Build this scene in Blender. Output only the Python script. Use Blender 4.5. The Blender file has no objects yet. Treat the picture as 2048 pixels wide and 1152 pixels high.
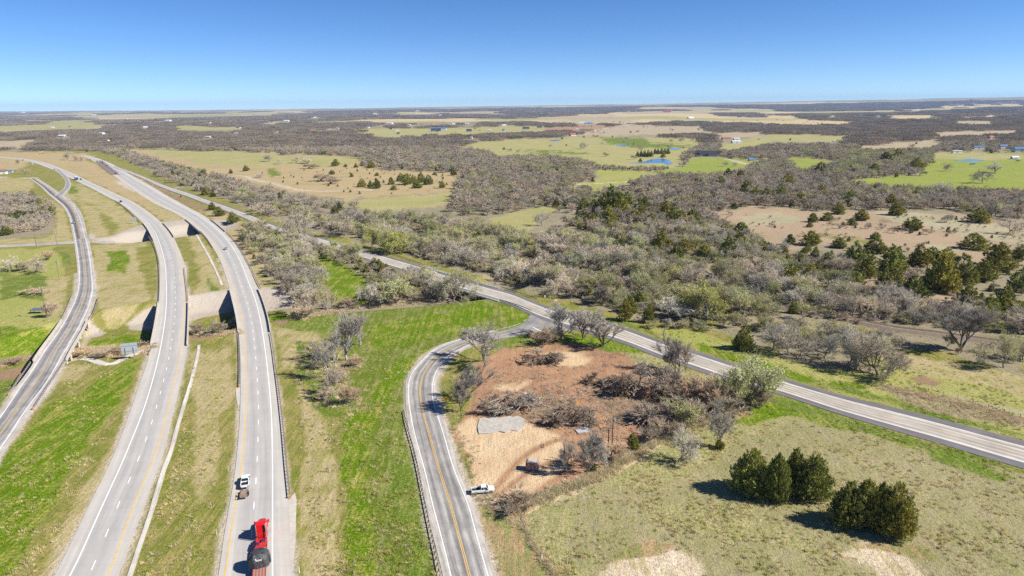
import bpy, math, random
import numpy as np
from mathutils import Vector, Matrix
R = math.radians
SC = bpy.context.scene
COL = SC.collection
rnd = random.Random(7)

# ------------------------------------------------------------------ camera
W0, H0, FPX = 2048.0, 1152.0, 1365.0
CAMH = 95.0
TH, ROLL = R(14.93), 0.0098
_F = np.array([0, math.cos(TH), -math.sin(TH)])
_R = np.array([1.0, 0, 0]); _U = np.array([0, math.sin(TH), math.cos(TH)])
CU = _U * math.cos(ROLL) + _R * math.sin(ROLL)
CR_ = _R * math.cos(ROLL) - _U * math.sin(ROLL)

def proj(x, y, z=0.0):
    d = np.stack(np.broadcast_arrays(x, y, np.asarray(z, float) - CAMH), -1).astype(float)
    w = d @ _F
    w = np.where(w < 1e-3, 1e-3, w)
    return W0 / 2 + FPX * (d @ CR_) / w, H0 / 2 - FPX * (d @ CU) / w

def G(px, py, z0=0.0):
    px = np.asarray(px, float); py = np.asarray(py, float)
    d = _F + ((px - W0 / 2) / FPX)[..., None] * CR_ - ((py - H0 / 2) / FPX)[..., None] * CU
    t = (np.asarray(z0, float) - CAMH) / np.minimum(d[..., 2], -1e-5)
    return d[..., 0] * t, d[..., 1] * t

def mpp(py, px=1024.0):
    """metres that one photo pixel spans sideways at a ground point"""
    x, y = G(px, py)
    return float((np.array([x, y, -CAMH]) @ _F) / FPX)

# ------------------------------------------------------------------ noise / maths
def _hash(ix, iy, s):
    n = (ix * 374761393 + iy * 668265263 + s * 974634577) & 0xFFFFFFFF
    n = ((n ^ (n >> 13)) * 1274126177) & 0xFFFFFFFF
    return ((n ^ (n >> 16)) & 0xFFFF) / 65535.0

def vnoise(x, y, s=0):
    x = np.asarray(x, float); y = np.asarray(y, float)
    ix = np.floor(x).astype(np.int64); iy = np.floor(y).astype(np.int64)
    fx = x - ix; fy = y - iy
    fx = fx * fx * (3 - 2 * fx); fy = fy * fy * (3 - 2 * fy)
    a = _hash(ix, iy, s); b = _hash(ix + 1, iy, s); c = _hash(ix, iy + 1, s); d = _hash(ix + 1, iy + 1, s)
    return (a * (1 - fx) + b * fx) * (1 - fy) + (c * (1 - fx) + d * fx) * fy

def fbm(x, y, s=0, o=4):
    v = 0; a = 0.5; t = 0
    for i in range(o):
        v = v + a * vnoise(x * 2 ** i, y * 2 ** i, s + i * 17); t += a; a *= 0.5
    return v / t

def sstep(a, b, x):
    t = np.clip((x - a) / (b - a), 0, 1)
    return t * t * (3 - 2 * t)

def poly(s):
    return np.array([[float(v) for v in p.split(',')] for p in s.split()])

def seg_dist(x, y, P, closed=False):
    """distance to a polyline, and the parameter (index + fraction) of the nearest point"""
    best = np.full(np.shape(x), 1e12); par = np.zeros(np.shape(x))
    n = len(P)
    for i in range(n if closed else n - 1):
        ax, ay = P[i][:2]; bx, by = P[(i + 1) % n][:2]
        dx, dy = bx - ax, by - ay
        L = dx * dx + dy * dy + 1e-12
        t = np.clip(((x - ax) * dx + (y - ay) * dy) / L, 0, 1)
        d = (x - ax - t * dx) ** 2 + (y - ay - t * dy) ** 2
        m = d < best
        best = np.where(m, d, best); par = np.where(m, i + t, par)
    return np.sqrt(best), par

def inside(x, y, P):
    r = np.zeros(np.shape(x), bool); n = len(P)
    for i in range(n):
        ax, ay = P[i]; bx, by = P[(i + 1) % n]
        if ay == by: continue
        c = ((ay > y) != (by > y)) & (x < (bx - ax) * (y - ay) / (by - ay) + ax)
        r ^= c
    return r

def sdf(x, y, P, reach):
    """signed pixel distance (positive inside), only worked out near the polygon"""
    out = np.full(np.shape(x), -1e3)
    lo = P.min(0) - reach; hi = P.max(0) + reach
    m = (x > lo[0]) & (x < hi[0]) & (y > lo[1]) & (y < hi[1])
    if not m.any(): return out
    xs = x[m]; ys = y[m]
    d, _ = seg_dist(xs, ys, P, True)
    out[m] = np.where(inside(xs, ys, P), d, -d)
    return out

def catmull(P, per=8):
    P = np.asarray(P, float); n = len(P); out = []
    for i in range(n - 1):
        p0 = P[max(i - 1, 0)]; p1 = P[i]; p2 = P[i + 1]; p3 = P[min(i + 2, n - 1)]
        for k in range(per):
            t = k / per
            out.append(0.5 * (2 * p1 + (p2 - p0) * t + (2 * p0 - 5 * p1 + 4 * p2 - p3) * t * t + (3 * p1 - p0 - 3 * p2 + p3) * t ** 3))
    out.append(P[-1])
    return np.array(out)

def smooth(P, k=3):
    P = np.array(P, float)
    for _ in range(k):
        Q = P.copy(); Q[1:-1] = (P[:-2] + 2 * P[1:-1] + P[2:]) / 4; P = Q
    return P

def pxline(s, per=8, z=0.0, sm=4):
    """a traced line of the place, as ground points"""
    P = catmull(poly(s) if isinstance(s, str) else s, per)
    x, y = G(P[:, 0], P[:, 1], z)
    return smooth(np.stack([x, y], 1), sm)

def resample(P, step):
    P = np.asarray(P, float)
    d = np.r_[0, np.cumsum(np.linalg.norm(np.diff(P[:, :2], axis=0), axis=1))]
    n = max(2, int(round(d[-1] / step)) + 1)
    s = np.linspace(0, d[-1], n)
    return np.stack([np.interp(s, d, P[:, i]) for i in range(P.shape[1])], 1)

# ------------------------------------------------------------------ objects
KIDS = {}
class MB:
    """collects shapes that become ONE mesh object"""
    def __init__(s): s.v = []; s.f = []; s.m = []; s.uv = {}
    def add(s, vs, fs, mi=0):
        o = len(s.v); s.v += [tuple(map(float, p)) for p in vs]
        for f in fs: s.f.append(tuple(o + i for i in f)); s.m.append(mi)
        return o
    def box(s, c, d, rz=0, mi=0, taper=1.0, ry=0, rx=0):
        hx, hy, hz = d[0] / 2, d[1] / 2, d[2] / 2
        M = Matrix.Translation(c) @ Matrix.Rotation(rz, 4, 'Z') @ Matrix.Rotation(ry, 4, 'Y') @ Matrix.Rotation(rx, 4, 'X')
        vs = []
        for z, t in ((-hz, 1), (hz, taper)):
            for x, y in ((-hx, -hy), (hx, -hy), (hx, hy), (-hx, hy)):
                vs.append(M @ Vector((x * t, y * t, z)))
        s.add(vs, [(3, 2, 1, 0), (4, 5, 6, 7), (0, 1, 5, 4), (1, 2, 6, 5), (2, 3, 7, 6), (3, 0, 4, 7)], mi)
        return s
    def tube(s, pts, radii, n=6, mi=0, cap=True):
        pts = [Vector(p) for p in pts]
        if not hasattr(radii, '__len__'): radii = [radii] * len(pts)
        rings = []
        for i, p in enumerate(pts):
            d = (pts[min(i + 1, len(pts) - 1)] - pts[max(i - 1, 0)])
            if d.length < 1e-9: d = Vector((0, 0, 1))
            d.normalize()
            a = d.cross(Vector((0, 0, 1)) if abs(d.z) < 0.9 else Vector((1, 0, 0))).normalized(); b = d.cross(a)
            rings.append([p + (a * math.cos(2 * math.pi * k / n) + b * math.sin(2 * math.pi * k / n)) * radii[i] for k in range(n)])
        o = len(s.v)
        for r in rings: s.v += [tuple(q) for q in r]
        for i in range(len(rings) - 1):
            for k in range(n):
                s.f.append((o + i * n + k, o + i * n + (k + 1) % n, o + (i + 1) * n + (k + 1) % n, o + (i + 1) * n + k)); s.m.append(mi)
        if cap:
            s.f.append(tuple(o + k for k in reversed(range(n)))); s.m.append(mi)
            e = o + (len(rings) - 1) * n
            s.f.append(tuple(e + k for k in range(n))); s.m.append(mi)
        return s
    def prism(s, prof, y0, y1, mi=0, taper=1.0, ax='x'):
        """profile in (x, z) extruded along y; taper narrows the far caps' y by profile height if a function"""
        n = len(prof)
        w = taper if callable(taper) else (lambda z: 1.0)
        cy = (y0 + y1) / 2
        A = [(x, cy + (y0 - cy) * w(z), z) for x, z in prof]; B = [(x, cy + (y1 - cy) * w(z), z) for x, z in prof]
        s.add(A + B, [tuple(range(n)), tuple(reversed(range(n, 2 * n)))] + [(i, i + n, (i + 1) % n + n, (i + 1) % n) for i in range(n)], mi)
        return s
    def build(s, name, mats, parent=None, smoothf=False, bevel=0):
        me = bpy.data.meshes.new(name)
        me.from_pydata(s.v, [], s.f)
        if not isinstance(mats, (list, tuple)): mats = [mats]
        for m in mats: me.materials.append(m)
        if len(mats) > 1: me.polygons.foreach_set('material_index', s.m)
        if smoothf: me.polygons.foreach_set('use_smooth', [True] * len(me.polygons))
        me.update()
        return link(name, me, parent, bevel)

def link(name, me, parent=None, bevel=0):
    o = bpy.data.objects.new(name, me); COL.objects.link(o)
    if parent is not None:
        o.parent = parent; KIDS.setdefault(parent.name, []).append(o)
    if bevel:
        b = o.modifiers.new('bevel', 'BEVEL'); b.width = bevel; b.segments = 2; b.limit_method = 'ANGLE'; b.angle_limit = R(35)
    return o

def tag(o, label=None, cat=None, group=None, kind=None):
    if label: o['label'] = label
    if cat: o['category'] = cat
    if group: o['group'] = group
    if kind: o['kind'] = kind
    return o

def thing(name, label, cat, loc=(0, 0, 0), rz=0, group=None):
    o = bpy.data.objects.new(name, None); COL.objects.link(o)
    o.empty_display_size = 0.5
    o.location = [float(v) for v in loc]; o.rotation_euler = (0, 0, float(rz))
    return tag(o, label, cat, group)

def dup(o, loc=None, rz=None, sc=None, label=None, group=None, parent=None):
    c = o.copy(); COL.objects.link(c)
    if parent is not None: c.parent = parent
    if loc is not None: c.location = [float(v) for v in loc]
    if rz is not None: c.rotation_euler = (0, 0, float(rz))
    if sc is not None: c.scale = (float(sc[0]), float(sc[0]), float(sc[1])) if len(sc) == 2 else tuple(float(v) for v in sc)
    if label: c['label'] = label
    if group: c['group'] = group
    if parent is not None: KIDS.setdefault(parent.name, []).append(c)
    for ch in list(KIDS.get(o.name, [])): dup(ch, parent=c)
    return c

def fastmesh(name, V, F, mats, smoothf=False, mi=None, attrs=None):
    """V (n,3); F (m,3 or 4) arrays"""
    me = bpy.data.meshes.new(name)
    V = np.ascontiguousarray(V, np.float32); F = np.ascontiguousarray(F, np.int32)
    k = F.shape[1]
    me.vertices.add(len(V)); me.vertices.foreach_set('co', V.ravel())
    me.loops.add(F.size); me.loops.foreach_set('vertex_index', F.ravel())
    me.polygons.add(len(F)); me.polygons.foreach_set('loop_start', np.arange(0, F.size, k, dtype=np.int32))
    me.polygons.foreach_set('loop_total', np.full(len(F), k, np.int32))
    for m in (mats if isinstance(mats, (list, tuple)) else [mats]): me.materials.append(m)
    if mi is not None: me.polygons.foreach_set('material_index', np.ascontiguousarray(mi, np.int32))
    me.polygons.foreach_set('use_smooth', np.full(len(F), bool(smoothf)))
    for nm, (dom, typ, arr) in (attrs or {}).items():
        a = me.attributes.new(nm, typ, dom)
        key = 'color' if 'COLOR' in typ else ('vector' if typ == 'FLOAT_VECTOR' else 'value')
        a.data.foreach_set(key, np.ascontiguousarray(arr, np.float32).ravel())
    me.update(calc_edges=True)
    return me

# ------------------------------------------------------------------ materials
class NT:
    def __init__(s, name):
        s.mat = bpy.data.materials.new(name); s.mat.use_nodes = True
        s.t = s.mat.node_tree; s.t.nodes.clear()
        s.out = s.n('ShaderNodeOutputMaterial')
    def n(s, typ, **kw):
        nd = s.t.nodes.new(typ)
        for k, v in kw.items():
            if k == 'i':
                for a, b in v.items():
                    if hasattr(b, 'is_linked'): s.t.links.new(b, nd.inputs[a])
                    else: nd.inputs[a].default_value = b
            else: setattr(nd, k, v)
        return nd
    def math(s, op, a, b=0.0, c=None, clamp=False):
        nd = s.n('ShaderNodeMath', operation=op, use_clamp=clamp, i={0: a, 1: b})
        if c is not None: 
            if hasattr(c, 'is_linked'): s.t.links.new(c, nd.inputs[2])
            else: nd.inputs[2].default_value = c
        return nd.outputs[0]
    def mix(s, f, a, b, blend='MIX'):
        nd = s.n('ShaderNodeMix', data_type='RGBA', blend_type=blend)
        for k, v in ((0, f), (6, a), (7, b)):
            if hasattr(v, 'is_linked'): s.t.links.new(v, nd.inputs[k])
            else: nd.inputs[k].default_value = (v if k == 0 else (tuple(v) + (1,) if len(v) == 3 else v))
        return nd.outputs[2]
    def noise(s, vec, scale, detail=3, rough=0.55, dist=0.0):
        nd = s.n('ShaderNodeTexNoise', i={'Scale': scale, 'Detail': detail, 'Roughness': rough, 'Distortion': dist})
        if vec is not None: s.t.links.new(vec, nd.inputs['Vector'])
        return nd.outputs['Fac']
    def rng(s, v, a, b, c=0.0, d=1.0):
        nd = s.n('ShaderNodeMapRange', i={0: v, 1: a, 2: b, 3: c, 4: d}); return nd.outputs[0]
    def ramp(s, v, stops, interp='LINEAR'):
        nd = s.n('ShaderNodeValToRGB', i={0: v}); cr = nd.color_ramp; cr.interpolation = interp
        while len(cr.elements) < len(stops): cr.elements.new(0.5)
        for e, (p, c) in zip(cr.elements, stops): e.position = p; e.color = tuple(c) + (1,)
        return nd.outputs[0]
    def pos(s): return s.n('ShaderNodeNewGeometry').outputs['Position']
    def objco(s): return s.n('ShaderNodeTexCoord').outputs['Object']
    def attr(s, nm): return s.n('ShaderNodeAttribute', attribute_name=nm)
    def stretch(s, v, sc, rot=(0, 0, 0)):
        return s.n('ShaderNodeMapping', i={'Vector': v, 'Scale': sc, 'Rotation': rot}).outputs[0]
    def done(s, color, rough=0.85, metal=0.0, spec=0.25, bump=None, bstr=0.3, bdist=0.1, **kw):
        p = s.n('ShaderNodeBsdfPrincipled')
        for k, v in (('Base Color', color), ('Roughness', rough), ('Metallic', metal), ('Specular IOR Level', spec)):
            if hasattr(v, 'is_linked'): s.t.links.new(v, p.inputs[k])
            else: p.inputs[k].default_value = (tuple(v) + (1,)) if (k == 'Base Color' and len(v) == 3) else v
        for k, v in kw.items(): p.inputs[k].default_value = v
        if bump is not None:
            b = s.n('ShaderNodeBump', i={'Strength': bstr, 'Distance': bdist, 'Height': bump}); s.t.links.new(b.outputs[0], p.inputs['Normal'])
        s.t.links.new(p.outputs[0], s.out.inputs[0])
        return s.mat

def simple(name, c, rough=0.6, metal=0.0, spec=0.3, var=0.25, scale=3.0, c2=None):
    """a plain surface with a little wear of its own"""
    t = NT(name); f = t.noise(t.objco(), scale, 4)
    c2 = c2 or tuple(v * (1 - var) for v in c)
    col = t.mix(t.rng(f, 0.3, 0.7), c, c2)
    return t.done(col, rough, metal, spec)
# ------------------------------------------------------------------ roads, traced at their edges (left edge -> right edge pairs)
# every row: y, then x of: left edge, left line, right line, right edge
LC = [(1560, -102, -70, 26, 48), (1290, 30, 61, 148, 168), (1152, 110, 141, 217, 236), (1022, 172, 200, 262, 284), (938, 215, 239, 299, 317), (864, 246, 270, 325, 337), (800, 268, 294, 340, 352),
      (720, 296, 316, 359, 371), (650, 311, 329, 367, 375), (600, 318, 333, 370, 376), (550, 320, 332, 365, 372), (520, 318, 329, 360, 367),
      (480, 306, 317, 344, 350), (460, 296, 307, 331, 337), (440, 280, 291, 313, 318), (415, 252, 261, 280, 285), (402, 231, 240, 258, 263),
      (390, 208, 216, 232, 237), (377, 184, 191, 206, 210), (365, 159, 165, 179, 183), (352, 133, 138, 153, 157), (340, 107, 112, 126, 130),
      (330, 82, 87, 101, 105), (322, 56, 61, 73, 76), (317, 22, 27, 41, 45), (313, -30, -24, -10, -6)]
RC = [(1560, 356, 372, 549, 608), (1290, 410, 424, 546, 596), (1152, 437, 450, 545, 589), (1078, 447, 460, 545, 581), (1000, 461, 473, 545, 577), (938, 471, 482, 545, 571), (864, 478, 489, 544, 565),
      (800, 481, 493, 541, 557), (720, 481, 491, 533, 546), (650, 476, 486, 523, 538), (600, 465, 474, 511, 524), (567, 456, 463, 498, 510),
      (520, 440, 447, 480, 493), (480, 415, 423, 455, 466), (450, 384, 392, 424, 434), (430, 357, 364, 396, 406), (415, 325, 333, 368, 377),
      (402, 300, 308, 346, 354), (390, 281, 288, 325, 332), (377, 263, 270, 304, 311), (365, 245, 251, 283, 290), (352, 229, 234, 260, 265),
      (340, 212, 216, 241, 246), (330, 199, 203, 225, 229), (322, 187, 190, 207, 210), (315, 172, 175, 188, 191), (311, 158, 160, 170, 173)]
FR = [(1010, -165, -145, -100, -60), (911, -70, -55, -8, 3), (822, 0, 10, 49, 66), (775, 31, 40, 86, 103), (740, 58, 66, 108, 123), (702, 82, 90, 130, 141), (660, 113, 120, 155, 166), (620, 136, 142, 174, 182),
      (585, 151, 156, 185, 193), (550, 155, 159, 183, 190), (520, 153, 157, 180, 186), (491, 149, 153, 175, 181), (475, 146, 150, 170, 176), (440, 139, 143, 161, 168),
      (415, 127, 131, 150, 157), (397, 106, 110, 131, 138), (385, 92, 96, 113, 119), (374, 82, 85, 98, 103), (362, 66, 69, 80, 84), (357, 58, 61, 73, 77)]
CO = [(1560, 973, 990, 1099, 1122), (1290, 915, 930, 1017, 1036), (1152, 886, 902, 976, 990), (1064, 864, 880, 951, 964), (1008, 851, 865, 936, 948), (938, 838, 849, 907, 917), (864, 818, 828, 886, 898), (800, 811, 817, 865, 876), (762, 812, 818, 866, 873),
      (737, 825, 831, 876, 884), (712, 849, 854, 896, 904), (700, 864, 869, 918, 925), (687, 889, 894, 944, 952), (675, 932, 937, 982, 990), (662, 982, 987, 1040, 1050)]
# the old road, running across: x, then y of: far edge, far line, near line, near edge
OR = [(228, 331, 331.7, 334.3, 335), (252, 339, 340, 343, 344), (287, 352, 353, 357, 358.5), (327, 369, 370.5, 376, 378), (375, 384, 386, 392, 394), (410, 397, 399, 406, 408.5), (462, 414, 416, 424, 427), (512, 433, 436, 445, 448),
      (540, 446, 449, 458, 462), (572, 457, 460, 470, 474), (612, 467, 470, 481, 485), (660, 480, 483, 494, 499), (710, 494, 497, 509, 514), (757, 507, 511, 523, 528), (787, 516, 520, 532, 537), (837, 530, 534, 547, 552), (887, 547, 551, 565, 570),
      (937, 561, 566, 580, 585), (987, 575, 580, 594, 600), (1024, 585, 590, 606, 612), (1061, 600, 605, 623, 630), (1099, 614, 620, 638, 645), (1149, 627, 634, 653, 660),
      (1224, 646, 654, 673, 680), (1274, 663, 670, 690, 698), (1319, 680, 687, 708, 716), (1399, 704, 712, 734, 743), (1474, 729, 737, 760, 769), (1551, 752, 761, 778, 787),
      (1611, 770, 778, 797, 806), (1686, 791, 799, 821, 831), (1761, 809, 818, 843, 853), (1836, 827, 837, 864, 875), (1911, 846, 857, 885, 897), (1986, 866, 878, 907, 920),
      (2048, 882, 895, 925, 938), (2200, 922, 937, 970, 985), (2330, 958, 975, 1012, 1030)]
XR = '-160,495 -80,494 0,492 75,489 125,486 165,484 200,482 235,480 268,478 305,473 350,466 400,458 440,454 490,452 535,453'

def road_lines(rows, across=False, per=6, n=4, sm=5):
    A = np.array(rows, float); outs = []
    for k in range(1, n + 1):
        P = np.stack([A[:, 0], A[:, k]], 1) if across else np.stack([A[:, k], A[:, 0]], 1)
        outs.append(pxline(P, per, 0.0, sm))
    return outs

# ------------------------------------------------------------------ the lie of the land
_ck = poly('-170,800 -60,757 30,722 100,692 180,668 270,648 345,634 420,622 490,615 560,609 640,607 720,604 800,598 870,591 940,581 1000,566 1060,535 1120,500 1200,470')
CREEK = np.stack(G(_ck[:, 0], _ck[:, 1]), 1)
CR_D = np.array([3, 4, 5, 6, 6, 6, 6, 6, 6, 5.5, 4.5, 4, 4, 4.5, 5, 4, 3, 2.5, 0])
CR_F = np.array([10, 10, 10, 12, 17, 20, 20, 20, 19, 14, 8, 6, 6, 7, 8, 6, 5, 4, 3.])
CR_T = np.array([24, 24, 24, 28, 33, 36, 36, 36, 35, 30, 22, 18, 18, 19, 20, 18, 16, 14, 10.])
_xk = poly('190,482.5 225,480.5 262,477 300,470 350,464 395,456 440,453 480,452 525,453')
CROSS = np.stack(G(_xk[:, 0], _xk[:, 1]), 1)
XR_D = np.array([0, 2.2, 5.0, 5.6, 5.6, 5.6, 4.6, 2.0, 0])
XR_F = np.array([8, 8, 9, 11, 11, 11, 9, 8, 8.])
XR_T = np.array([9, 13, 22, 27, 27, 27, 22, 13, 9.])
_RL = {k: road_lines(v, k == 'OR', 3) for k, v in (('LC', LC), ('RC', RC), ('FR', FR), ('CO', CO), ('OR', OR))}
ROADMID = [(a[0] + a[3]) / 2 for a in _RL.values()] + [pxline(XR, 3)]
ROADMID = [p[::3] for p in ROADMID]

def valley(x, y):
    h = np.zeros(np.shape(x))
    for C, D, Fl, T in ((CREEK, CR_D, CR_F, CR_T), (CROSS, XR_D, XR_F, XR_T)):
        lo = C.min(0) - 45; hi = C.max(0) + 45
        m = (x > lo[0]) & (x < hi[0]) & (y > lo[1]) & (y < hi[1])
        if not m.any(): continue
        d, p = seg_dist(x[m], y[m], C)
        k = np.arange(len(C))
        t = np.clip((d - np.interp(p, k, Fl)) / (np.interp(p, k, T) - np.interp(p, k, Fl)), 0, 1)
        t = np.where(t < .12, t * t / .24, np.where(t > .88, .94 - (1 - t) ** 2 / .24 + .06 * 0, t - .06)) / .94
        t = np.clip(t, 0, 1)
        v = np.zeros(np.shape(x)); v[m] = -np.interp(p, k, D) * (1 - t)
        h = np.minimum(h, v)
    return h

def hgt(x, y):
    x = np.asarray(x, float); y = np.asarray(y, float)
    sh = x.shape; x = x.ravel(); y = y.ravel()
    h = valley(x, y)
    D = np.hypot(x, y)
    rd = np.full(x.shape, 1e9)
    m = D < 2200
    for P in ROADMID:
        q = m & (x > P[:, 0].min() - 500) & (x < P[:, 0].max() + 500)
        if q.any(): rd[q] = np.minimum(rd[q], seg_dist(x[q], y[q], P)[0])
    near = sstep(11, 45, rd) * (D < 2200) + (D >= 2200)
    far = sstep(80, 500, rd) * sstep(500, 1500, D)
    h = h + near * (fbm(x / 55, y / 55, 3, 3) - .5) * 2.2 * (h > -.3)
    h = h + far * ((fbm(x / 900, y / 900, 9, 3) - .52) * 26)
    u = x / np.maximum(y, 1)
    rise = 88 + np.interp(u, [-1, -.75, -.38, 0, .38, .75, 1], [-14, -14, -30, 0, 58, 135, 160])
    rise = rise + (fbm(u * 14, x * 0, 21, 4) - .5) * 20
    h = h + sstep(8000, 22000, y) * rise
    return h.reshape(sh)

def GT(px, py):
    px = np.asarray(px, float); py = np.asarray(py, float); z = np.zeros(np.broadcast(px, py).shape)
    for _ in range(10):
        x, y = G(px, py, z); z = z * .4 + .6 * hgt(x, y)
    x, y = G(px, py, z)
    return x, y, hgt(x, y)

# ------------------------------------------------------------------ ground cover
CL = {  # two colours the cover mixes, share of the second, size of its patches in metres
 'olive': ((.30, .25, .09), (.16, .18, .03), .50, 4),
 'straw': ((.41, .335, .18), (.225, .22, .055), .42, 5),
 'tan': ((.40, .305, .17), (.30, .255, .115), .40, 12),
 'green': ((.12, .175, .022), (.24, .235, .07), .40, 5),
 'bright': ((.105, .178, .004), (.28, .265, .065), .40, 4),
 'meadow': ((.125, .165, .018), (.23, .235, .08), .42, 4),
 'litter': ((.31, .255, .185), (.22, .20, .115), .50, 6),
 'dirt': ((.43, .255, .145), (.27, .155, .095), .48, 8),
 'light': ((.60, .455, .29), (.48, .325, .185), .44, 8),
 'gray': ((.325, .28, .158), (.235, .23, .095), .48, 6),
 'graygreen': ((.275, .27, .105), (.33, .285, .15), .46, 5),
 'pale': ((.35, .315, .145), (.27, .265, .085), .42, 16),
 'pasture': ((.28, .295, .075), (.36, .31, .14), .40, 9),
 'lime': ((.225, .265, .045), (.285, .285, .085), .40, 25),
 'pink': ((.39, .28, .19), (.31, .255, .155), .46, 7),
 'paletan': ((.39, .34, .225), (.31, .28, .165), .45, 8),
 'fallow': ((.38, .31, .205), (.33, .27, .18), .40, 60),
 'gold': ((.50, .39, .21), (.42, .34, .2), .40, 60),
 'brown': ((.31, .205, .125), (.22, .155, .095), .48, 7),
 'rough': ((.25, .20, .12), (.34, .29, .16), .40, 2),
 'scrub': ((.40, .275, .15), (.20, .21, .07), .50, 3),
 'soil': ((.60, .50, .37), (.40, .32, .18), .46, 3),
 'apron': ((.44, .385, .325), (.37, .325, .275), .40, 45),
 'conc': ((.60, .57, .53), (.50, .47, .43), .40, 45),
 'gravel': ((.50, .43, .35), (.42, .36, .29), .40, 5),
 'ballast': ((.24, .19, .14), (.20, .16, .12), .40, 6),
 'dry': ((.49, .41, .26), (.38, .32, .17), .40, 2),
}
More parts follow.
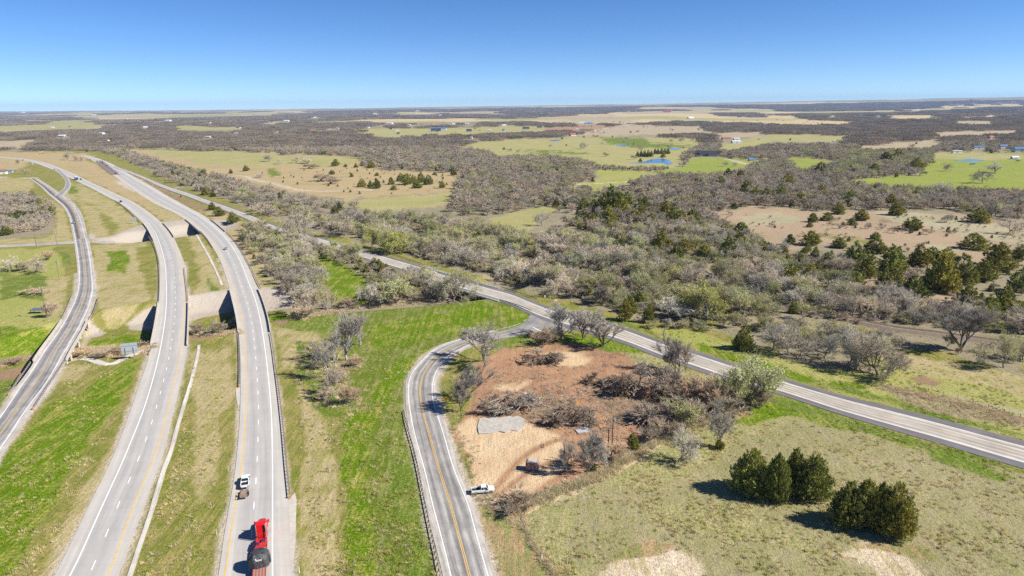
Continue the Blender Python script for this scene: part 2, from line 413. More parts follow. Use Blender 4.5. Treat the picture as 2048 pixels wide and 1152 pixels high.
# (cover, softness of its edge in photo pixels, outline); later ones lie over earlier ones
AREAS = [
 ('litter', 5, '-400,100 2500,100 2500,700 2048,676 1900,668 1731,648 1560,644 1450,644 1290,642 1170,612 1080,588 1000,564 930,545 840,515 760,495 700,480 620,465 560,445 500,420 440,395 380,375 320,352 270,330 245,314 215,306 180,301 100,300 60,305 -400,310'),
 ('tan', 4, '-400,300 -100,302 30,303 100,304 170,307 190,311 170,318 100,320 60,325 20,345 -20,350 -400,350'),
 ('tan', 4, '244,300 275,297 340,300 430,302 512,305 552,305 562,312 617,311 697,314 724,320 730,336 787,342 887,343 924,345 987,352 1024,362 1000,368 962,364 902,386 780,393 697,399 637,391 600,386 560,378 512,368 457,357 390,345 350,332 307,315 250,303'),
 ('pale', 4, '275,297 340,300 430,303 512,308 560,314 620,315 697,317 735,322 700,331 640,334 560,330 512,334 470,334 400,328 330,312'),
 ('green', 3, '535,338 556,340 560,350 540,356'),
 ('pale', 3, '702,399 780,394 902,386 909,403 890,411 800,420 752,421 700,412 640,402'),
 ('pale', 4, '912,293 949,281 1024,277 1199,270 1299,272 1399,275 1411,280 1394,290 1369,302 1359,330 1341,338 1231,334 1186,332 1184,322 1124,314 1024,312 999,310 962,296'),
 ('green', 4, '1199,272 1290,273 1300,284 1380,288 1380,292 1280,294 1215,285'),
 ('green', 4, '1040,296 1100,297 1180,302 1180,304 1080,301'),
 ('fallow', 3, '1174,258 1269,248 1406,250 1424,265 1324,266 1199,270 1150,270'),
 ('dirt', 2, '1084,254 1180,250 1238,250 1180,257 1090,258'),
 ('pale', 3, '1024,250 1090,250 1090,262 1030,263 740,262 748,258 850,257 950,254'),
 ('pale', 3, '745,266 840,262 870,268 780,274 752,274'),
 ('pale', 3, '1436,290 1490,276 1536,268 1545,284 1500,292 1450,298'), ('pale', 3, '690,263 760,256 880,255 1010,249 1034,262 900,269 760,269'), ('gold', 2, '1756,231 1850,229.5 1900,234 1800,238'), ('fallow', 2, '1900,241 1990,240 1995,247 1905,246'), ('fallow', 2, '1420,262 1530,262 1536,270 1440,275'),
 ('gold', 2, '1024,235 1124,231 1224,227.5 1399,229 1536,235 1640,240 1726,244 1686,248 1536,246 1349,240 1264,246 1149,246 1080,244'),
 ('fallow', 2, '1024,236 1124,232 1220,230 1300,236 1250,244 1150,244 1050,241'),
 ('pale', 2, '600,243 690,241 740,240 700,244 620,245'), ('pale', 2, '85,244 130,241 195,241 180,247 100,248'), ('fallow', 2, '160,254 208,252 205,258 170,260'),
 ('fallow', 2, '-100,283 40,282 75,280 62,292 0,293 -100,293'), ('fallow', 2, '0,256 40,255 70,258 0,264'), ('pale', 2, '115,271 160,270 150,276 118,275'),
 ('pale', 2, '345,252 470,253 500,257 420,262 350,260'), ('fallow', 2, '520,243 560,244 555,248 515,247'),
 ('gold', 2, '1536,230 1600,231 1610,236 1560,238 1536,237'), ('pale', 2, '1640,230 1690,230 1690,234 1650,235'), ('gold', 2, '1870,215 2048,212 2048,217 1880,219'),
 ('gold', 2, '1900,232 2048,228 2048,231 1930,235'), ('fallow', 2, '980,238 1024,238 1024,242 985,243'),
 ('lime', 4, '1671,362 1730,353 1801,347 1836,346 1850,325 1863,305 1911,301 2048,306 2200,310 2200,385 2048,381 1986,381 1861,381 1811,383 1761,377'),
 ('pale', 3, '1863,305 1911,301 2048,308 2048,316 1960,318 1868,315'),
 ('lime', 3, '1573,308 1620,313 1686,320 1665,332 1643,338 1603,343 1586,324'),
 ('pale', 3, '1536,267 1620,268 1718,272 1690,282 1620,284 1536,281'),
 ('fallow', 3, '1711,291 1761,285 1861,280 1868,263 1950,261 2048,258 2048,264 1900,272 1880,285 1853,296 1780,297 1731,298'),
 ('lime', 4, '1364,333 1384,311 1449,314 1524,314 1560,322 1500,337 1469,338 1459,352 1400,352 1324,352 1300,343 1330,338'),
 ('pasture', 4, '1184,340 1260,338 1324,352 1286,363 1199,381 1124,388 1100,386 1124,375 1160,368 1200,358'),
 ('pale', 4, '1015,430 1070,415 1106,411 1135,410 1110,422 1086,428 1074,456 1039,468 1000,462 985,440 924,442'),
 ('pink', 6, '1400,432 1425,424 1500,416 1560,416 1640,424 1720,424 1800,424 1900,424 2048,450 2200,470 2200,540 2048,524 1960,522 1870,505 1800,500 1690,486 1640,492 1570,505 1520,484 1460,475'),
 ('paletan', 6, '1480,432 1560,425 1600,440 1540,452 1490,448'), ('olive', 6, '1640,470 1720,478 1760,488 1690,486'), ('brown', 6, '1760,440 1800,436 1810,446 1770,448'), ('paletan', 6, '1850,490 1920,500 1900,512 1860,505'), ('paletan', 6, '1740,424 1800,420 1870,430 1930,440 2048,460 2048,490 1960,480 1880,462 1800,446'),
 ('pink', 4, '1350,505 1390,512 1440,520 1480,520 1430,535 1370,530'), ('pink', 5, '1715,545 1800,535 1830,560 1780,590 1720,575'), ('pink', 5, '1850,575 1930,590 1960,625 1880,630 1830,600'),
 ('litter', 4, '-100,385 60,383 80,392 100,402 112,440 100,468 40,478 -100,482'),
 ('straw', 4, '-60,352 60,358 70,370 60,384 -60,386'), ('straw', 4, '105,400 128,420 142,470 145,482 60,488 -60,490 -60,482 60,478 108,470 116,440'),
 ('pasture', 5, '-100,500 105,494 125,520 132,590 118,645 60,662 0,690 -100,700'), ('green', 6, '0,545 60,540 100,560 90,600 30,590 0,600'), ('straw', 5, '90,560 140,550 130,610 112,640 90,640'),
 ('green', 5, '120,500 140,505 142,530 126,530'),
 ('straw', 4, '128,393 138,366 165,370 225,402 262,428 282,447 262,464 225,476 186,480 170,440 158,405'),
 ('green', 5, '132,372 150,372 158,382 140,388'), ('olive', 6, '150,390 200,420 240,455 220,470 195,420 160,400'),
 ('tan', 4, '40,312 170,316 200,334 300,390 330,408 380,445 330,446 290,415 210,376 120,336 60,322'), ('straw', 4, '280,400 330,408 385,444 335,446'),
 ('tan', 4, '240,340 262,346 330,380 400,412 470,438 540,470 590,560 585,590 515,565 480,500 440,445 340,388'),
 ('brown', 3, '290,362 330,382 380,402 420,420 410,424 350,400 300,374'),
 ('gravel', 2, '225,360 250,362 275,376 290,388 270,384 240,370'),
 ('straw', 5, '185,492 235,487 290,482 305,500 312,560 305,600 250,630 210,640 192,600'),
 ('bright', 3, '212,502 256,499 259,522 252,544 210,543 222,525'), ('olive', 6, '270,495 305,490 314,560 300,600 285,560'),
 ('straw', 4, '345,470 395,463 420,500 458,575 440,590 385,590 372,540'), ('olive', 5, '350,475 375,470 400,540 395,580 380,580'), ('green', 4, '418,560 440,575 440,585 415,585'),
 ('litter', 5, '490,452 560,467 640,482 740,512 830,547 900,572 970,590 985,602 940,600 860,607 740,614 680,628 600,634 560,600 540,545 508,490'),
 ('bright', 6, '625,500 660,508 725,545 745,580 700,606 655,578 630,540'), ('green', 6, '560,465 600,478 610,500 570,500'),
 ('straw', 5, '505,505 540,545 570,590 585,600 520,575 500,540'),
 ('apron', 1.2, '251,626 285,612 330,600 331,622 300,634 275,637 255,635'), ('apron', 1, '372,592 400,587 470,576 476,598 400,613 372,621'), ('apron', 1, '505,574 545,575 592,587 575,596 530,602 510,603'),
 ('apron', 1, '560,652 600,651 622,657 618,662 580,657'), ('apron', 1.2, '318,444 372,440 402,440 402,462 345,467 325,462'), ('apron', 1, '400,440 470,440 475,446 462,456 405,462'), ('apron', 1.2, '175,470 186,464 190,479 178,479'),
 ('apron', 1.2, '186,478 225,472 275,452 300,445 303,466 240,478 190,481'), ('apron', 1, '92,662 112,650 120,655 104,667'), ('apron', 1, '180,634 208,641 200,647 175,651'),
 ('bright', 5, '160,690 176,655 250,642 300,640 318,600 322,660 300,688 240,690'), ('bright', 4, '372,622 470,612 478,664 380,672'), ('bright', 5, '525,606 590,600 640,604 610,636 560,652 535,640'),
 ('brown', 4, '140,694 200,683 240,690 318,680 318,706 245,714 200,722 146,712'), ('brown', 4, '-60,722 60,700 76,722 0,744 -60,760'), ('brown', 4, '378,660 480,640 480,668 378,680'), ('brown', 4, '540,640 600,630 660,622 700,615 800,604 800,612 720,622 640,640 560,652'),
 ('olive', 5, '140,725 260,712 305,704 295,735 255,800 200,900 110,1040 30,1160 -200,1160 -200,950 60,840'),
 ('bright', 12, '190,760 230,735 262,718 290,712 275,750 240,800 200,860 150,930 105,1000 60,1075 5,1160 -200,1300 -200,1000 10,915 66,850 110,800 150,790'),
 ('bright', 6, '-60,660 60,655 112,652 80,700 0,716 -60,722'), ('green', 6, '-60,745 50,738 30,775 0,815 -60,860'), ('gravel', 1, '10,765 40,740 62,728 64,732 42,745 14,770'),
 ('straw', 8, '125,728 180,733 165,760 130,768 110,758'),
 ('straw', 8, '285,760 262,830 215,905 170,985 115,1075 70,1160 100,1160 140,1085 190,985 235,895 272,825'),
 ('straw', 14, '375,700 460,690 470,780 440,840 430,960 400,1000 380,960 395,850'), 
 ('straw', 6, '552,655 640,655 650,720 600,760 650,850 660,900 680,960 685,1160 600,1160 595,960 580,800 560,720'), ('green', 8, '560,650 600,640 660,630 700,628 690,650 640,670 600,665'),
 ('olive', 5, '562,740 590,740 610,880 602,1000 592,1000 578,860'), ('green', 8, '590,680 640,690 660,740 700,800 690,830 650,830 600,760'),
 ('meadow', 6, '700,628 800,612 900,602 955,592 1000,600 1035,614 1064,630 1044,650 966,674 884,692 838,716 808,760 812,830 832,920 862,1020 888,1160 690,1160 690,1000 680,900 690,800 690,720'),
 ('bright', 12, '740,650 800,640 900,625 960,605 1000,618 960,645 900,670 830,690 760,700 730,690'), ('bright', 9, '880,690 835,712 805,760 770,800 745,850 740,960 750,1060 765,1160 690,1160 690,1010 683,900 700,830 740,790 770,745 800,715'),
 ('green', 8, '810,830 830,920 858,1020 884,1160 800,1160 780,1020 775,900'),
 ('olive', 5, '878,832 905,835 930,880 945,940 955,990 945,985 920,920 895,860'), ('gravel', 3, '876,815 884,815 900,860 945,985 995,1165 988,1165 940,990'),
 ('scrub', 6, '952,990 1035,1026 1062,1080 1115,1170 1000,1170 975,1060'),
 ('gray', 5, '1046,1040 1250,938 1330,892 1420,852 1530,792 1640,832 1800,892 2048,947 2250,1000 2250,1500 1150,1500 1090,1120'),
 ('graygreen', 14, '1200,965 1330,890 1440,850 1530,800 1620,812 1570,850 1480,885 1420,925 1350,965 1280,985'), ('graygreen', 14, '1050,1045 1120,1010 1160,1015 1130,1080 1180,1160 1120,1180 1090,1120'),
 ('bright', 7, '1520,795 1570,795 1640,822 1690,842 1712,862 1650,852 1570,830 1510,850 1470,845'), ('green', 9, '1846,893 1900,900 1990,945 2020,955 2000,965 1930,940 1870,920'),
 ('green', 8, '1470,1045 1520,1050 1545,1068 1510,1060'), ('graygreen', 16, '1300,1000 1480,1010 1620,1080 1660,1110 1500,1080 1380,1060 1290,1040'),
 ('green', 4, '1530,780 1620,812 1760,855 1900,897 2048,938 2250,990 2250,1003 2048,948 1880,906 1740,868 1600,826 1525,795'),
 ('soil', 9, '1200,1140 1240,1112 1285,1085 1330,1092 1350,1098 1398,1122 1410,1150 1405,1180 1195,1180'), ('scrub', 8, '1225,1110 1300,1078 1360,1090 1300,1105'), ('soil', 9, '1665,1104 1700,1092 1735,1078 1770,1092 1815,1112 1870,1160 1790,1170 1720,1122'), ('scrub', 8, '1700,1088 1760,1074 1840,1092 1870,1110 1790,1100'),
 ('dirt', 7, '950,728 1010,688 1060,690 1110,682 1175,684 1250,700 1330,735 1420,770 1480,812 1410,832 1350,862 1290,888 1230,918 1190,952 1120,977 1060,1000 1030,1024 985,1010 952,990 950,960 925,905 905,870 930,835 945,790'),
 ('light', 14, '915,850 940,838 960,850 1060,846 1115,880 1145,915 1105,955 1045,990 985,1006 945,995 935,930 920,890'), ('light', 14, '1080,712 1130,702 1190,714 1170,730 1100,735'), ('light', 12, '1000,775 1060,765 1040,785 990,785'), ('brown', 10, '1180,770 1290,745 1340,770 1320,830 1230,850 1190,810'), ('brown', 8, '990,800 1090,790 1190,830 1150,850 1060,835 1000,825'), ('brown', 8, '1080,690 1180,688 1250,704 1180,700 1100,698'), ('dirt', 10, '1180,850 1300,850 1280,880 1190,890'), ('gravel', 4, '938,985 1000,985 990,1010 955,1012'),
 ('dry', 4, '1035,1016 1110,975 1180,955 1240,922 1300,890 1330,885 1250,938 1170,985 1090,1012 1046,1040'),
 ('bright', 5, '1100,668 1180,668 1300,708 1380,742 1320,738 1240,706 1170,690 1115,684'), ('graygreen', 5, '1240,706 1320,738 1400,768 1470,800 1500,795 1400,746 1300,712'), ('green', 4, '960,690 1000,678 1060,660 1085,668 1040,688 985,700'),
 ('pasture', 6, '1130,622 1230,645 1300,655 1380,652 1480,690 1560,695 1700,702 1900,748 2048,790 2250,840 2250,930 2048,884 1850,832 1700,792 1560,748 1400,702 1300,664'),
 ('green', 5, '1170,630 1300,656 1320,675 1250,655 1180,638'), ('bright', 6, '1400,690 1470,705 1560,735 1640,755 1740,775 1700,782 1560,748 1400,704'), ('green', 4, '1560,750 1700,788 1850,828 2048,878 2048,866 1900,828 1780,795 1700,775'),
 ('litter', 7, '1290,648 1400,650 1500,690 1560,690 1560,720 1640,735 1760,750 1700,700 1760,690 1900,710 2048,760 2048,690 1900,668 1600,650'),
 ('straw', 8, '1690,692 1800,700 1860,720 2000,740 2048,760 2048,800 1900,760 1780,735'),
 ('rough', 4, '1770,773 1830,780 1930,805 2048,838 2200,880 2200,900 2048,858 1920,836 1800,802'), ('brown', 2, '1820,757 1850,756 1886,767 1868,775 1838,768'),
 ('paletan', 3, '1840,785 1920,792 2048,822 2048,832 1930,803'),
 ('bright', 4, '1000,618 1030,614 1064,630 1050,645 1020,652'),
]
for _x in ('ballast',): pass
AREAS = [(c, e, poly(p)) for c, e, p in AREAS]
RAIL_PX = '285,322 310,331 375,350 425,362 475,379 512,390 562,402 627,421 700,440 800,464 930,497 1060,530 1250,565 1450,595 1600,622 1731,645 1786,656 1906,671 2060,692'
RAILP = pxline(RAIL_PX, 4)
TRACKS = [('gravel', 3.0, pxline('450,356 480,350 512,361 545,366 578,377 600,380 640,382 690,381 740,380', 4)), ('gravel', 2.5, pxline('345,377 372,372 397,373 430,366 470,363 480,361', 4)),
          ('gravel', 2.5, pxline('1100,371 1150,370 1200,367 1260,363 1290,361', 4)), ('gravel', 3.5, pxline('1452,314 1470,320 1500,327 1530,335', 4)), ('gravel', 4.0, pxline('1095,268 1140,262 1180,258 1250,250 1268,246', 4)),
          ('dirt', .8, pxline('985,985 1020,940 1060,905 1110,880 1180,870 1250,850', 4)), ('dirt', .7, pxline('1000,990 1040,955 1085,930 1140,915 1200,890', 4)),
          ('gravel', 3.0, pxline('-60,356 0,355 40,355.5 67,356', 4))]

def far_field(x, y):
    """open land among the far woods, as bands of fields"""
    n = fbm(x / 1500, y / 2600, 31, 3) + .12 * (vnoise(x / 420, y / 700, 5) - .5)
    return n

def cover(x, y):
    px, py = proj(x, y, 0)
    D = np.hypot(x, y)
    # edges of growth are ragged: warp the outlines a little, less with distance
    ws = np.clip(3.2 * 300 / np.maximum(D, 100), .25, 9)
    wx = px + (fbm(x / 9, y / 9, 41, 3) - .5) * ws * 4; wy = py + (fbm(x / 9, y / 9, 57, 3) - .5) * ws * 2.4
    A = np.empty(px.shape + (4,)); B = np.empty(px.shape + (4,))
    def setc(w, c):
        a, b, m, s = CL[c]
        for T, v in ((A, a + (m,)), (B, b + (min(1.0, 4.0 / s),))):
            for k in range(4): T[..., k] += (v[k] - T[..., k]) * w
    A[:] = 0; B[:] = 0
    setc(np.ones(px.shape), 'olive')
    wood = np.zeros(px.shape); nz = fbm(x / 11, y / 14, 63, 5)
    for i, (c, e, P) in enumerate(AREAS):
        hard = c in ('apron', 'conc')
        s = sdf(px if hard else wx, py if hard else wy, P, e + 2)
        if not hard: s = s + (nz - .5) * np.minimum(e * 3.2, 26)
        q = e if hard else (e * 1.3 if c == 'soil' else max(e * .4, .8))
        w = sstep(-q, q, s)
        setc(w, c)
        wood = wood * (1 - w) + (w if c == 'litter' else 0)
    n = far_field(x, y)
    w = sstep(.568, .59, n) * sstep(3200, 5200, D)
    kind = vnoise(x / 900, y / 1400, 77)
    for lo, hi, c in ((-1, .35, 'fallow'), (.35, .6, 'gold'), (.6, 2, 'pale')):
        setc(w * ((kind > lo) & (kind <= hi)), c)
    wood = wood * (1 - w)
    for c, hw, P in TRACKS:
        d, _ = seg_dist(x, y, P); w = sstep(hw + 1.2, hw - .6, d); setc(w, c); wood = wood * (1 - w)
    d, _ = seg_dist(x, y, RAILP); w = sstep(9, 5, d); setc(w * .8, 'ballast'); w = sstep(7.5, 6, d); wood = wood * (1 - w)
    # broken gravel along the edges of the paving
    m = D < 480
    for k in ('LC', 'RC', 'FR', 'CO'):
        for q in (0, 3):
            P = _RL[k][q]; mm = m & (x > P[:, 0].min() - 3) & (x < P[:, 0].max() + 3)
            if mm.any():
                dd, _ = seg_dist(x[mm], y[mm], P[(np.hypot(P[:, 0], P[:, 1]) < 520)]); w = np.zeros(px.shape); w[mm] = sstep(1.5, .5, dd + (nz[mm] - .5) * 2.2); setc(w * .8, 'gravel')
    return A, B, wood, px, py

def make_ground():
    th = lambda py: CAMH / math.tan(TH + math.atan((py - H0 / 2) / FPX))
    pys = np.r_[np.arange(2300, 1300, -14), np.arange(1300, 700, -2.2), np.arange(700, 300, -1.6), np.arange(300, 236, -.9), np.arange(236, 217, -.45)]
    D = np.array([th(p) for p in pys]); D = np.r_[D[D < 22000], np.linspace(17000, 24500, 16)]; D = np.unique(np.sort(D))
    u = np.linspace(-1.12, 1.12, 500)
    X = u[None, :] * (D[:, None] + 35); Y = np.repeat(D[:, None], len(u), 1)
    x = X.ravel(); y = Y.ravel()
    A, B, wood, px, py = cover(x, y)
    z = hgt(x, y)
    rough = np.ones(x.shape); low = np.zeros(x.shape)
    for P, hw in zip(ROADMID, (11, 12, 9, 7, 9, 4.5)):
        m = (x > P[:, 0].min() - 30) & (x < P[:, 0].max() + 30) & (y < P[:, 1].max() + 30)
        d, _ = seg_dist(x[m], y[m], P); low[m] = np.maximum(low[m], sstep(hw + 4, hw, d))
    z = z + (fbm(x / 1.7, y / 1.7, 88, 2) - .5) * .30 * (np.hypot(x, y) < 420) * (1 - low) - .05 * low
    n, m = len(D), len(u)
    I = np.arange(n * m).reshape(n, m)
    F = np.stack([I[:-1, :-1].ravel(), I[:-1, 1:].ravel(), I[1:, 1:].ravel(), I[1:, :-1].ravel()], 1)
    me = fastmesh('ground', np.stack([x, y, z], 1), F, mat_ground(), True, None,
                  {'cover_a': ('POINT', 'FLOAT_COLOR', A), 'cover_b': ('POINT', 'FLOAT_COLOR', B)})
    o = link('ground', me); tag(o, kind='structure')
    return o

def mat_ground():
    t = NT('ground_cover'); p = t.pos()
    a = t.attr('cover_a'); b = t.attr('cover_b')
    flat = t.stretch(p, (1, 1, 0))
    aniso = t.stretch(p, (1, .28, 0), (0, 0, R(8)))
    n1 = t.noise(flat, .11, 5, .68)
    n1b = t.noise(flat, .022, 4, .6)
    n2 = t.noise(aniso, .5, 4, .72)
    n3 = t.noise(flat, 1.3, 3, .75)
    n4 = t.noise(flat, 4.0, 2, .6)
    mow = t.noise(t.stretch(p, (1, .035, 0), (0, 0, R(5))), .62, 3, .7)
    near = t.math('MULTIPLY', b.outputs['Alpha'], b.outputs['Alpha'])
    nb = t.mix(b.outputs['Alpha'], n1b, n1)
    big = t.math('MULTIPLY_ADD', n2, .40, t.math('MULTIPLY', nb, .60))
    big = t.math('MULTIPLY_ADD', n3, .24, t.math('MULTIPLY', big, .76))
    big = t.math('MULTIPLY_ADD', t.math('MULTIPLY', t.math('SUBTRACT', mow, .5), near), .44, big)
    thr = t.math('SUBTRACT', .72, t.math('MULTIPLY', a.outputs['Alpha'], .44))
    f = t.math('MULTIPLY_ADD', t.math('SUBTRACT', big, thr), 7.5, .5, clamp=True)
    col = t.mix(f, a.outputs['Color'], b.outputs['Color'])
    # tufts and bare specks of their own colour
    sp = t.rng(t.math('MULTIPLY', n3, t.math('ADD', n4, .5)), .30, .72, .50, 1.42)
    sp = t.math('MULTIPLY', sp, t.rng(n2, .3, .7, .84, 1.14))
    sp = t.mix(b.outputs['Alpha'], t.rng(sp, .5, 1.4, .85, 1.12), sp)
    col = t.mix(1.0, col, t.n('ShaderNodeCombineColor', i={0: sp, 1: sp, 2: sp}).outputs[0], 'MULTIPLY')
    hb = t.math('ADD', t.math('MULTIPLY', n3, .6), t.math('ADD', t.math('MULTIPLY', n4, .25), t.math('MULTIPLY', n2, .6)))
    return t.done(col, .95, 0, .08, hb, .85, .6)
# ------------------------------------------------------------------ shared materials
M = {}
def mats():
    M['steel'] = simple('galvanised_steel', (.46, .47, .48), .45, .6, .5)
    M['wood'] = simple('weathered_wood', (.25, .19, .14), .9)
    M['darkwood'] = simple('dark_pole_wood', (.13, .10, .08), .9)
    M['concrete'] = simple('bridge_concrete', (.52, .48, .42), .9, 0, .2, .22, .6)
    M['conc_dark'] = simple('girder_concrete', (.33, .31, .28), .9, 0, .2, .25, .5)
    M['white_paint'] = simple('white_paint', (.80, .80, .79), .5, 0, .4, .06)
    M['car_white'] = simple('white_car_paint', (.78, .79, .80), .22, 0, .5, .03)
    M['car_red'] = simple('red_car_paint', (.62, .012, .012), .22, 0, .5, .08)
    M['red_frame'] = simple('red_frame_paint', (.50, .03, .03), .5, 0, .4, .25)
    M['car_blue'] = simple('blue_car_paint', (.03, .08, .28), .25, 0, .5, .05)
    M['car_silver'] = simple('silver_car_paint', (.45, .47, .50), .25, .3, .5, .05)
    M['car_black'] = simple('black_car_paint', (.02, .021, .025), .22, 0, .5, .05)
    M['car_yellow'] = simple('yellow_paint', (.75, .48, .03), .35, 0, .5, .1)
    M['glass'] = simple('dark_window_glass', (.015, .02, .03), .06, 0, .6, .05)
    M['rubber'] = simple('tyre_rubber', (.018, .018, .018), .85, 0, .2)
    M['chrome'] = simple('chrome', (.65, .66, .68), .15, 1, .5, .05)
    M['tail'] = simple('red_lamp_lens', (.5, .01, .01), .2, 0, .5, .05)
    M['amber'] = simple('amber_marker', (.85, .36, .02), .4, 0, .4, .1)
    M['black'] = simple('black_plastic', (.02, .02, .022), .5)
    M['sign_yellow'] = simple('yellow_sign', (.85, .50, .02), .4, 0, .4, .06)
    M['sign_green'] = simple('green_sign', (.02, .22, .17), .4, 0, .4, .06)
    M['sign_back'] = simple('bare_aluminium_sign', (.52, .56, .62), .45, .3, .5, .1)
    M['tarp'] = tarp_mat()
    M['planks'] = simple('trailer_planks', (.33, .25, .19), .85, 0, .2, .35, 4)
    M['rust'] = rust_mat()
    M['transformer'] = simple('transformer_grey', (.25, .40, .40), .5)
    M['blue_sheet'] = simple('blue_grey_sheet', (.16, .19, .29), .5, .3, .4)
    M['roof_dark'] = simple('dark_shingle_roof', (.055, .055, .065), .9, 0, .2, .3)
    M['roof_metal'] = simple('white_metal_roof', (.58, .60, .62), .5, .1, .4, .08)
    M['roof_brown'] = simple('brown_shingle_roof', (.22, .14, .10), .9)
    M['roof_blue'] = simple('blue_metal_roof', (.10, .24, .45), .5, .2, .4, .1)
    M['roof_red'] = simple('red_brown_roof', (.36, .13, .07), .85)
    M['wall_white'] = simple('white_siding', (.70, .70, .68), .7, 0, .3, .08)
    M['wall_brick'] = simple('tan_brick', (.45, .30, .21), .9)
    M['wall_grey'] = simple('grey_siding', (.42, .43, .45), .8)
    M['wall_tan'] = simple('cream_siding', (.62, .52, .38), .8)
    M['soilm'] = simple('clods', (.33, .19, .11), .95)
    M['limestone'] = simple('pale_limestone', (.68, .64, .56), .95, 0, .2, .2)
    M['slab'] = simple('old_concrete_slab', (.30, .285, .265), .95, 0, .2, .35, 1.2, (.50, .46, .40))
    M['water'] = water_mat()
    M['mark_white'] = simple('white_road_paint', (.82, .82, .80), .7, 0, .3, .12, .8)
    M['mark_yellow'] = simple('yellow_road_paint', (.74, .47, .13), .7, 0, .3, .25, .8)

def tarp_mat():
    t = NT('black_tarpaulin'); o = t.objco()
    f = t.noise(o, 1.6, 4, .6, 1.0)
    col = t.mix(t.rng(f, .35, .7), (.030, .032, .036), (.075, .078, .084))
    return t.done(col, .42, 0, .5, f, .9, .35)

def rust_mat():
    t = NT('rusted_sheet'); o = t.objco()
    f = t.noise(o, 1.4, 5, .65); g = t.noise(o, 6, 3, .6)
    col = t.mix(t.rng(f, .42, .6), (.22, .07, .04), (.40, .36, .36)); col = t.mix(t.rng(g, .5, .75), col, (.13, .04, .025))
    return t.done(col, .75, .1, .3)

def water_mat():
    t = NT('pond_water'); p = t.pos()
    f = t.noise(p, .6, 3)
    return t.done((.05, .14, .26), .12, 0, .5, f, .12, .1)

def road_mat(name, stops, dark, speck=.22, streak=.35, joints=0.0, patch=0.0):
    """stops: cross-section colours; dark: strength of lengthwise streaks"""
    t = NT(name); u = t.attr('road_u').outputs['Fac']; v = t.attr('road_v').outputs['Fac']
    base = t.ramp(u, stops)
    uv = t.n('ShaderNodeCombineXYZ', i={0: t.math('MULTIPLY', u, 9.0), 1: t.math('MULTIPLY', v, .018)}).outputs[0]
    s = t.noise(uv, 1.7, 4, .65)
    uv2 = t.n('ShaderNodeCombineXYZ', i={0: t.math('MULTIPLY', u, 6.0), 1: t.math('MULTIPLY', v, .16)}).outputs[0]
    s2 = t.noise(uv2, 1.3, 3, .6)
    g = t.noise(t.pos(), 3.0, 3, .7)
    k = t.math('MULTIPLY', t.rng(s, .3, .7, 1 - streak, 1 + streak * .5), t.rng(s2, .3, .7, 1 - dark, 1 + dark * .4))
    k = t.math('MULTIPLY', k, t.rng(g, .3, .7, 1 - speck, 1 + speck * .6))
    if joints:
        j = t.math('LESS_THAN', t.math('FRACT', t.math('MULTIPLY', v, 1 / 4.6)), .035)
        k = t.math('MULTIPLY', k, t.math('SUBTRACT', 1.0, t.math('MULTIPLY', j, joints)))
    if patch:
        q = t.noise(t.pos(), .09, 3, .6)
        k = t.math('MULTIPLY', k, t.rng(q, .35, .65, 1 - patch, 1 + patch * .4))
    col = t.mix(1.0, base, t.n('ShaderNodeCombineColor', i={0: k, 1: k, 2: k}).outputs[0], 'MULTIPLY')
    return t.done(col, .9, 0, .2, g, .25, .03)

def ribbon(Lp, Rp, step=4.0, nu=13, z=0.1, zf=None):
    """a road sheet between two edge lines with a short skirt"""
    n = max(3, int(np.linalg.norm(np.diff(Lp, axis=0), axis=1).sum() / step))
    def rs(P):
        k = np.linspace(0, len(P) - 1, n); i = np.arange(len(P))
        return np.stack([np.interp(k, i, P[:, 0]), np.interp(k, i, P[:, 1])], 1)
    a, b = rs(Lp), rs(Rp)
    us = np.linspace(0, 1, nu)
    P = a[:, None] * (1 - us[None, :, None]) + b[:, None] * us[None, :, None]
    mid = (a + b) / 2; v = np.r_[0, np.cumsum(np.linalg.norm(np.diff(mid, axis=0), axis=1))]
    Z = np.full(P.shape[:2], z) if zf is None else zf(P[..., 0], P[..., 1]) + z
    P = np.concatenate([P[:, :1], P, P[:, -1:]], 1); Z = np.concatenate([Z[:, :1] - .45, Z, Z[:, -1:] - .45], 1)
    uu = np.r_[0, us, 1]
    V = np.concatenate([P, Z[..., None]], 2).reshape(-1, 3)
    m = len(uu); I = np.arange(n * m).reshape(n, m)
    F = np.stack([I[:-1, :-1].ravel(), I[:-1, 1:].ravel(), I[1:, 1:].ravel(), I[1:, :-1].ravel()], 1)
    return V, F, np.tile(uu, n), np.repeat(v, m), a, b

def make_road(name, Lp, Rp, mat, z=.06, step=4.0, zf=None):
    V, F, u, v, a, b = ribbon(Lp, Rp, step, 13, z, zf)
    me = fastmesh(name, V, F, mat, False, None, {'road_u': ('POINT', 'FLOAT', u), 'road_v': ('POINT', 'FLOAT', v)})
    o = link(name, me); tag(o, kind='structure'); return o

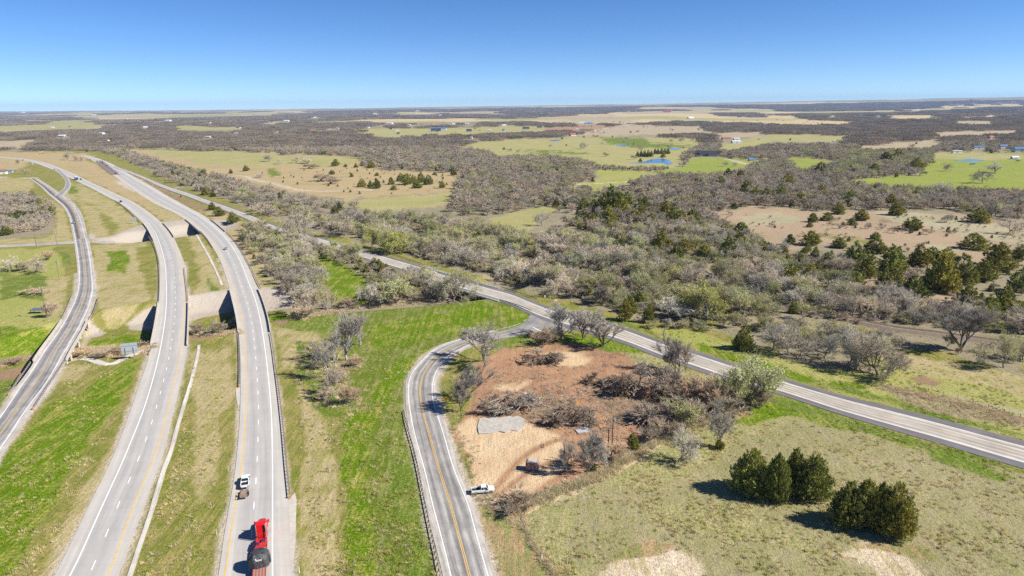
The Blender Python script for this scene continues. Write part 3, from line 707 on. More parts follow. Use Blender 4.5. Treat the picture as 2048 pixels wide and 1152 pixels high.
def stripe(mb, P, w, z, mi, dash=None, off=0.0, zf=None):
    """painted line along points P (world), w wide; dash = (on, period)"""
    P = resample(P, 1.5 if dash else 3.0)
    T = np.gradient(P, axis=0); T /= np.linalg.norm(T, axis=1)[:, None] + 1e-9
    N = np.stack([-T[:, 1], T[:, 0]], 1)
    Q = P + N * off
    def sheet(a):
        n = len(a); nn = N[:n]
        pass
    s = np.r_[0, np.cumsum(np.linalg.norm(np.diff(Q, axis=0), axis=1))]
    spans = [(0, s[-1])] if not dash else [(k, k + dash[0]) for k in np.arange(0, s[-1] - dash[0], dash[1])]
    for a, b in spans:
        k = max(2, int((b - a) / 3) + 1); t = np.linspace(a, b, k)
        x = np.interp(t, s, Q[:, 0]); y = np.interp(t, s, Q[:, 1]); nx = np.interp(t, s, N[:, 0]); ny = np.interp(t, s, N[:, 1])
        zz = np.full(k, z) if zf is None else zf(x, y) + z
        vs = []
        for i in range(k): vs += [(x[i] + nx[i] * w / 2, y[i] + ny[i] * w / 2, zz[i]), (x[i] - nx[i] * w / 2, y[i] - ny[i] * w / 2, zz[i])]
        mb.add(vs, [(2 * i, 2 * i + 1, 2 * i + 3, 2 * i + 2) for i in range(k - 1)], mi)

def make_roads():
    conc = [(0, (.47, .44, .40)), (.16, (.49, .46, .42)), (.2, (.43, .41, .385)), (.34, (.375, .36, .345)), (.46, (.44, .42, .395)), (.6, (.375, .36, .345)), (.74, (.43, .41, .385)), (.84, (.48, .455, .415)), (1, (.46, .425, .38))]
    m_hw = road_mat('highway_concrete', conc, .05, .06, .12, .10, .05)
    fr = [(0, (.52, .475, .43)), (.15, (.49, .45, .41)), (.19, (.33, .318, .31)), (.27, (.225, .22, .225)), (.33, (.26, .25, .25)), (.39, (.43, .405, .38)), (.46, (.27, .262, .26)), (.52, (.35, .335, .315)), (.60, (.23, .225, .23)), (.66, (.38, .36, .34)), (.72, (.28, .272, .27)), (.76, (.50, .46, .42)), (1, (.52, .47, .43))]
    m_fr = road_mat('patched_asphalt', fr, .2, .18, .3, 0, .2)
    co = [(0, (.50, .465, .42)), (.12, (.48, .445, .405)), (.17, (.45, .425, .395)), (.26, (.27, .258, .25)), (.36, (.45, .425, .395)), (.44, (.25, .24, .232)), (.5, (.30, .285, .275)), (.57, (.25, .24, .232)), (.66, (.45, .425, .395)), (.75, (.27, .258, .25)), (.84, (.45, .425, .395)), (.9, (.52, .485, .44)), (1, (.52, .48, .43))]
    m_co = road_mat('worn_chip_seal', co, .24, .25, .38, 0, .14)
    od = [(0, (.19, .18, .185)), (.20, (.16, .152, .16)), (.215, (.55, .50, .43)), (.29, (.53, .48, .41)), (.335, (.30, .28, .255)), (.38, (.55, .495, .42)), (.45, (.36, .33, .295)), (.5, (.52, .465, .39)), (.57, (.34, .31, .275)), (.63, (.56, .505, .43)), (.68, (.31, .285, .26)), (.74, (.56, .505, .43)), (.79, (.54, .49, .42)), (.805, (.16, .152, .16)), (1, (.19, .18, .19))]
    m_or = road_mat('old_highway_surface', od, .16, .16, .24, 0, .1)
    m_side = road_mat('grey_side_road', [(0, (.50, .46, .42)), (.5, (.40, .38, .35)), (1, (.50, .46, .42))], .2, .2, .25, 0, .2)
    m_dark = road_mat('dark_asphalt_patch', [(0, (.20, .165, .15)), (1, (.21, .17, .155))], .2, .2, .2)
    L = {k: road_lines(v, k == 'OR') for k, v in (('LC', LC), ('RC', RC), ('FR', FR), ('CO', CO), ('OR', OR))}
    make_road('southbound_highway', L['LC'][0], L['LC'][3], m_hw)
    make_road('northbound_highway', L['RC'][0], L['RC'][3], m_hw)
    m_up = road_mat('pale_frontage_concrete', [(0, (.50, .455, .41)), (.2, (.48, .44, .40)), (.24, (.17, .16, .17)), (.34, (.15, .145, .155)), (.44, (.22, .21, .21)), (.5, (.17, .162, .17)), (.54, (.42, .385, .35)), (.75, (.46, .42, .38)), (1, (.50, .45, .41))], .3, .3, .3, 0, .2)
    py = proj(L['FR'][0][:, 0], L['FR'][0][:, 1])[1]; k = int(np.argmax(py < 478)) if py[0] > py[-1] else 0
    make_road('frontage_road', L['FR'][0][:k + 1], L['FR'][3][:k + 1], m_fr); make_road('frontage_road', L['FR'][0][k:], L['FR'][3][k:], m_up)
    make_road('curving_county_road', L['CO'][0], L['CO'][3], m_co, .06, 2.0)
    make_road('old_highway', L['OR'][0], L['OR'][3], m_or, .085)
    # the flare where the curve meets the old highway
    fl = pxline('975,667 1010,661 1040,650 1056,638 1063,624', 4, 0, 1); fr2 = pxline('985,681 1030,673 1075,664 1115,662 1150,664', 4, 0, 1)
    make_road('junction_apron', fl, fr2, road_mat('junction_asphalt', [(0, (.32, .305, .29)), (1, (.36, .34, .31))], .25, .3, .3, 0, .3), .075, 2)
    a = pxline('108,392 118,384 128,376 131,366 127,356 118,347 104,337', 5, 0, 2); b = pxline('128,392 134,384 141,375 141,364 136,354 129,346 121,339', 5, 0, 2)
    make_road('slip_road', a, b, m_fr, .07, 3)
    x = pxline(XR, 6, 0, 3); x2 = x.copy(); T = np.gradient(x, axis=0); T /= np.linalg.norm(T, axis=1)[:, None]; N = np.stack([-T[:, 1], T[:, 0]], 1)
    make_road('crossing_road', x + N * 4.8, x - N * 4.8, m_side, .05, 2.5, lambda X, Y: valley(X, Y))
    a = pxline('190,321.5 196,329 207,339 222,350', 5, 0, 2); b = pxline('205,321 214,329 226,338 242,349', 5, 0, 2)
    make_road('queue_lane', a, b, m_dark, .068, 4)
    mb = MB(); mw, my = 0, 1
    def mid(P, Q): return (P + Q) / 2
    for k in ('LC', 'RC'):
        stripe(mb, L[k][1], .28, .078, mw if k == 'LC' else my); stripe(mb, L[k][2], .28, .078, my if k == 'LC' else mw)
        c = mid(L[k][1], L[k][2])
        stripe(mb, c, .22, .078, mw, (3.4, 12.2))
    stripe(mb, L['FR'][1], .22, .078, mw); stripe(mb, L['FR'][2], .22, .078, mw)
    c = L['FR'][1] * .47 + L['FR'][2] * .53
    stripe(mb, c, .12, .078, my, None, .15); stripe(mb, c, .12, .078, my, None, -.15)
    stripe(mb, L['CO'][1], .20, .078, mw); stripe(mb, L['CO'][2], .20, .078, mw)
    c = mid(L['CO'][1], L['CO'][2])
    stripe(mb, c, .17, .078, my, None, .19); stripe(mb, c, .17, .078, my, None, -.19)
    stripe(mb, L['OR'][1], .20, .094, mw); stripe(mb, L['OR'][2], .20, .094, mw)
    stripe(mb, mid(L['OR'][1], L['OR'][2]), .2, .094, my, (5, 15))
    stripe(mb, pxline('992,660 1020,654 1040,648 1053,639', 3), .2, .078, mw); stripe(mb, pxline('1066,655 1081,662', 3), .5, .096, mw)
    o = mb.build('road_markings', [M['mark_white'], M['mark_yellow']]); tag(o, kind='structure')
    # concrete shoulders that widen where the guardrails end
    mb = MB()
    for s in ('577,1000 590,985 593,1000 591,1078 587,1120 579,1120 580,1060', '471,776 480,776 480,800 476,815 473,800', '367,535 372,530 374,585 378,588 379,592 376,596 371,592'):
        P = poly(s); X, Y = G(P[:, 0], P[:, 1]); n = len(P)
        mb.add([(X[i], Y[i], .066) for i in range(n)] + [(X[i], Y[i], -.3) for i in range(n)], [tuple(range(n))] + [(i, i + n, (i + 1) % n + n, (i + 1) % n) for i in range(n)])
    # ragged pale gravel where the shoulders of the frontage road crumble
    o = mb.build('concrete_shoulders', M['concrete']); tag(o, kind='structure')
    # concrete gutters and ditch aprons
    mg = road_mat('gutter_concrete', [(0, (.62, .57, .51)), (.5, (.70, .65, .59)), (1, (.60, .55, .49))], .25, .2, .35, 0, .2)
    for px, w in (('398,690 395,712 383,760 371,800 356,850 341,905 329,935 314,985 299,1035 280,1090 257,1160 225,1250', 1.15), ('392,468 405,490 420,517 435,548 444,571', 1.3), ('144,716 180,719 208,728 229,727 262,710 300,697', 3.0)):
        P = resample(pxline(px, 6, 0, 2), 2.0); T = np.gradient(P, axis=0); T /= np.linalg.norm(T, axis=1)[:, None]; N = np.stack([-T[:, 1], T[:, 0]], 1)
        k = (1 + .25 * (vnoise(np.arange(len(P)) / 2.0, P[:, 0] * 0, 4) - .5))[:, None]
        make_road('concrete_gutter', P + N * w / 2 * k, P - N * w / 2 * k, mg, .09, 2.0, hgt)
    # rails of the line through the woods
    mb = MB(); P = resample(RAILP, 8); T = np.gradient(P, axis=0); T /= np.linalg.norm(T, axis=1)[:, None]; N = np.stack([-T[:, 1], T[:, 0]], 1)
    z = hgt(P[:, 0], P[:, 1])
    bed = np.concatenate([P + N * 5, P + N * 2.2, P - N * 2.2, P - N * 5], 1).reshape(-1, 4, 2)
    vs = []; fs = []
    for i in range(len(P)):
        for j, dz in enumerate((-.5, .9, .9, -.5)): vs.append((bed[i, j, 0], bed[i, j, 1], z[i] + dz))
    for i in range(len(P) - 1):
        for j in range(3): fs.append((i * 4 + j, i * 4 + j + 1, i * 4 + j + 5, i * 4 + j + 4))
    mb.add(vs, fs, 0)
    for s in (-.72, .72):
        Q = P + N * s
        mb.tube([(Q[i, 0], Q[i, 1], z[i] + 1.05) for i in range(len(Q))], .09, 4, 1)
    bal = NT('rail_ballast'); f = bal.noise(bal.pos(), .8, 4); bal.done(bal.mix(bal.rng(f, .35, .65), (.25, .20, .15), (.20, .16, .125)), .95, 0, .1)
    o = mb.build('railway', [bal.mat, M['darkwood']]); tag(o, kind='structure')
    return L

# ------------------------------------------------------------------ bridges, rails, fences
def between(P, y0, y1):
    px, py = proj(P[:, 0], P[:, 1]); m = (py >= min(y0, y1)) & (py <= max(y0, y1)); return P[m]

def offset_line(P, off):
    T = np.gradient(P, axis=0); T /= np.linalg.norm(T, axis=1)[:, None] + 1e-9
    return P + np.stack([-T[:, 1], T[:, 0]], 1) * off

def sweep(mb, P, prof, mi=0, z=0.0, base=(0, 0)):
    """profile [(sideways, up)] swept along ground line P"""
    T = np.gradient(P, axis=0); T /= np.linalg.norm(T, axis=1)[:, None] + 1e-9
    N = np.stack([-T[:, 1], T[:, 0]], 1); n = len(prof); vs = []; fs = []
    for i in range(len(P)):
        for a, h in prof: vs.append((P[i, 0] + N[i, 0] * a - base[0], P[i, 1] + N[i, 1] * a - base[1], z + h))
    for i in range(len(P) - 1):
        for j in range(n): fs.append((i * n + j, i * n + (j + 1) % n, (i + 1) * n + (j + 1) % n, (i + 1) * n + j))
    fs += [tuple(range(n))[::-1], tuple((len(P) - 1) * n + j for j in range(n))]
    mb.add(vs, fs, mi)

def bridge(name, label, La, Ra, rng, spans, slant=0.0, rail='concrete', across=None):
    if across: 
        f = lambda P: P[(proj(P[:, 0], P[:, 1])[0] > across[0]) & (proj(P[:, 0], P[:, 1])[0] < across[1])]
    else: f = lambda P: between(P, *rng)
    a, b = f(resample(La, 1.0)), f(resample(Ra, 1.0))
    n = 26
    k = lambda P: np.stack([np.interp(np.linspace(0, len(P) - 1, n), np.arange(len(P)), P[:, i]) for i in (0, 1)], 1)
    a, b = k(a), k(b)
    if (a[0] - b[0]) @ np.array([-(a[1] - a[0])[1], (a[1] - a[0])[0]]) < 0: a, b = b, a      # a on the left of travel
    o0 = ((a[0] + b[0]) / 2)
    t = thing(name, label, 'bridge', (o0[0], o0[1], 0))
    w = np.linalg.norm(a - b, axis=1).mean()
    mb = MB(); vs = []
    aa = offset_line(a, .45); bb = offset_line(b, -.45)
    for i in range(n):
        for P, z in ((aa, -.03), (bb, -.03), (bb, -.42), (aa, -.42)): vs.append((P[i, 0] - o0[0], P[i, 1] - o0[1], z))
    fs = [(i * 4 + j, i * 4 + (j + 1) % 4, i * 4 + 4 + (j + 1) % 4, i * 4 + 4 + j) for i in range(n - 1) for j in range(4)] + [(3, 2, 1, 0), tuple(4 * (n - 1) + j for j in range(4))]
    mb.add(vs, fs); mb.build('deck', M['concrete'], t)
    for q in np.linspace(.06, .94, 5):
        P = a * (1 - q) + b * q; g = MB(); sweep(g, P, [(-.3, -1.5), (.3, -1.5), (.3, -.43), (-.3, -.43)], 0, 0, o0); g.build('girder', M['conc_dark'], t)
    for s, P in ((1, a), (-1, b)):
        g = MB(); Q = offset_line(P, s * .22)
        if rail == 'concrete':
            sweep(g, Q, [(-.2, .105), (.2, .105), (.2, .42), (-.2, .42)], 0, 0, o0)
            sweep(g, Q, [(-.2, .78), (.2, .78), (.2, 1.08), (-.2, 1.08)], 0, 0, o0)
            for p in resample(Q, 2.6): g.box((p[0] - o0[0], p[1] - o0[1], .6), (.5, .3, .36), math.atan2(Q[-1][1] - Q[0][1], Q[-1][0] - Q[0][0]))
        else:
            sweep(g, Q, [(-.15, .105), (.15, .105), (.15, .35), (-.15, .35)], 0, 0, o0)
            for zz in (.62, .95): sweep(g, Q, [(-.07, zz), (.07, zz), (.07, zz + .14), (-.07, zz + .14)], 0, 0, o0)
            for p in resample(Q, 2.0): g.box((p[0] - o0[0], p[1] - o0[1], .63), (.18, .18, .7))
        g.build('parapet', M['concrete'] if rail == 'concrete' else M['white_paint'], t)
    for i in range(1, spans):
        q = i / spans; j = int(q * (n - 1)); A = a[j] - o0; B = b[j] - o0; d = (B - A); L = np.linalg.norm(d); d = d / L; rz = math.atan2(d[1], d[0]); c = (A + B) / 2
        pb = MB(); pb.box((c[0], c[1], -1.85), (L * .98, 1.1, .7), rz)
        for s in (-.36, 0, .36):
            x, y = c + d * s * L; h = float(hgt(x + o0[0], y + o0[1])) - .6
            pb.tube([(x, y, h), (x, y, -2.19)], .48, 10)
        pb.build('pier', M['concrete'], t)
    for j, s in ((0, 1), (n - 1, -1)):
        A = a[j] - o0; B = b[j] - o0; d = B - A; L = np.linalg.norm(d); rz = math.atan2(d[1], d[0]); c = (A + B) / 2
        MB().box((c[0], c[1], -2.02), (L + 1.2, .8, 3.1), rz).build('abutment', M['concrete'], t)
    return t

POSTMESH = {}
def guardrail(label, px, side=1, markers=(), group='steel guardrails along the roads', step=2.0, z0=0.0, sink=False):
    P = pxline(px, 6, 0, 3)
    o0 = P[0]; t = thing('guardrail', label, 'guardrail', (o0[0], o0[1], z0), 0, group)
    Q = resample(P, 2.0)
    g = MB(); sweep(g, Q, [(-.02, .52), (.03, .56), (-.02, .64), (.03, .70), (-.02, .74), (.03, .80), (-.01, .86), (-.06, .86), (-.02, .80), (-.07, .74), (-.02, .70), (-.07, .64), (-.02, .56), (-.06, .52)], 0, 0, o0)
    g.build('beam', M['steel'], t)
    L = np.linalg.norm(np.diff(Q, axis=0), axis=1).sum(); step = max(step, L / 95)
    first = None
    T = resample(offset_line(Q, -.22 * side), step)
    for i, p in enumerate(T):
        loc = (p[0] - o0[0], p[1] - o0[1], 0); d = Q[min(int(i * len(Q) / len(T)) + 1, len(Q) - 1)] - Q[min(int(i * len(Q) / len(T)), len(Q) - 2)]
        rz = math.atan2(d[1], d[0])
        if first is None:
            if 'p' not in POSTMESH:
                b = MB(); b.box((0, 0, .28), (.17, .22, 1.2)); b.box((0, .16 * 1, .70), (.15, .14, .34)); first = b.build('post', M['wood'], t); POSTMESH['p'] = first.data
            else: first = link('post', POSTMESH['p'], t)
            first.location = loc; first.rotation_euler = (0, 0, rz + (0 if side > 0 else math.pi))
        else: dup(first, loc, rz + (0 if side > 0 else math.pi), None, None, None, t)
    for e in markers:
        p = Q[e]; MB().box((p[0] - o0[0], p[1] - o0[1], .68), (.45, .30, .55)).build('end_marker', M['amber'], t)
    return t

def make_structures(L):
    bridge('highway_bridge', 'pale concrete bridge carrying the left highway carriageway over the brushy creek', L['LC'][0], L['LC'][3], (606, 692), 3)
    bridge('highway_bridge', 'pale concrete bridge carrying the right highway carriageway over the brushy creek', L['RC'][0], L['RC'][3], (580, 666), 3)
    bridge('highway_bridge', 'overpass of the left highway carriageway above the grey crossing road', L['LC'][0], L['LC'][3], (447, 475), 2)
    bridge('highway_bridge', 'overpass of the right highway carriageway above the grey crossing road', L['RC'][0], L['RC'][3], (440, 464), 2)
    bridge('road_bridge', 'frontage road bridge with pale parapets and dark patched asphalt over the creek', L['FR'][0], L['FR'][3], (642, 724), 3)
    bridge('road_bridge', 'old highway bridge with white post rails among the budding trees', L['OR'][0], L['OR'][3], None, 4, 0, 'post', (848, 1000))
    guardrail('long steel guardrail beside the right highway carriageway, its orange end mark near the red truck', '579,997 575,960 571,920 566,864 559,800 551,740 544,690 540,668', 1, (0,))
    guardrail('steel guardrail on the outer bend between the two right carriageway bridges', '521,578 510,556 500,534 484,505 470,484 452,466', 1)
    guardrail('short steel guardrail on the median side of the right carriageway, ending above the grass', '479,774 480,740 479,700 477,668', -1, (0,))
    guardrail('steel guardrail on the median edge of the right carriageway past the crossing road', '426,497 415,480 404,467 397,461', -1)
    guardrail('steel guardrail on the outer edge of the left carriageway between its two bridges', '318,604 319,570 318,535 314,510 306,488 298,474', -1)
    guardrail('steel guardrail on the left carriageway beyond the crossing road overpass', '280,446 268,434 254,420 240,408 230,402', -1)
    guardrail('short steel guardrail on the left carriageway by the two grey sign backs', '298,710 303,700 309,690', -1, (0,))
    guardrail('double ended steel guardrail on the median side of the left carriageway', '375,604 374,585 371,560 368,537', 1)
    guardrail('steel guardrail on the left side of the frontage road above the ditch', '17,791 38,762 62,727', -1, (0,))
    guardrail('steel guardrail on the right side of the frontage road beside the bright green slope', '66,820 88,785 112,750 130,722', 1, (0,))
    guardrail('white ended guardrail on the right side of the frontage road north of its bridge', '181,640 190,618 196,598', 1)
    guardrail('white ended guardrail on the left side of the frontage road north of its bridge', '122,642 133,620 144,592', -1)
    guardrail('long guardrail on dark posts along the left side of the curving county road', '881,1156 872,1110 862,1064 847,992 837,940 826,895 816,860 808,824', -1)
    guardrail('guardrail from the old highway bridge down to the junction', '1000,601 1022,608 1045,616 1062,623', -1)
    guardrail('guardrail along the far side of the old highway before its bridge', '765,504 790,511 820,521 845,530', -1)
    guardrail('guardrail along the far side of the old highway beyond its bridge', '1003,576 1040,588 1074,600', -1)

def fence(label, px, step=4.0, h=1.3, mat='steel'):
    P = poly(px); x, y, z = GT(P[:, 0], P[:, 1]); Q = resample(np.stack([x, y], 1), step); z = hgt(Q[:, 0], Q[:, 1])
    t = thing('wire_fence', label, 'fence', (Q[0, 0], Q[0, 1], z[0]), 0)
    first = None; rr = random.Random(len(Q))
    for i in range(min(len(Q), 99)):
        loc = (Q[i, 0] - Q[0, 0], Q[i, 1] - Q[0, 1], z[i] - z[0])
        if first is None:
            first = MB().tube([(0, 0, -.4), (0, 0, h)], .07, 5).build('post', M['wood'] if mat == 'wood' else M['darkwood'], t)
        else:
            c = dup(first, loc, 0, None, None, None, t); c.rotation_euler = (rr.uniform(-.05, .05), rr.uniform(-.05, .05), 0)
    g = MB()
    for k in (.35, .7, 1.05): g.tube([(Q[i, 0] - Q[0, 0], Q[i, 1] - Q[0, 1], z[i] - z[0] + k) for i in range(len(Q))], .012, 3)
    g.build('wire', M['steel'], t)

def at(px, py):
    x, y, z = GT(px, py); return float(x), float(y), float(z)

def utility_pole(label, base, top, arm=True, can=True, lean=0.0, rz=.4):
    x, y, z = at(*base); m = mpp(base[1]); h = (base[1] - top[1]) * m / math.cos(TH + math.atan((base[1] - 576) / FPX)) 
    t = thing('utility_pole', label, 'utility pole', (x, y, z), rz, 'wooden utility poles')
    MB().tube([(0, 0, -.5), (lean, 0, h)], [.19, .12], 8).build('pole', M['darkwood'] if not arm else M['wood'], t)
    if arm:
        MB().box((lean, 0, h - .45), (2.7, .16, .16)).build('crossarm', M['wood'], t)
        for s in (-1.2, -.6, .6, 1.2): MB().tube([(lean + s, 0, h - .37), (lean + s, 0, h - .12)], [.07, .05], 6).build('insulator', M['white_paint'], t)
    if can:
        MB().tube([(lean + .42, 0, h - 1.9), (lean + .42, 0, h - 1.0)], .28, 10).build('transformer', M['transformer'], t)
    return t

def sign_back(label, px, base_y, w, hgt_px):
    """big guide sign seen from behind: w x h photo pixels, its foot at base_y"""
    x, y, z = at(px, base_y); m = mpp(base_y); c = math.cos(TH + math.atan((base_y - 576) / FPX))
    W = w * m; Hs = hgt_px[0] * m / c; lift = hgt_px[1] * m / c
    t = thing('guide_sign', label, 'road sign', (x, y, z), math.atan2(x, y) * -.6)
    n = 2
    for s in range(n): MB().box((-W / 4 + s * W / 2, 0, lift + Hs / 2), (W / 2 - .06, .06, Hs)).build('sign_panel', M['sign_back'], t)
    for s in (-.25, .25): MB().box((s * W, -.14, (lift + Hs * .6) / 2 - .3), (.2, .2, lift + Hs * .6 + .6)).build('post', M['steel'], t)
    g = MB()
    for k in (.25, .75): g.box((0, -.08, lift + Hs * k), (W * .96, .08, .12))
    g.build('brace', M['steel'], t)

def diamond(label, base, top_y, size=1.15, rz=0.0, dark=False):
    x, y, z = at(*base); m = mpp(base[1]); h = max(2.2, (base[1] - top_y) * m / math.cos(TH + math.atan((base[1] - 576) / FPX)))
    t = thing('warning_sign', label, 'road sign', (x, y, z), rz, 'yellow diamond warning signs')
    MB().tube([(0, .04, -.4), (0, .04, h)], .05, 6).build('post', M['steel'], t)
    MB().box((0, -.02, h - size * .35), (size, .03, size), 0, 0, 1, R(45)).build('sign_panel', M['sign_yellow'], t)
    if dark:
        k = MB(); k.box((0, -.045, h - size * .35), (.14, .02, .55)); k.box((.12, -.046, h - size * .35 + .2), (.34, .02, .13)); k.build('symbol', M['black'], t)

def make_furniture():
    utility_pole('wooden utility pole with crossarm and grey transformer beside the bare thicket', (114, 470), (110, 421))
    utility_pole('thin plain pole standing just south of the grey crossing road', (73, 492), (71, 468), False, False)
    utility_pole('wooden utility pole right at the crossing road, next to the frontage road corner', (116, 500), (114, 464), True, False)
    utility_pole('wooden utility pole with wide crossarm and transformer above the pasture', (119, 560), (112, 520))
    utility_pole('wooden utility pole with transformer beside the low blue sheet roof', (94, 636), (87, 574))
    utility_pole('plain wooden pole at the left border of the picture in the pasture', (2, 668), (1, 606), False, False)
    utility_pole('tall dark wooden pole at the lower edge of the cleared lot', (1223, 912), (1224, 836), False, True, .2)
    utility_pole('shorter dark pole beside the tall one on the cleared lot', (1216, 911), (1215, 858), False, False)
    sign_back('pair of wide grey sign backs on two posts beside the left highway carriageway', 262, 718, 30, (21, 11))
    sign_back('small grey sign back beside the left carriageway overpass', 268, 447, 11, (6, 6))
    diamond('yellow diamond sign beside the old highway past the junction', (1112, 617), 599, 1.3, .3)
    diamond('yellow diamond sign with dark arrow facing drivers on the county road bend', (893, 818), 795, 1.35, .1, True)
    diamond('yellow diamond sign between the right carriageway and the old highway', (287, 367), 359, 2.2, 0)
    diamond('yellow diamond sign beside the old highway near two cedars', (433, 407), 398, 1.9, 0)
    x, y, z = at(1090, 601); t = thing('post_sign', 'small white rectangular sign on a post beside the old highway', 'road sign', (x, y, z))
    MB().tube([(0, .04, -.3), (0, .04, 2.6)], .05, 6).build('post', M['steel'], t); MB().box((0, -.02, 2.2), (.8, .03, 1.1)).build('sign_panel', M['white_paint'], t)
    x, y, z = at(751, 507); t = thing('post_sign', 'small green road sign by the trees at the old highway', 'road sign', (x, y, z))
    MB().tube([(0, .04, -.3), (0, .04, 3.0)], .06, 6).build('post', M['steel'], t); MB().box((0, -.02, 2.6), (1.5, .03, 1.0)).build('sign_panel', M['sign_green'], t)
    x, y, z = at(66, 331); t = thing('tall_sign', 'tall white sign board beside the far left carriageway', 'road sign', (x, y, z))
    for s in (-1, 1): MB().box((s, .1, 1.6), (.2, .2, 3.8)).build('post', M['steel'], t)
    MB().box((0, 0, 3.6), (3.4, .12, 4.2)).build('sign_panel', M['white_paint'], t)
    for i, (a, b, l) in enumerate(((457, 942, 'thin white marker post in the median grass beside the white pickup'), (434, 1070, 'thin white marker post in the median grass level with the red truck'), (599, 1146, 'thin white marker post in the grass right of the highway at the bottom edge'), (1084, 1120, 'thin white marker post with red tip at the field fence'))):
        x, y, z = at(a, b); t = thing('marker_post', l, 'marker post', (x, y, z), .2 * i, 'white marker posts')
        MB().box((0, 0, .6), (.14, .06, 1.7)).build('post', M['white_paint'], t); MB().box((0, -.04, 1.3), (.15, .04, .2)).build('reflector', M['amber'], t)
    for a, b, l in ((186, 484, 'orange traffic barrel at the crossing road corner'), (75, 308, 'orange traffic barrel far up the left highway by the yellow truck')):
        x, y, z = at(a, b); t = thing('traffic_barrel', l, 'traffic barrel', (x, y, z)); s = 1.0 if b > 400 else 1.6
        MB().tube([(0, 0, 0), (0, 0, 1.1 * s)], [.34 * s, .27 * s], 12).build('barrel', M['amber'], t); MB().tube([(0, 0, .45 * s), (0, 0, .6 * s)], [.325 * s, .315 * s], 12).build('band', M['white_paint'], t)
    x, y, z = at(77, 626); t = thing('sheet_roof_shelter', 'low shelter with a blue grey sheet roof in the left pasture', 'shelter', (x, y, z), .05)
    MB().box((0, 0, 1.9), (6.2, 3.0, .12), 0, 0, 1, 0, R(8)).build('roof', M['blue_sheet'], t)
    for sx in (-2.8, 2.8):
        for sy in (-1.2, 1.2): MB().box((sx, sy, .8), (.14, .14, 2.0)).build('post', M['darkwood'], t)
    fence('wire fence with dark posts along the rough strip beyond the old highway', '1800,769 1868,786 1930,803 2000,823 2048,838 2110,856', 4.2)
    fence('wire fence with leaning posts along the edge of the dry field', '1035,1028 1048,1060 1064,1088 1090,1125 1118,1172', 3.2, 1.4, 'wood')
    fence('wire fence between the tall dry grass and the cleared lot', '1052,1012 1100,982 1170,957 1235,925 1300,888 1345,866', 3.4, 1.3, 'wood')
    fence('wire fence along the verge between the cleared lot and the old highway', '1160,690 1240,708 1310,735 1390,768', 3.6, 1.3, 'wood')
# ------------------------------------------------------------------ trees
def bark_mat(name, a, b, thin=0.0):
    t = NT(name); o = t.n('ShaderNodeObjectInfo').outputs['Random']; f = t.noise(t.objco(), 1.3, 3)
    col = t.mix(t.rng(f, .3, .7), a, b); k = t.rng(o, 0, 1, .70, 1.25); w = t.rng(t.math('FRACT', t.math('MULTIPLY', o, 5.7)), 0, 1, .94, 1.08)
    col = t.mix(1.0, col, t.n('ShaderNodeCombineColor', i={0: t.math('MULTIPLY', k, w), 1: k, 2: t.math('DIVIDE', k, w)}).outputs[0], 'MULTIPLY')
    d = t.n('ShaderNodeBsdfDiffuse', i={'Color': col})
    if thin:
        tr = t.n('ShaderNodeBsdfTranslucent', i={'Color': col}); d = t.n('ShaderNodeMixShader', i={0: thin, 1: d.outputs[0], 2: tr.outputs[0]})
    t.t.links.new(d.outputs[0], t.out.inputs[0]); return t.mat

def leaf_mat(name, a, b, c, warm=.12):
    """a, b: two leaf tones in clumps; c: tips; every tree a little different"""
    t = NT(name); o = t.n('ShaderNodeObjectInfo').outputs['Random']; oc = t.objco()
    f = t.noise(oc, .55, 3); g = t.noise(oc, 2.6, 2)
    col = t.mix(t.rng(f, .35, .65), a, b); col = t.mix(t.rng(g, .52, .74), col, c)
    k = t.rng(o, 0, 1, .74, 1.26); w = t.rng(t.math('FRACT', t.math('MULTIPLY', o, 7.3)), 0, 1, 1 - warm, 1 + warm)
    col = t.mix(1.0, col, t.n('ShaderNodeCombineColor', i={0: t.math('MULTIPLY', k, w), 1: k, 2: t.math('DIVIDE', k, w)}).outputs[0], 'MULTIPLY')
    d = t.n('ShaderNodeBsdfDiffuse', i={'Color': col}); tr = t.n('ShaderNodeBsdfTranslucent', i={'Color': col})
    m = t.n('ShaderNodeMixShader', i={0: .22, 1: d.outputs[0], 2: tr.outputs[0]})
    t.t.links.new(m.outputs[0], t.out.inputs[0]); return t.mat

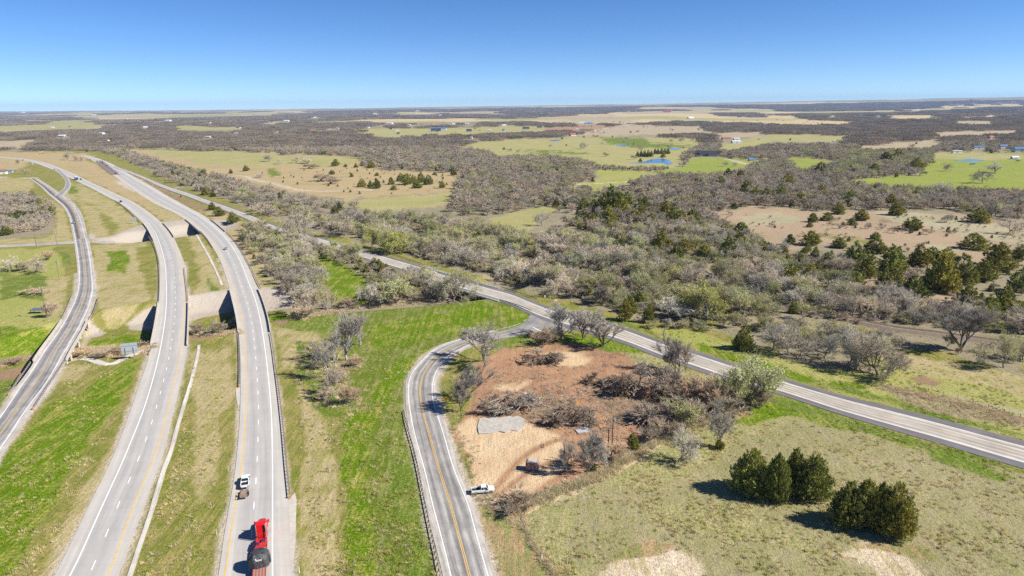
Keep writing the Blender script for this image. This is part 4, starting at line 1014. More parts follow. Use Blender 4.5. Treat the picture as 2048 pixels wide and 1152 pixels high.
def tree_mats():
    M['bark'] = bark_mat('tree_bark', (.22, .19, .16), (.32, .28, .24))
    M['bark_dark'] = bark_mat('dark_bark', (.14, .12, .10), (.20, .17, .145))
    M['bark_pale'] = bark_mat('pale_bark', (.58, .53, .47), (.42, .38, .33))
    M['twig'] = bark_mat('grey_twigs', (.62, .555, .44), (.48, .43, .34), .18)
    M['twig_dark'] = bark_mat('dark_grey_twigs', (.50, .45, .38), (.38, .34, .29), .14)
    M['twig_brown'] = bark_mat('brown_twigs', (.56, .45, .32), (.44, .35, .25), .16)
    M['twig_pale'] = bark_mat('pale_twigs', (.58, .52, .45), (.46, .41, .35), .15)
    M['twig_mid'] = bark_mat('woodland_twigs', (.52, .45, .345), (.39, .335, .26), .16)
    M['brush'] = bark_mat('felled_brush', (.44, .365, .28), (.32, .26, .2), .1)
    M['brush_dark'] = bark_mat('dark_felled_brush', (.37, .30, .225), (.27, .215, .165), .1)
    M['twig_far'] = bark_mat('far_twigs', (.345, .285, .215), (.25, .21, .165), .2)
    M['bud'] = leaf_mat('fresh_buds', (.42, .43, .16), (.35, .355, .155), (.48, .51, .16), .08)
    M['bud_bright'] = leaf_mat('bright_new_leaves', (.54, .55, .11), (.42, .45, .09), (.62, .63, .15), .05)
    M['cedar'] = leaf_mat('cedar_foliage', (.29, .28, .06), (.17, .185, .045), (.50, .44, .12), .12)
    M['cedar_far'] = leaf_mat('far_cedar_foliage', (.17, .185, .05), (.11, .135, .04), (.25, .24, .07), .12)

def unit(v): return v / (math.sqrt(v[0] * v[0] + v[1] * v[1] + v[2] * v[2]) + 1e-12)
def perp(d, r):
    a, b, c = d; x, y, z = r.normal(size=3); x, y, z = b * z - c * y, c * x - a * z, a * y - b * x; q = math.sqrt(x * x + y * y + z * z) + 1e-12
    return np.array([x / q, y / q, z / q])

class TreeGeo:
    def __init__(s): s.V = []; s.F = []; s.n = 0; s.Q = {}
    def tri(s, A, B, C):
        k = len(A); V = np.stack([A, B, C], 1).reshape(-1, 3); s.V.append(V); s.F.append(np.arange(3 * k).reshape(-1, 3) + s.n); s.n += 3 * k
    def tube(s, pts, rad, n=5):
        s.Q.setdefault((len(pts), n), []).append((pts, rad))
    def flush(s):
        """turn the branches noted so far into faces, all of one make at a time"""
        for (m, n), L in s.Q.items():
            P = np.array([q[0] for q in L], float); Rr = np.array([q[1] for q in L], float); k = len(L)
            d = np.concatenate([P[:, 1:2] - P[:, :1], P[:, 2:] - P[:, :-2], P[:, -1:] - P[:, -2:-1]], 1); d /= np.linalg.norm(d, axis=2)[..., None] + 1e-12
            ref = np.where((np.abs(d[..., 2]) < .9)[..., None], np.array([.13, .21, 1.0]), np.array([1, .1, 0.]))
            a = np.cross(d, ref); a /= np.linalg.norm(a, axis=2)[..., None] + 1e-12; b = np.cross(d, a)
            th = np.arange(n) * 2 * math.pi / n
            V = P[:, :, None] + Rr[:, :, None, None] * (np.cos(th)[:, None] * a[:, :, None] + np.sin(th)[:, None] * b[:, :, None])
            i, j = np.meshgrid(np.arange(m - 1), np.arange(n), indexing='ij'); i = i.ravel(); j = j.ravel(); j2 = (j + 1) % n
            f = np.concatenate([np.stack([i * n + j, i * n + j2, (i + 1) * n + j2], 1), np.stack([i * n + j, (i + 1) * n + j2, (i + 1) * n + j], 1)])
            F = (f[None] + (np.arange(k) * m * n)[:, None, None]).reshape(-1, 3)
            s.V.append(V.reshape(-1, 3)); s.F.append(F + s.n); s.n += k * m * n
        s.Q = {}; return s
    def mesh(s, name, mat):
        s.flush()
        return fastmesh(name, np.concatenate(s.V), np.concatenate(s.F), mat)

def bare(seed, H=10.0, style='oak', twigs=9, lv=4, tw=.045, trunk_h=.2, spread=1.0, dens=1.0):
    """-> (trunk geometry, twig geometry, twig tips); grown from the ground at the origin"""
    r = np.random.default_rng(seed); tk, cr = TreeGeo(), TreeGeo(); tips = []; seg = []
    def grow(p, d, L, rad, level):
        nseg = 4 if level < 3 else 3
        pts = [p]; rr = [rad]; q = p; dd = d
        crook = {'oak': .30, 'elm': .13, 'thicket': .22}[style]
        for i in range(nseg):
            up = {'oak': .05, 'elm': .10, 'thicket': .14}[style] * (1.0 if level else 0.3)
            dd = unit(dd + r.normal(size=3) * crook * (.5 if level == 0 else 1) + np.array([0, 0, up]))
            q = q + dd * L / nseg; pts.append(q); rr.append(rad * (1 - .62 * (i + 1) / nseg))
        if level <= 2: tk.tube(pts, rr, 7 if level == 0 else (5 if level == 1 else 4))
        elif level < 9: cr.tube(pts, [max(x, tw * .5) for x in rr], 3)
        if level >= lv - 1: tips.append((np.array(pts), L))
        if level >= lv: return
        nch = {0: int(r.integers(4, 7)), 1: int(r.integers(5, 7)), 2: int(r.integers(4, 6)), 3: int(r.integers(3, 5))}.get(level, 3)
        nch = max(2, int(round(nch * dens)))
        for c in range(nch):
            if level == 0: t = r.uniform(.5, 1.0); ang = r.uniform(.50, 1.05) * spread if style == 'oak' else r.uniform(.16, .66) * spread
            else: t = 1 - r.uniform(0, .72) ** 1.25; ang = r.uniform(.40, 1.0) if style == 'oak' else r.uniform(.22, .62)
            k = min(int(t * nseg), nseg - 1); base = pts[k] + (pts[k + 1] - pts[k]) * (t * nseg - k)
            dirp = unit(pts[k + 1] - pts[k]); a = perp(dirp, r)
            if level == 0:
                phi = 2 * math.pi * (c + r.uniform(-.3, .3)) / nch; a = np.array([math.cos(phi), math.sin(phi), 0])
            nd = unit(dirp * math.cos(ang) + a * math.sin(ang))
            if level < 2: nd[2] = max(nd[2], .22 + .3 * abs(nd[2])); nd = unit(nd)
            if level == 0: nl = H * {'oak': .36, 'elm': .50, 'thicket': .5}[style] * r.uniform(.75, 1.15)
            else: nl = L * {1: r.uniform(.42, .70), 2: r.uniform(.42, .68), 3: r.uniform(.4, .65)}[min(level, 3)]
            grow(base, nd, nl, rad * {0: .55, 1: .48, 2: .5, 3: .5}[min(level, 3)], level + 1)
    n0 = 1 if style != 'thicket' else int(r.integers(3, 5))
    for k in range(n0):
        lean = r.normal(size=2) * (.06 if n0 == 1 else .25)
        grow(np.array([r.normal() * .25 * (n0 > 1), r.normal() * .25 * (n0 > 1), -.3]), unit(np.array([lean[0], lean[1], 1.0])), H * trunk_h + .3, H * .027 / n0 ** .4, 0)
    A, B, C = [], [], []; TP = []
    for pts, L in tips:
        m = max(1, int(twigs))
        t = r.uniform(.15, 1, m); k = np.minimum((t * (len(pts) - 1)).astype(int), len(pts) - 2); fr = (t * (len(pts) - 1) - k)[:, None]
        base = pts[k] + (pts[k + 1] - pts[k]) * fr; dr = pts[k + 1] - pts[k]; dr = dr / (np.linalg.norm(dr, axis=1)[:, None] + 1e-9)
        d = dr + r.normal(size=(m, 3)) * (.62 if style == 'oak' else .42); d[:, 2] += .2; d /= np.linalg.norm(d, axis=1)[:, None]
        ln = r.uniform(.45, 1.25, m)[:, None] * (H / 10.0) ** .5; w = np.cross(d, r.normal(size=(m, 3))); w /= np.linalg.norm(w, axis=1)[:, None] + 1e-9
        A.append(base - w * tw / 2); B.append(base + w * tw / 2); C.append(base + d * ln); TP.append(np.concatenate([base + d * ln * .55, base + d * ln]))
    cr.tri(np.concatenate(A), np.concatenate(B), np.concatenate(C))
    tk.flush(); cr.flush()
    # scale so the finished height is H
    zt = max(v[:, 2].max() for v in cr.V); f = H / zt
    for g in (tk, cr): g.V = [v * np.array([f, f, f]) for v in g.V]
    return tk, cr, np.concatenate(TP) * f

def leaves_at(P, r, size, n=1):
    P = np.repeat(P, n, 0) + r.normal(size=(len(P) * n, 3)) * .22
    a = r.normal(size=P.shape); a /= np.linalg.norm(a, axis=1)[:, None]; b = np.cross(a, r.normal(size=P.shape)); b /= np.linalg.norm(b, axis=1)[:, None]
    s = size * r.uniform(.6, 1.3, (len(P), 1))
    return P - a * s * .6, P + a * s * .6 , P + b * s

def cedar_geo(seed, H=6.0, Wd=4.2, sprays=150, per=22, size=.30, shape='cone', spike=1.0):
    """-> (trunk geometry, foliage): separate pointed sprays reaching out and up from a lumpy crown that comes almost to the ground"""
    r = np.random.default_rng(seed); tk, g = TreeGeo(), TreeGeo()
    nt = int(r.integers(2, 5)); tops = [(0, 0, H, 1.0)] + [(Wd * .22 * math.cos(a), Wd * .22 * math.sin(a), H * r.uniform(.66, .92), r.uniform(.5, .8)) for a in r.uniform(0, 6.28, nt)]
    tk.tube([(0, 0, -.3), (0, 0, H * .35), (0, 0, H * .8)], [H * .022, H * .016, H * .006], 6)
    for x0, y0, h, k in tops:
        m = int(sprays * (.55 if k == 1 else .5 / nt))
        t = 1 - (1 - r.uniform(0, 1, m)) ** .62; t = np.r_[t, [.97, .9]]; m += 2; z = .05 * H + t * (h * .93 - .05 * H)
        if shape == 'cone': prof = (1 - t) ** .62 * np.minimum(1, (t + .16) / .26) ** .7
        else: prof = np.sqrt(np.clip(1 - (2 * t * .93 - .80) ** 2 * .9, 0, 1)) * (1 - t) ** .3
        phi = r.uniform(0, 6.283, m); rad = Wd / 2 * (k ** .6) * prof * r.uniform(.45, 1.08, m)
        L = (.55 + .75 * (1 - t)) * r.uniform(.6, 1.25, m) * (Wd / 4.6) ** .7 * spike
        ax = np.stack([np.cos(phi) * (1.1 - .8 * t), np.sin(phi) * (1.1 - .8 * t), .45 + .9 * t + r.normal(size=m) * .15], 1); ax /= np.linalg.norm(ax, axis=1)[:, None]
        B = np.stack([x0 + rad * np.cos(phi), y0 + rad * np.sin(phi), z], 1)
        q = np.repeat(np.arange(m), per); u = r.uniform(0, 1, len(q)) ** .8
        P = B[q] + ax[q] * (L[q] * (u - .35))[:, None] + r.normal(size=(len(q), 3)) * (L[q] * .26 * (1.08 - u))[:, None]
        d = ax[q] + r.normal(size=(len(q), 3)) * .55; d /= np.linalg.norm(d, axis=1)[:, None]
        side = np.cross(d, r.normal(size=d.shape)); side /= np.linalg.norm(side, axis=1)[:, None]
        s = size * r.uniform(.6, 1.4, (len(q), 1)); g.tri(P - side * s * .36, P + side * s * .36, P + d * s * 1.35)
    return tk, g

PROTO = {}
def proto(kind, seed, H, make, mats2, far=False):
    """a tree of one kind: (height, trunk mesh, crown mesh)"""
    tk, cr = make()
    PROTO.setdefault(kind, []).append((H, tk.mesh(kind + '_trunk', mats2[0]), cr.mesh(kind + '_crown', mats2[1])))

def with_leaves(tk, cr, tips, r, keep, size):
    m = r.uniform(size=len(tips)) < keep
    g = TreeGeo(); g.tri(*leaves_at(tips[m], r, size)); return g

FAR = {}
def joined(name, parts):
    V = []; F = []; MI = []; ms = []; n = 0
    for i, (g, m) in enumerate(parts):
        g.flush()
        if not g.V: ms.append(m); continue
        v = np.concatenate(g.V); f = np.concatenate(g.F); V.append(v); F.append(f + n); n += len(v); MI.append(np.full(len(f), i)); ms.append(m)
    return fastmesh(name, np.concatenate(V), np.concatenate(F), ms, False, np.concatenate(MI))

def make_protos():
    for s in range(5):                                            # spreading bare oaks
        H = 10.0
        tk, cr, tp = bare(100 + s, H, 'oak', 4, 4, .055, .16)
        PROTO.setdefault('oak', []).append((H, tk.mesh('bare_trunk', M['bark']), cr.mesh('bare_crown', M['twig'])))
    for s in range(4):                                            # vase-shaped bare elms
        H = 12.0
        tk, cr, tp = bare(200 + s, H, 'elm', 18, 4, .052, .11)
        PROTO.setdefault('elm', []).append((H, tk.mesh('bare_trunk', M['bark_dark']), cr.mesh('bare_crown', M['twig_dark'])))
    for s in range(3):                                            # pale cottonwoods
        H = 12.0
        tk, cr, tp = bare(300 + s, H, 'elm', 7, 4, .055, .2, .9)
        PROTO.setdefault('pale', []).append((H, tk.mesh('bare_trunk', M['bark_pale']), cr.mesh('bare_crown', M['twig_pale'])))
    for s in range(3):
        H = 5.5
        tk, cr, tp = bare(400 + s, H, 'thicket', 9, 3, .05, .22, 1.1)
        PROTO.setdefault('thicket', []).append((H, tk.mesh('bare_trunk', M['bark']), cr.mesh('bare_crown', M['twig_brown'])))
    for s in range(5):                                            # trees coming into bud
        H = 10.0; r = np.random.default_rng(500 + s)
        tk, cr, tp = bare(510 + s, H, 'oak' if s % 2 else 'elm', 5, 4, .045, .14, 1.05)
        m = r.uniform(size=len(tp)) < (.55, .8, .45, .7, .6)[s]
        # buds gather in the sunlit part of the crown and leave the inner limbs bare
        c = tp.mean(0); q = np.linalg.norm((tp - c) / (tp.std(0) + .1), axis=1); m &= (q > 1.0) | (r.uniform(size=len(tp)) < .3)
        g = TreeGeo(); g.tri(*leaves_at(tp[m], r, .23)); 
        me = joined('budding_crown', [(cr, M['twig']), (g, M['bud'])])
        PROTO.setdefault('bud', []).append((H, tk.mesh('budding_trunk', M['bark']), me))
    for s in range(2):
        H = 10.0; r = np.random.default_rng(600 + s)
        tk, cr, tp = bare(610 + s, H, 'oak', 6, 4, .05, .16, 1.15)
        g = TreeGeo(); m = r.uniform(size=len(tp)) < .8; g.tri(*leaves_at(tp[m], r, .26))
        PROTO.setdefault('bright', []).append((H, tk.mesh('leafy_trunk', M['bark']), joined('leafy_crown', [(cr, M['twig']), (g, M['bud_bright'])])))
    for s in range(5):
        H = 7.0; tk, cr = cedar_geo(700 + s, H, 4.6 + .3 * s, 170, 20, .34, 'cone')
        PROTO.setdefault('cedar', []).append((H, tk.mesh('cedar_trunk', M['bark_dark']), cr.mesh('cedar_crown', M['cedar'])))
    for s in range(3):
        H = 5.0; tk, cr = cedar_geo(720 + s, H, 4.4, 140, 20, .34, 'round')
        PROTO.setdefault('roundcedar', []).append((H, tk.mesh('cedar_trunk', M['bark_dark']), cr.mesh('cedar_crown', M['cedar'])))
    for s in range(4):
        H = 8.0; tk, cr = cedar_geo(730 + s, H, 6.8, 430, 34, .27, 'round', 1.3)
        PROTO.setdefault('bigcedar', []).append((H, tk.mesh('cedar_trunk', M['bark_dark']), cr.mesh('cedar_crown', M['cedar'])))
    # plainer trees for the stands that fade into the distance
    for s in range(4):
        tk, cr, tp = bare(800 + s, 10.0, 'oak', 6, 3, .13, .2, 1.0)
        FAR.setdefault('bare', []).append(joined('far_bare_tree', [(tk, M['bark']), (cr, M['twig_mid'])]))
    for s in range(3):
        r = np.random.default_rng(820 + s); tk, cr, tp = bare(830 + s, 10.0, 'oak', 5, 3, .12, .18, 1.1)
        g = TreeGeo(); m = r.uniform(size=len(tp)) < .75; g.tri(*leaves_at(tp[m], r, .42))
        FAR.setdefault('bud', []).append(joined('far_budding_tree', [(cr, M['twig_mid']), (g, M['bud'])]))
    for s in range(3):
        tk, cr = cedar_geo(850 + s, 7.0, 5.0, 60, 8, .8, 'cone')
        FAR.setdefault('cedar', []).append(joined('far_cedar', [(cr, M['cedar_far'])]))

def clump_geo(g, r, x, y, H, Wd, n, size, flat=.5):
    """one far tree crown: a handful of broken twig sheets over a dome"""
    th = r.uniform(0, 6.283, n); c = r.uniform(-.15, 1, n); sn = np.sqrt(1 - np.clip(c, 0, 1) ** 2)
    P = np.stack([x + Wd / 2 * sn * np.cos(th) * r.uniform(.7, 1, n), y + Wd / 2 * sn * np.sin(th) * r.uniform(.7, 1, n), H * (.42 + .56 * c)], 1)
    a = r.normal(size=(n, 3)); a /= np.linalg.norm(a, axis=1)[:, None]; b = np.cross(a, r.normal(size=(n, 3))); b /= np.linalg.norm(b, axis=1)[:, None]
    s = size * r.uniform(.6, 1.3, (n, 1)); g.tri(P - a * s * .5, P + a * s * .5, P + b * s)

def make_patches():
    """stands of trees for the far woods: a small one of 40 m and a large one of 130 m"""
    for s in range(3):
        r = np.random.default_rng(900 + s); g = TreeGeo(); e = TreeGeo()
        for i in range(6):
            for j in range(6):
                x = (i - 2.5) * 7 + r.normal() * 2; y = (j - 2.5) * 7 + r.normal() * 2
                if r.uniform() < .07: clump_geo(e, r, x, y, r.uniform(5, 9), r.uniform(5, 7), 90, 1.2)
                else: clump_geo(g, r, x, y, r.uniform(6.5, 11), r.uniform(7, 11), 130, 1.0)
        FAR.setdefault('patch', []).append(joined('stand_of_trees', [(g, M['twig_far']), (e, M['cedar_far'])]))
    for s in range(3):
        r = np.random.default_rng(950 + s); g = TreeGeo(); e = TreeGeo()
        for i in range(13):
            for j in range(13):
                x = (i - 6) * 10 + r.normal() * 3; y = (j - 6) * 10 + r.normal() * 3
                if r.uniform() < .08: clump_geo(e, r, x, y, r.uniform(6, 10), 9, 16, 3.4)
                else: clump_geo(g, r, x, y, r.uniform(7, 12), r.uniform(10, 14), 22, 3.2)
        FAR.setdefault('bigpatch', []).append(joined('stand_of_trees', [(g, M['twig_far']), (e, M['cedar_far'])]))

# ---- placing
TREES = []      # kind, x, y, z, height, width factor, label, group, name, category
def plant(kind, base, top_y, label=None, wid=None, name=None, group=None, cat='tree', minh=0):
    """one tree seen in the photo: foot at base, top at top_y, crown wid pixels wide"""
    x, y, z = at(*base); m = mpp(base[1], base[0]); c = math.cos(TH + math.atan((base[1] - 576) / FPX))
    h = max((base[1] - top_y) * m / c * 1.05, minh)
    TREES.append([kind, x, y, z, h, None if wid is None else wid * m, label, group, name, cat])

NAMES = {'oak': 'bare_tree', 'elm': 'bare_tree', 'pale': 'pale_tree', 'thicket': 'bare_bush', 'bud': 'budding_tree', 'bright': 'leafy_tree', 'cedar': 'cedar_tree', 'roundcedar': 'cedar_tree', 'bigcedar': 'cedar_tree'}
WIDTH = {}
def set_tree(rec, i, rr):
    kind, x, y, z, h, w, label, group, name, cat = rec
    P = PROTO[kind]; H, tk, cr = P[i % len(P)]
    key = cr.name
    if key not in WIDTH:
        co = np.empty(len(cr.vertices) * 3, np.float32); cr.vertices.foreach_get('co', co); co = co.reshape(-1, 3); WIDTH[key] = float(np.percentile(np.hypot(co[:, 0], co[:, 1]), 97 if 'cedar' in kind else 80) * 2.0)
    sz = h / H; sx = sz * (1.18 if kind not in ('cedar', 'roundcedar', 'thicket') else 1.0) if w is None else w / WIDTH[key]
    t = thing(name or NAMES[kind], label, cat, (x, y, z - .05), rr.uniform(0, 6.283), group)
    t.scale = (sx, sx, sz)
    link('trunk', tk, t); link('crown', cr, t)
    return t

ZONES = []
def zone(where, outline, spacing, mix, hts, seed, clump=0):
    P = poly(outline); gx, gy, _ = GT(P[:, 0], P[:, 1]); r = np.random.default_rng(seed)
    lo = (gx.min(), gy.min()); hi = (gx.max(), gy.max())
    X, Y = np.meshgrid(np.arange(lo[0], hi[0], spacing), np.arange(lo[1], hi[1], spacing * .9))
    X = X.ravel() + r.uniform(-.42, .42, X.size) * spacing; Y = Y.ravel() + r.uniform(-.42, .42, Y.size) * spacing
    Q = np.stack([gx, gy], 1); m = inside(X, Y, Q)
    X, Y = X[m], Y[m]
    for Pm, hw in zip(ROADMID, (12, 12, 9, 8, 10.5, 6)):
        if len(X) == 0: return
        d, _ = seg_dist(X, Y, Pm); X, Y = X[d > hw], Y[d > hw]
    if len(X) == 0: return
    d, _ = seg_dist(X, Y, RAILP); k = d > 6.5; X, Y = X[k], Y[k]
    if clump: k = fbm(X / 30, Y / 30, seed + 5, 3) > clump; X, Y = X[k], Y[k]
    Z = hgt(X, Y); ks = list(mix); pr = np.array([mix[k] for k in ks]); pr = pr / pr.sum()
    # kinds grow in drifts
    dr = fbm(X / 45, Y / 45, seed, 2); u = np.clip((dr - .5) * 1.6 + r.uniform(0, 1, len(X)) * .75 + .12, 0, .9999); cs = np.cumsum(pr)
    for i in range(len(X)):
        kd = ks[int(np.searchsorted(cs, u[i]))]; h = r.uniform(*hts)
        if kd in ('cedar', 'roundcedar'): h *= .62
        if kd == 'thicket': h *= .5
        ZONES.append([kd, X[i], Y[i], Z[i], h, None, where])

LOOK = {'oak': 'bare grey spreading tree', 'elm': 'bare dark limbed upright tree', 'pale': 'bare tree with pale limbs', 'thicket': 'bare brown brushy bush', 'bud': 'tree hazed with pale green buds', 'bright': 'bright yellow green leafy tree', 'cedar': 'dark green pointed cedar', 'roundcedar': 'dark green rounded cedar'}

def stuff_points(name, pts, meshes, label=None):
    """many copies as one object: points carrying scale, turn and which mesh"""
    pts = np.array(pts, float)
    me = bpy.data.meshes.new(name); me.vertices.add(len(pts)); me.vertices.foreach_set('co', np.ascontiguousarray(pts[:, :3], np.float32).ravel())
    for nm, col in (('turn', 3), ('sx', 4), ('sz', 5)):
        a = me.attributes.new(nm, 'FLOAT', 'POINT'); a.data.foreach_set('value', np.ascontiguousarray(pts[:, col], np.float32))
    a = me.attributes.new('which', 'INT', 'POINT'); a.data.foreach_set('value', np.ascontiguousarray(pts[:, 6], np.int32)); me.update()
    o = link(name, me); tag(o, label, None, None, 'stuff')
    src = bpy.data.collections.new(name + '_kinds')
    for i, m in enumerate(meshes):
        q = bpy.data.objects.new('%s_kind_%03d' % (name, i), m); src.objects.link(q)
    ng = bpy.data.node_groups.new(name + '_spread', 'GeometryNodeTree')
    ng.interface.new_socket('Geometry', in_out='INPUT', socket_type='NodeSocketGeometry'); ng.interface.new_socket('Geometry', in_out='OUTPUT', socket_type='NodeSocketGeometry')
    N = ng.nodes; Lk = ng.links
    gi = N.new('NodeGroupInput'); go = N.new('NodeGroupOutput'); ip = N.new('GeometryNodeInstanceOnPoints'); ci = N.new('GeometryNodeCollectionInfo')
    ci.inputs['Collection'].default_value = src; ci.inputs['Separate Children'].default_value = True; ci.inputs['Reset Children'].default_value = True
    def na(nm, typ):
        n = N.new('GeometryNodeInputNamedAttribute'); n.data_type = typ; n.inputs[0].default_value = nm; return n.outputs[0]
    cx = N.new('ShaderNodeCombineXYZ'); Lk.new(na('turn', 'FLOAT'), cx.inputs[2]); sc = N.new('ShaderNodeCombineXYZ'); a = na('sx', 'FLOAT'); Lk.new(a, sc.inputs[0]); Lk.new(a, sc.inputs[1]); Lk.new(na('sz', 'FLOAT'), sc.inputs[2])
    Lk.new(gi.outputs[0], ip.inputs['Points']); Lk.new(ci.outputs[0], ip.inputs['Instance']); ip.inputs['Pick Instance'].default_value = True
    Lk.new(na('which', 'INT'), ip.inputs['Instance Index']); Lk.new(cx.outputs[0], ip.inputs['Rotation']); Lk.new(sc.outputs[0], ip.inputs['Scale']); Lk.new(ip.outputs[0], go.inputs[0])
    md = o.modifiers.new('spread', 'NODES'); md.node_group = ng
    return o
def plant_all():
    # ---- the single trees one can pick out
    P = plant
    P('elm', (968, 722), 640, 'broad bare vase shaped tree on the inside of the county road bend', 98)
    P('elm', (925, 806), 712, 'bare many stemmed tree between the county road bend and the cleared lot', 84)
    P('elm', (921, 823), 752, 'slim bare tree just in front of the many stemmed one on the bend', 36)
    P('thicket', (971, 829), 795, 'broken grey snag at the left edge of the brush pile', 22, 'snag')
    P('elm', (1122, 680), 604, 'tallest bare tree at the road junction, with faint green tips', 72)
    P('oak', (1105, 682), 645, 'small leaning bare tree left of the tall junction tree', 36)
    P('elm', (1165, 680), 612, 'bare tree between its two neighbours at the top of the cleared lot', 52)
    P('elm', (1207, 693), 634, 'bare many stemmed tree nearest the old highway above the lot', 56)
    P('thicket', (1085, 690), 652, 'low bare bush under the junction trees', 40)
    for i, (dx, w, t) in enumerate(((0, 64, 664), (-9, 50, 675), (12, 50, 678))):
        P('elm', (1359 + dx, 746), t, ['tall bare tree in the clump of three at the old highway verge', 'left stem tree of the bare clump of three at the old highway verge', 'right leaning tree of the bare clump of three at the old highway verge'][i], w, group='bare clump at the highway verge')
    P('bud', (1492, 806), 716, 'large pale green budding tree hiding the old highway', 96)
    P('bud', (1452, 812), 742, 'pale green budding tree left of the large budding one', 60)
    P('bud', (1520, 800), 742, 'pale budding tree at the right edge of the big budding clump', 62); P('bud', (1470, 800), 730, 'budding tree behind the large pale green one', 66); P('thicket', (1452, 826), 780, 'brown brush before the budding clump by the highway', 60)
    P('thicket', (1400, 842), 796, 'brown brush at the right of the cleared lot, nearest the grass', 56); P('thicket', (1355, 805), 765, 'brown bare thicket behind the grey felled branches', 60); P('thicket', (1330, 868), 830, 'olive brown scrub between fence and felled branches', 52); P('bud', (1372, 862), 806, 'dull green budding shrub at the lot fence', 50)
    P('thicket', (1425, 818), 752, 'grey bare bush at the right end of the cleared lot', 70); P('thicket', (1395, 800), 752, 'thin bare bush behind the brush at the right end of the lot', 55)
    P('thicket', (1520, 815), 775, 'grey brushy bush under the budding tree by the highway', 45)
    P('oak', (1440, 893), 800, 'slender bare tree with a green bush at its foot', 42); P('roundcedar', (1440, 898), 880, 'small green bush at the foot of a slender bare tree', 20, 'green_bush', cat='bush')
    P('oak', (1356, 925), 850, 'lone bare tree on the grass outside the lot fence', 66)
    P('elm', (1136, 950), 874, 'bare tree nearest the rusty box', 28); P('elm', (1172, 946), 884, 'short bare tree in the middle of the fence row', 34); P('elm', (1187, 938), 868, 'bare tree left of the dark pole in the fence row', 44)
    P('oak', (1202, 928), 880, 'twiggy bare tree right beside the two dark poles', 34); P('thicket', (1235, 920), 885, 'bare bush right of the two dark poles', 40)
    P('roundcedar', (1187, 944), 930, 'small green bush under the fence row trees', 14, 'green_bush', cat='bush')
    P('roundcedar', (1265, 900), 868, 'dull green upright bush at the lot corner', 24, 'green_bush', cat='bush')
    P('thicket', (1043, 1010), 972, 'bare grey shrub where the lot fence meets the county road field', 52); P('thicket', (1022, 1026), 1000, 'small bare shrub at the fence corner below the white pickup', 36)
    P('thicket', (1305, 880), 846, 'bare shrub in the tall dry grass of the fence', 36); P('thicket', (1370, 822), 790, 'scrubby bare bush on the bare dirt', 46); P('thicket', (1345, 850), 815, 'dull olive scrub bush above the fence', 40)
    # clump between highway and county road
    P('pale', (694, 722), 606, 'tall pale limbed tree in the clump between highway and county road', 66); P('pale', (655, 757), 676, 'pale trunked tree left in the clump beside the highway', 44)
    P('pale', (672, 735), 650, 'pale tree at the heart of the clump beside the highway', 40); P('elm', (660, 790), 730, 'bare brownish tree at the front of the clump beside the highway', 42)
    P('thicket', (696, 809), 764, 'upright bare brown shrub at the near end of the clump', 34); P('thicket', (678, 765), 735, 'brown brush under the clump beside the highway', 26); P('thicket', (706, 735), 712, 'tan brush right of the tall pale tree', 24)
    P('thicket', (655, 800), 775, 'low bare shrub at the foot of the brownish tree', 34); P('pale', (720, 690), 630, 'pale thin tree right behind the tall pale one', 46)
    P('bud', (906, 604), 536, 'dark trunked budding tree standing on green grass before the old bridge', 84); P('oak', (884, 601), 556, 'leaning dark tree beside the old bridge', 46)
    # cedars on the dry field
    for i, (b, t, w, l) in enumerate((((1502, 984), 898, 84, 'leftmost large cedar on the dry field'), ((1552, 998), 908, 56, 'narrow cedar at the front of the left cedar clump'), ((1586, 980), 897, 54, 'pointed cedar at the back of the left cedar clump'), ((1622, 995), 910, 84, 'broad cedar at the right of the left cedar clump'),
                                   ((1694, 1048), 964, 72, 'left tree of the right cedar clump on the dry field'), ((1727, 1050), 961, 64, 'tall second tree of the right cedar clump'), ((1758, 1049), 966, 54, 'narrow pointed cedar inside the right cedar clump'), ((1788, 1066), 970, 80, 'broad cedar at the near right corner of the dry field'))):
        P('bigcedar', b, t + 7, l, w * .97, group='cedar clumps on the dry field')
    P('cedar', (1486, 698), 651, 'lone dark cedar casting a shadow beyond the old highway', 42); P('cedar', (1249, 641), 597, 'cedar at the wood edge left of a smaller one', 30); P('cedar', (1295, 645), 611, 'small bright cedar at the wood edge', 25)
    P('cedar', (1228, 604), 580, 'dark cedar half hidden in the wood edge', 18)
    P('bright', (1416, 640), 568, 'big yellow green tree at the edge of the wood', 92); P('oak', (1340, 638), 590, 'dark limbed bare tree left of the yellow green tree', 56)
    P('elm', (1922, 702), 608, 'broad bare fan shaped tree beyond the old highway', 84)
    P('bud', (2008, 735), 664, 'pale budding tree at the right border beyond the highway', 70); P('bud', (2040, 722), 672, 'second budding tree right at the border', 50)
    P('oak', (1696, 735), 656, 'spreading bare tree in the row beyond the old highway', 78); P('oak', (1712, 738), 668, 'bare tree just right of a spreading one in the row', 46); P('oak', (1757, 750), 668, 'bare tree with light blue grey trunk at the end of the row', 92); P('oak', (1772, 757), 690, 'forked bare tree nearest the rough strip', 66)
    P('oak', (1546, 702), 640, 'bare tree at the left of the shaded row', 56); P('oak', (1576, 708), 650, 'bare tree second in the shaded row', 60); P('oak', (1600, 712), 662, 'twiggy bare tree in the shaded row', 52); P('oak', (1650, 718), 664, 'bare tree in the middle of the shaded row', 56)
    P('bright', (743, 498), 450, 'bright yellow green tree among the grey creek wood', 40); P('bright', (790, 505), 458, 'yellow green crowned tree right of another in the creek wood', 48)
    P('oak', (600, 480), 420, 'big bare tree beside the old highway near the crossing road', 64); P('oak', (690, 470), 428, 'tall grey bare tree beyond the old highway', 60)
    P('oak', (1083, 452), 420, 'lone bare tree on the pale green pasture', 28)
    P('pale', (1115, 517), 464, 'white limbed tree in the middle of the creek wood', 76); P('pale', (720, 458), 410, 'white limbed tree beyond the old highway', 40)
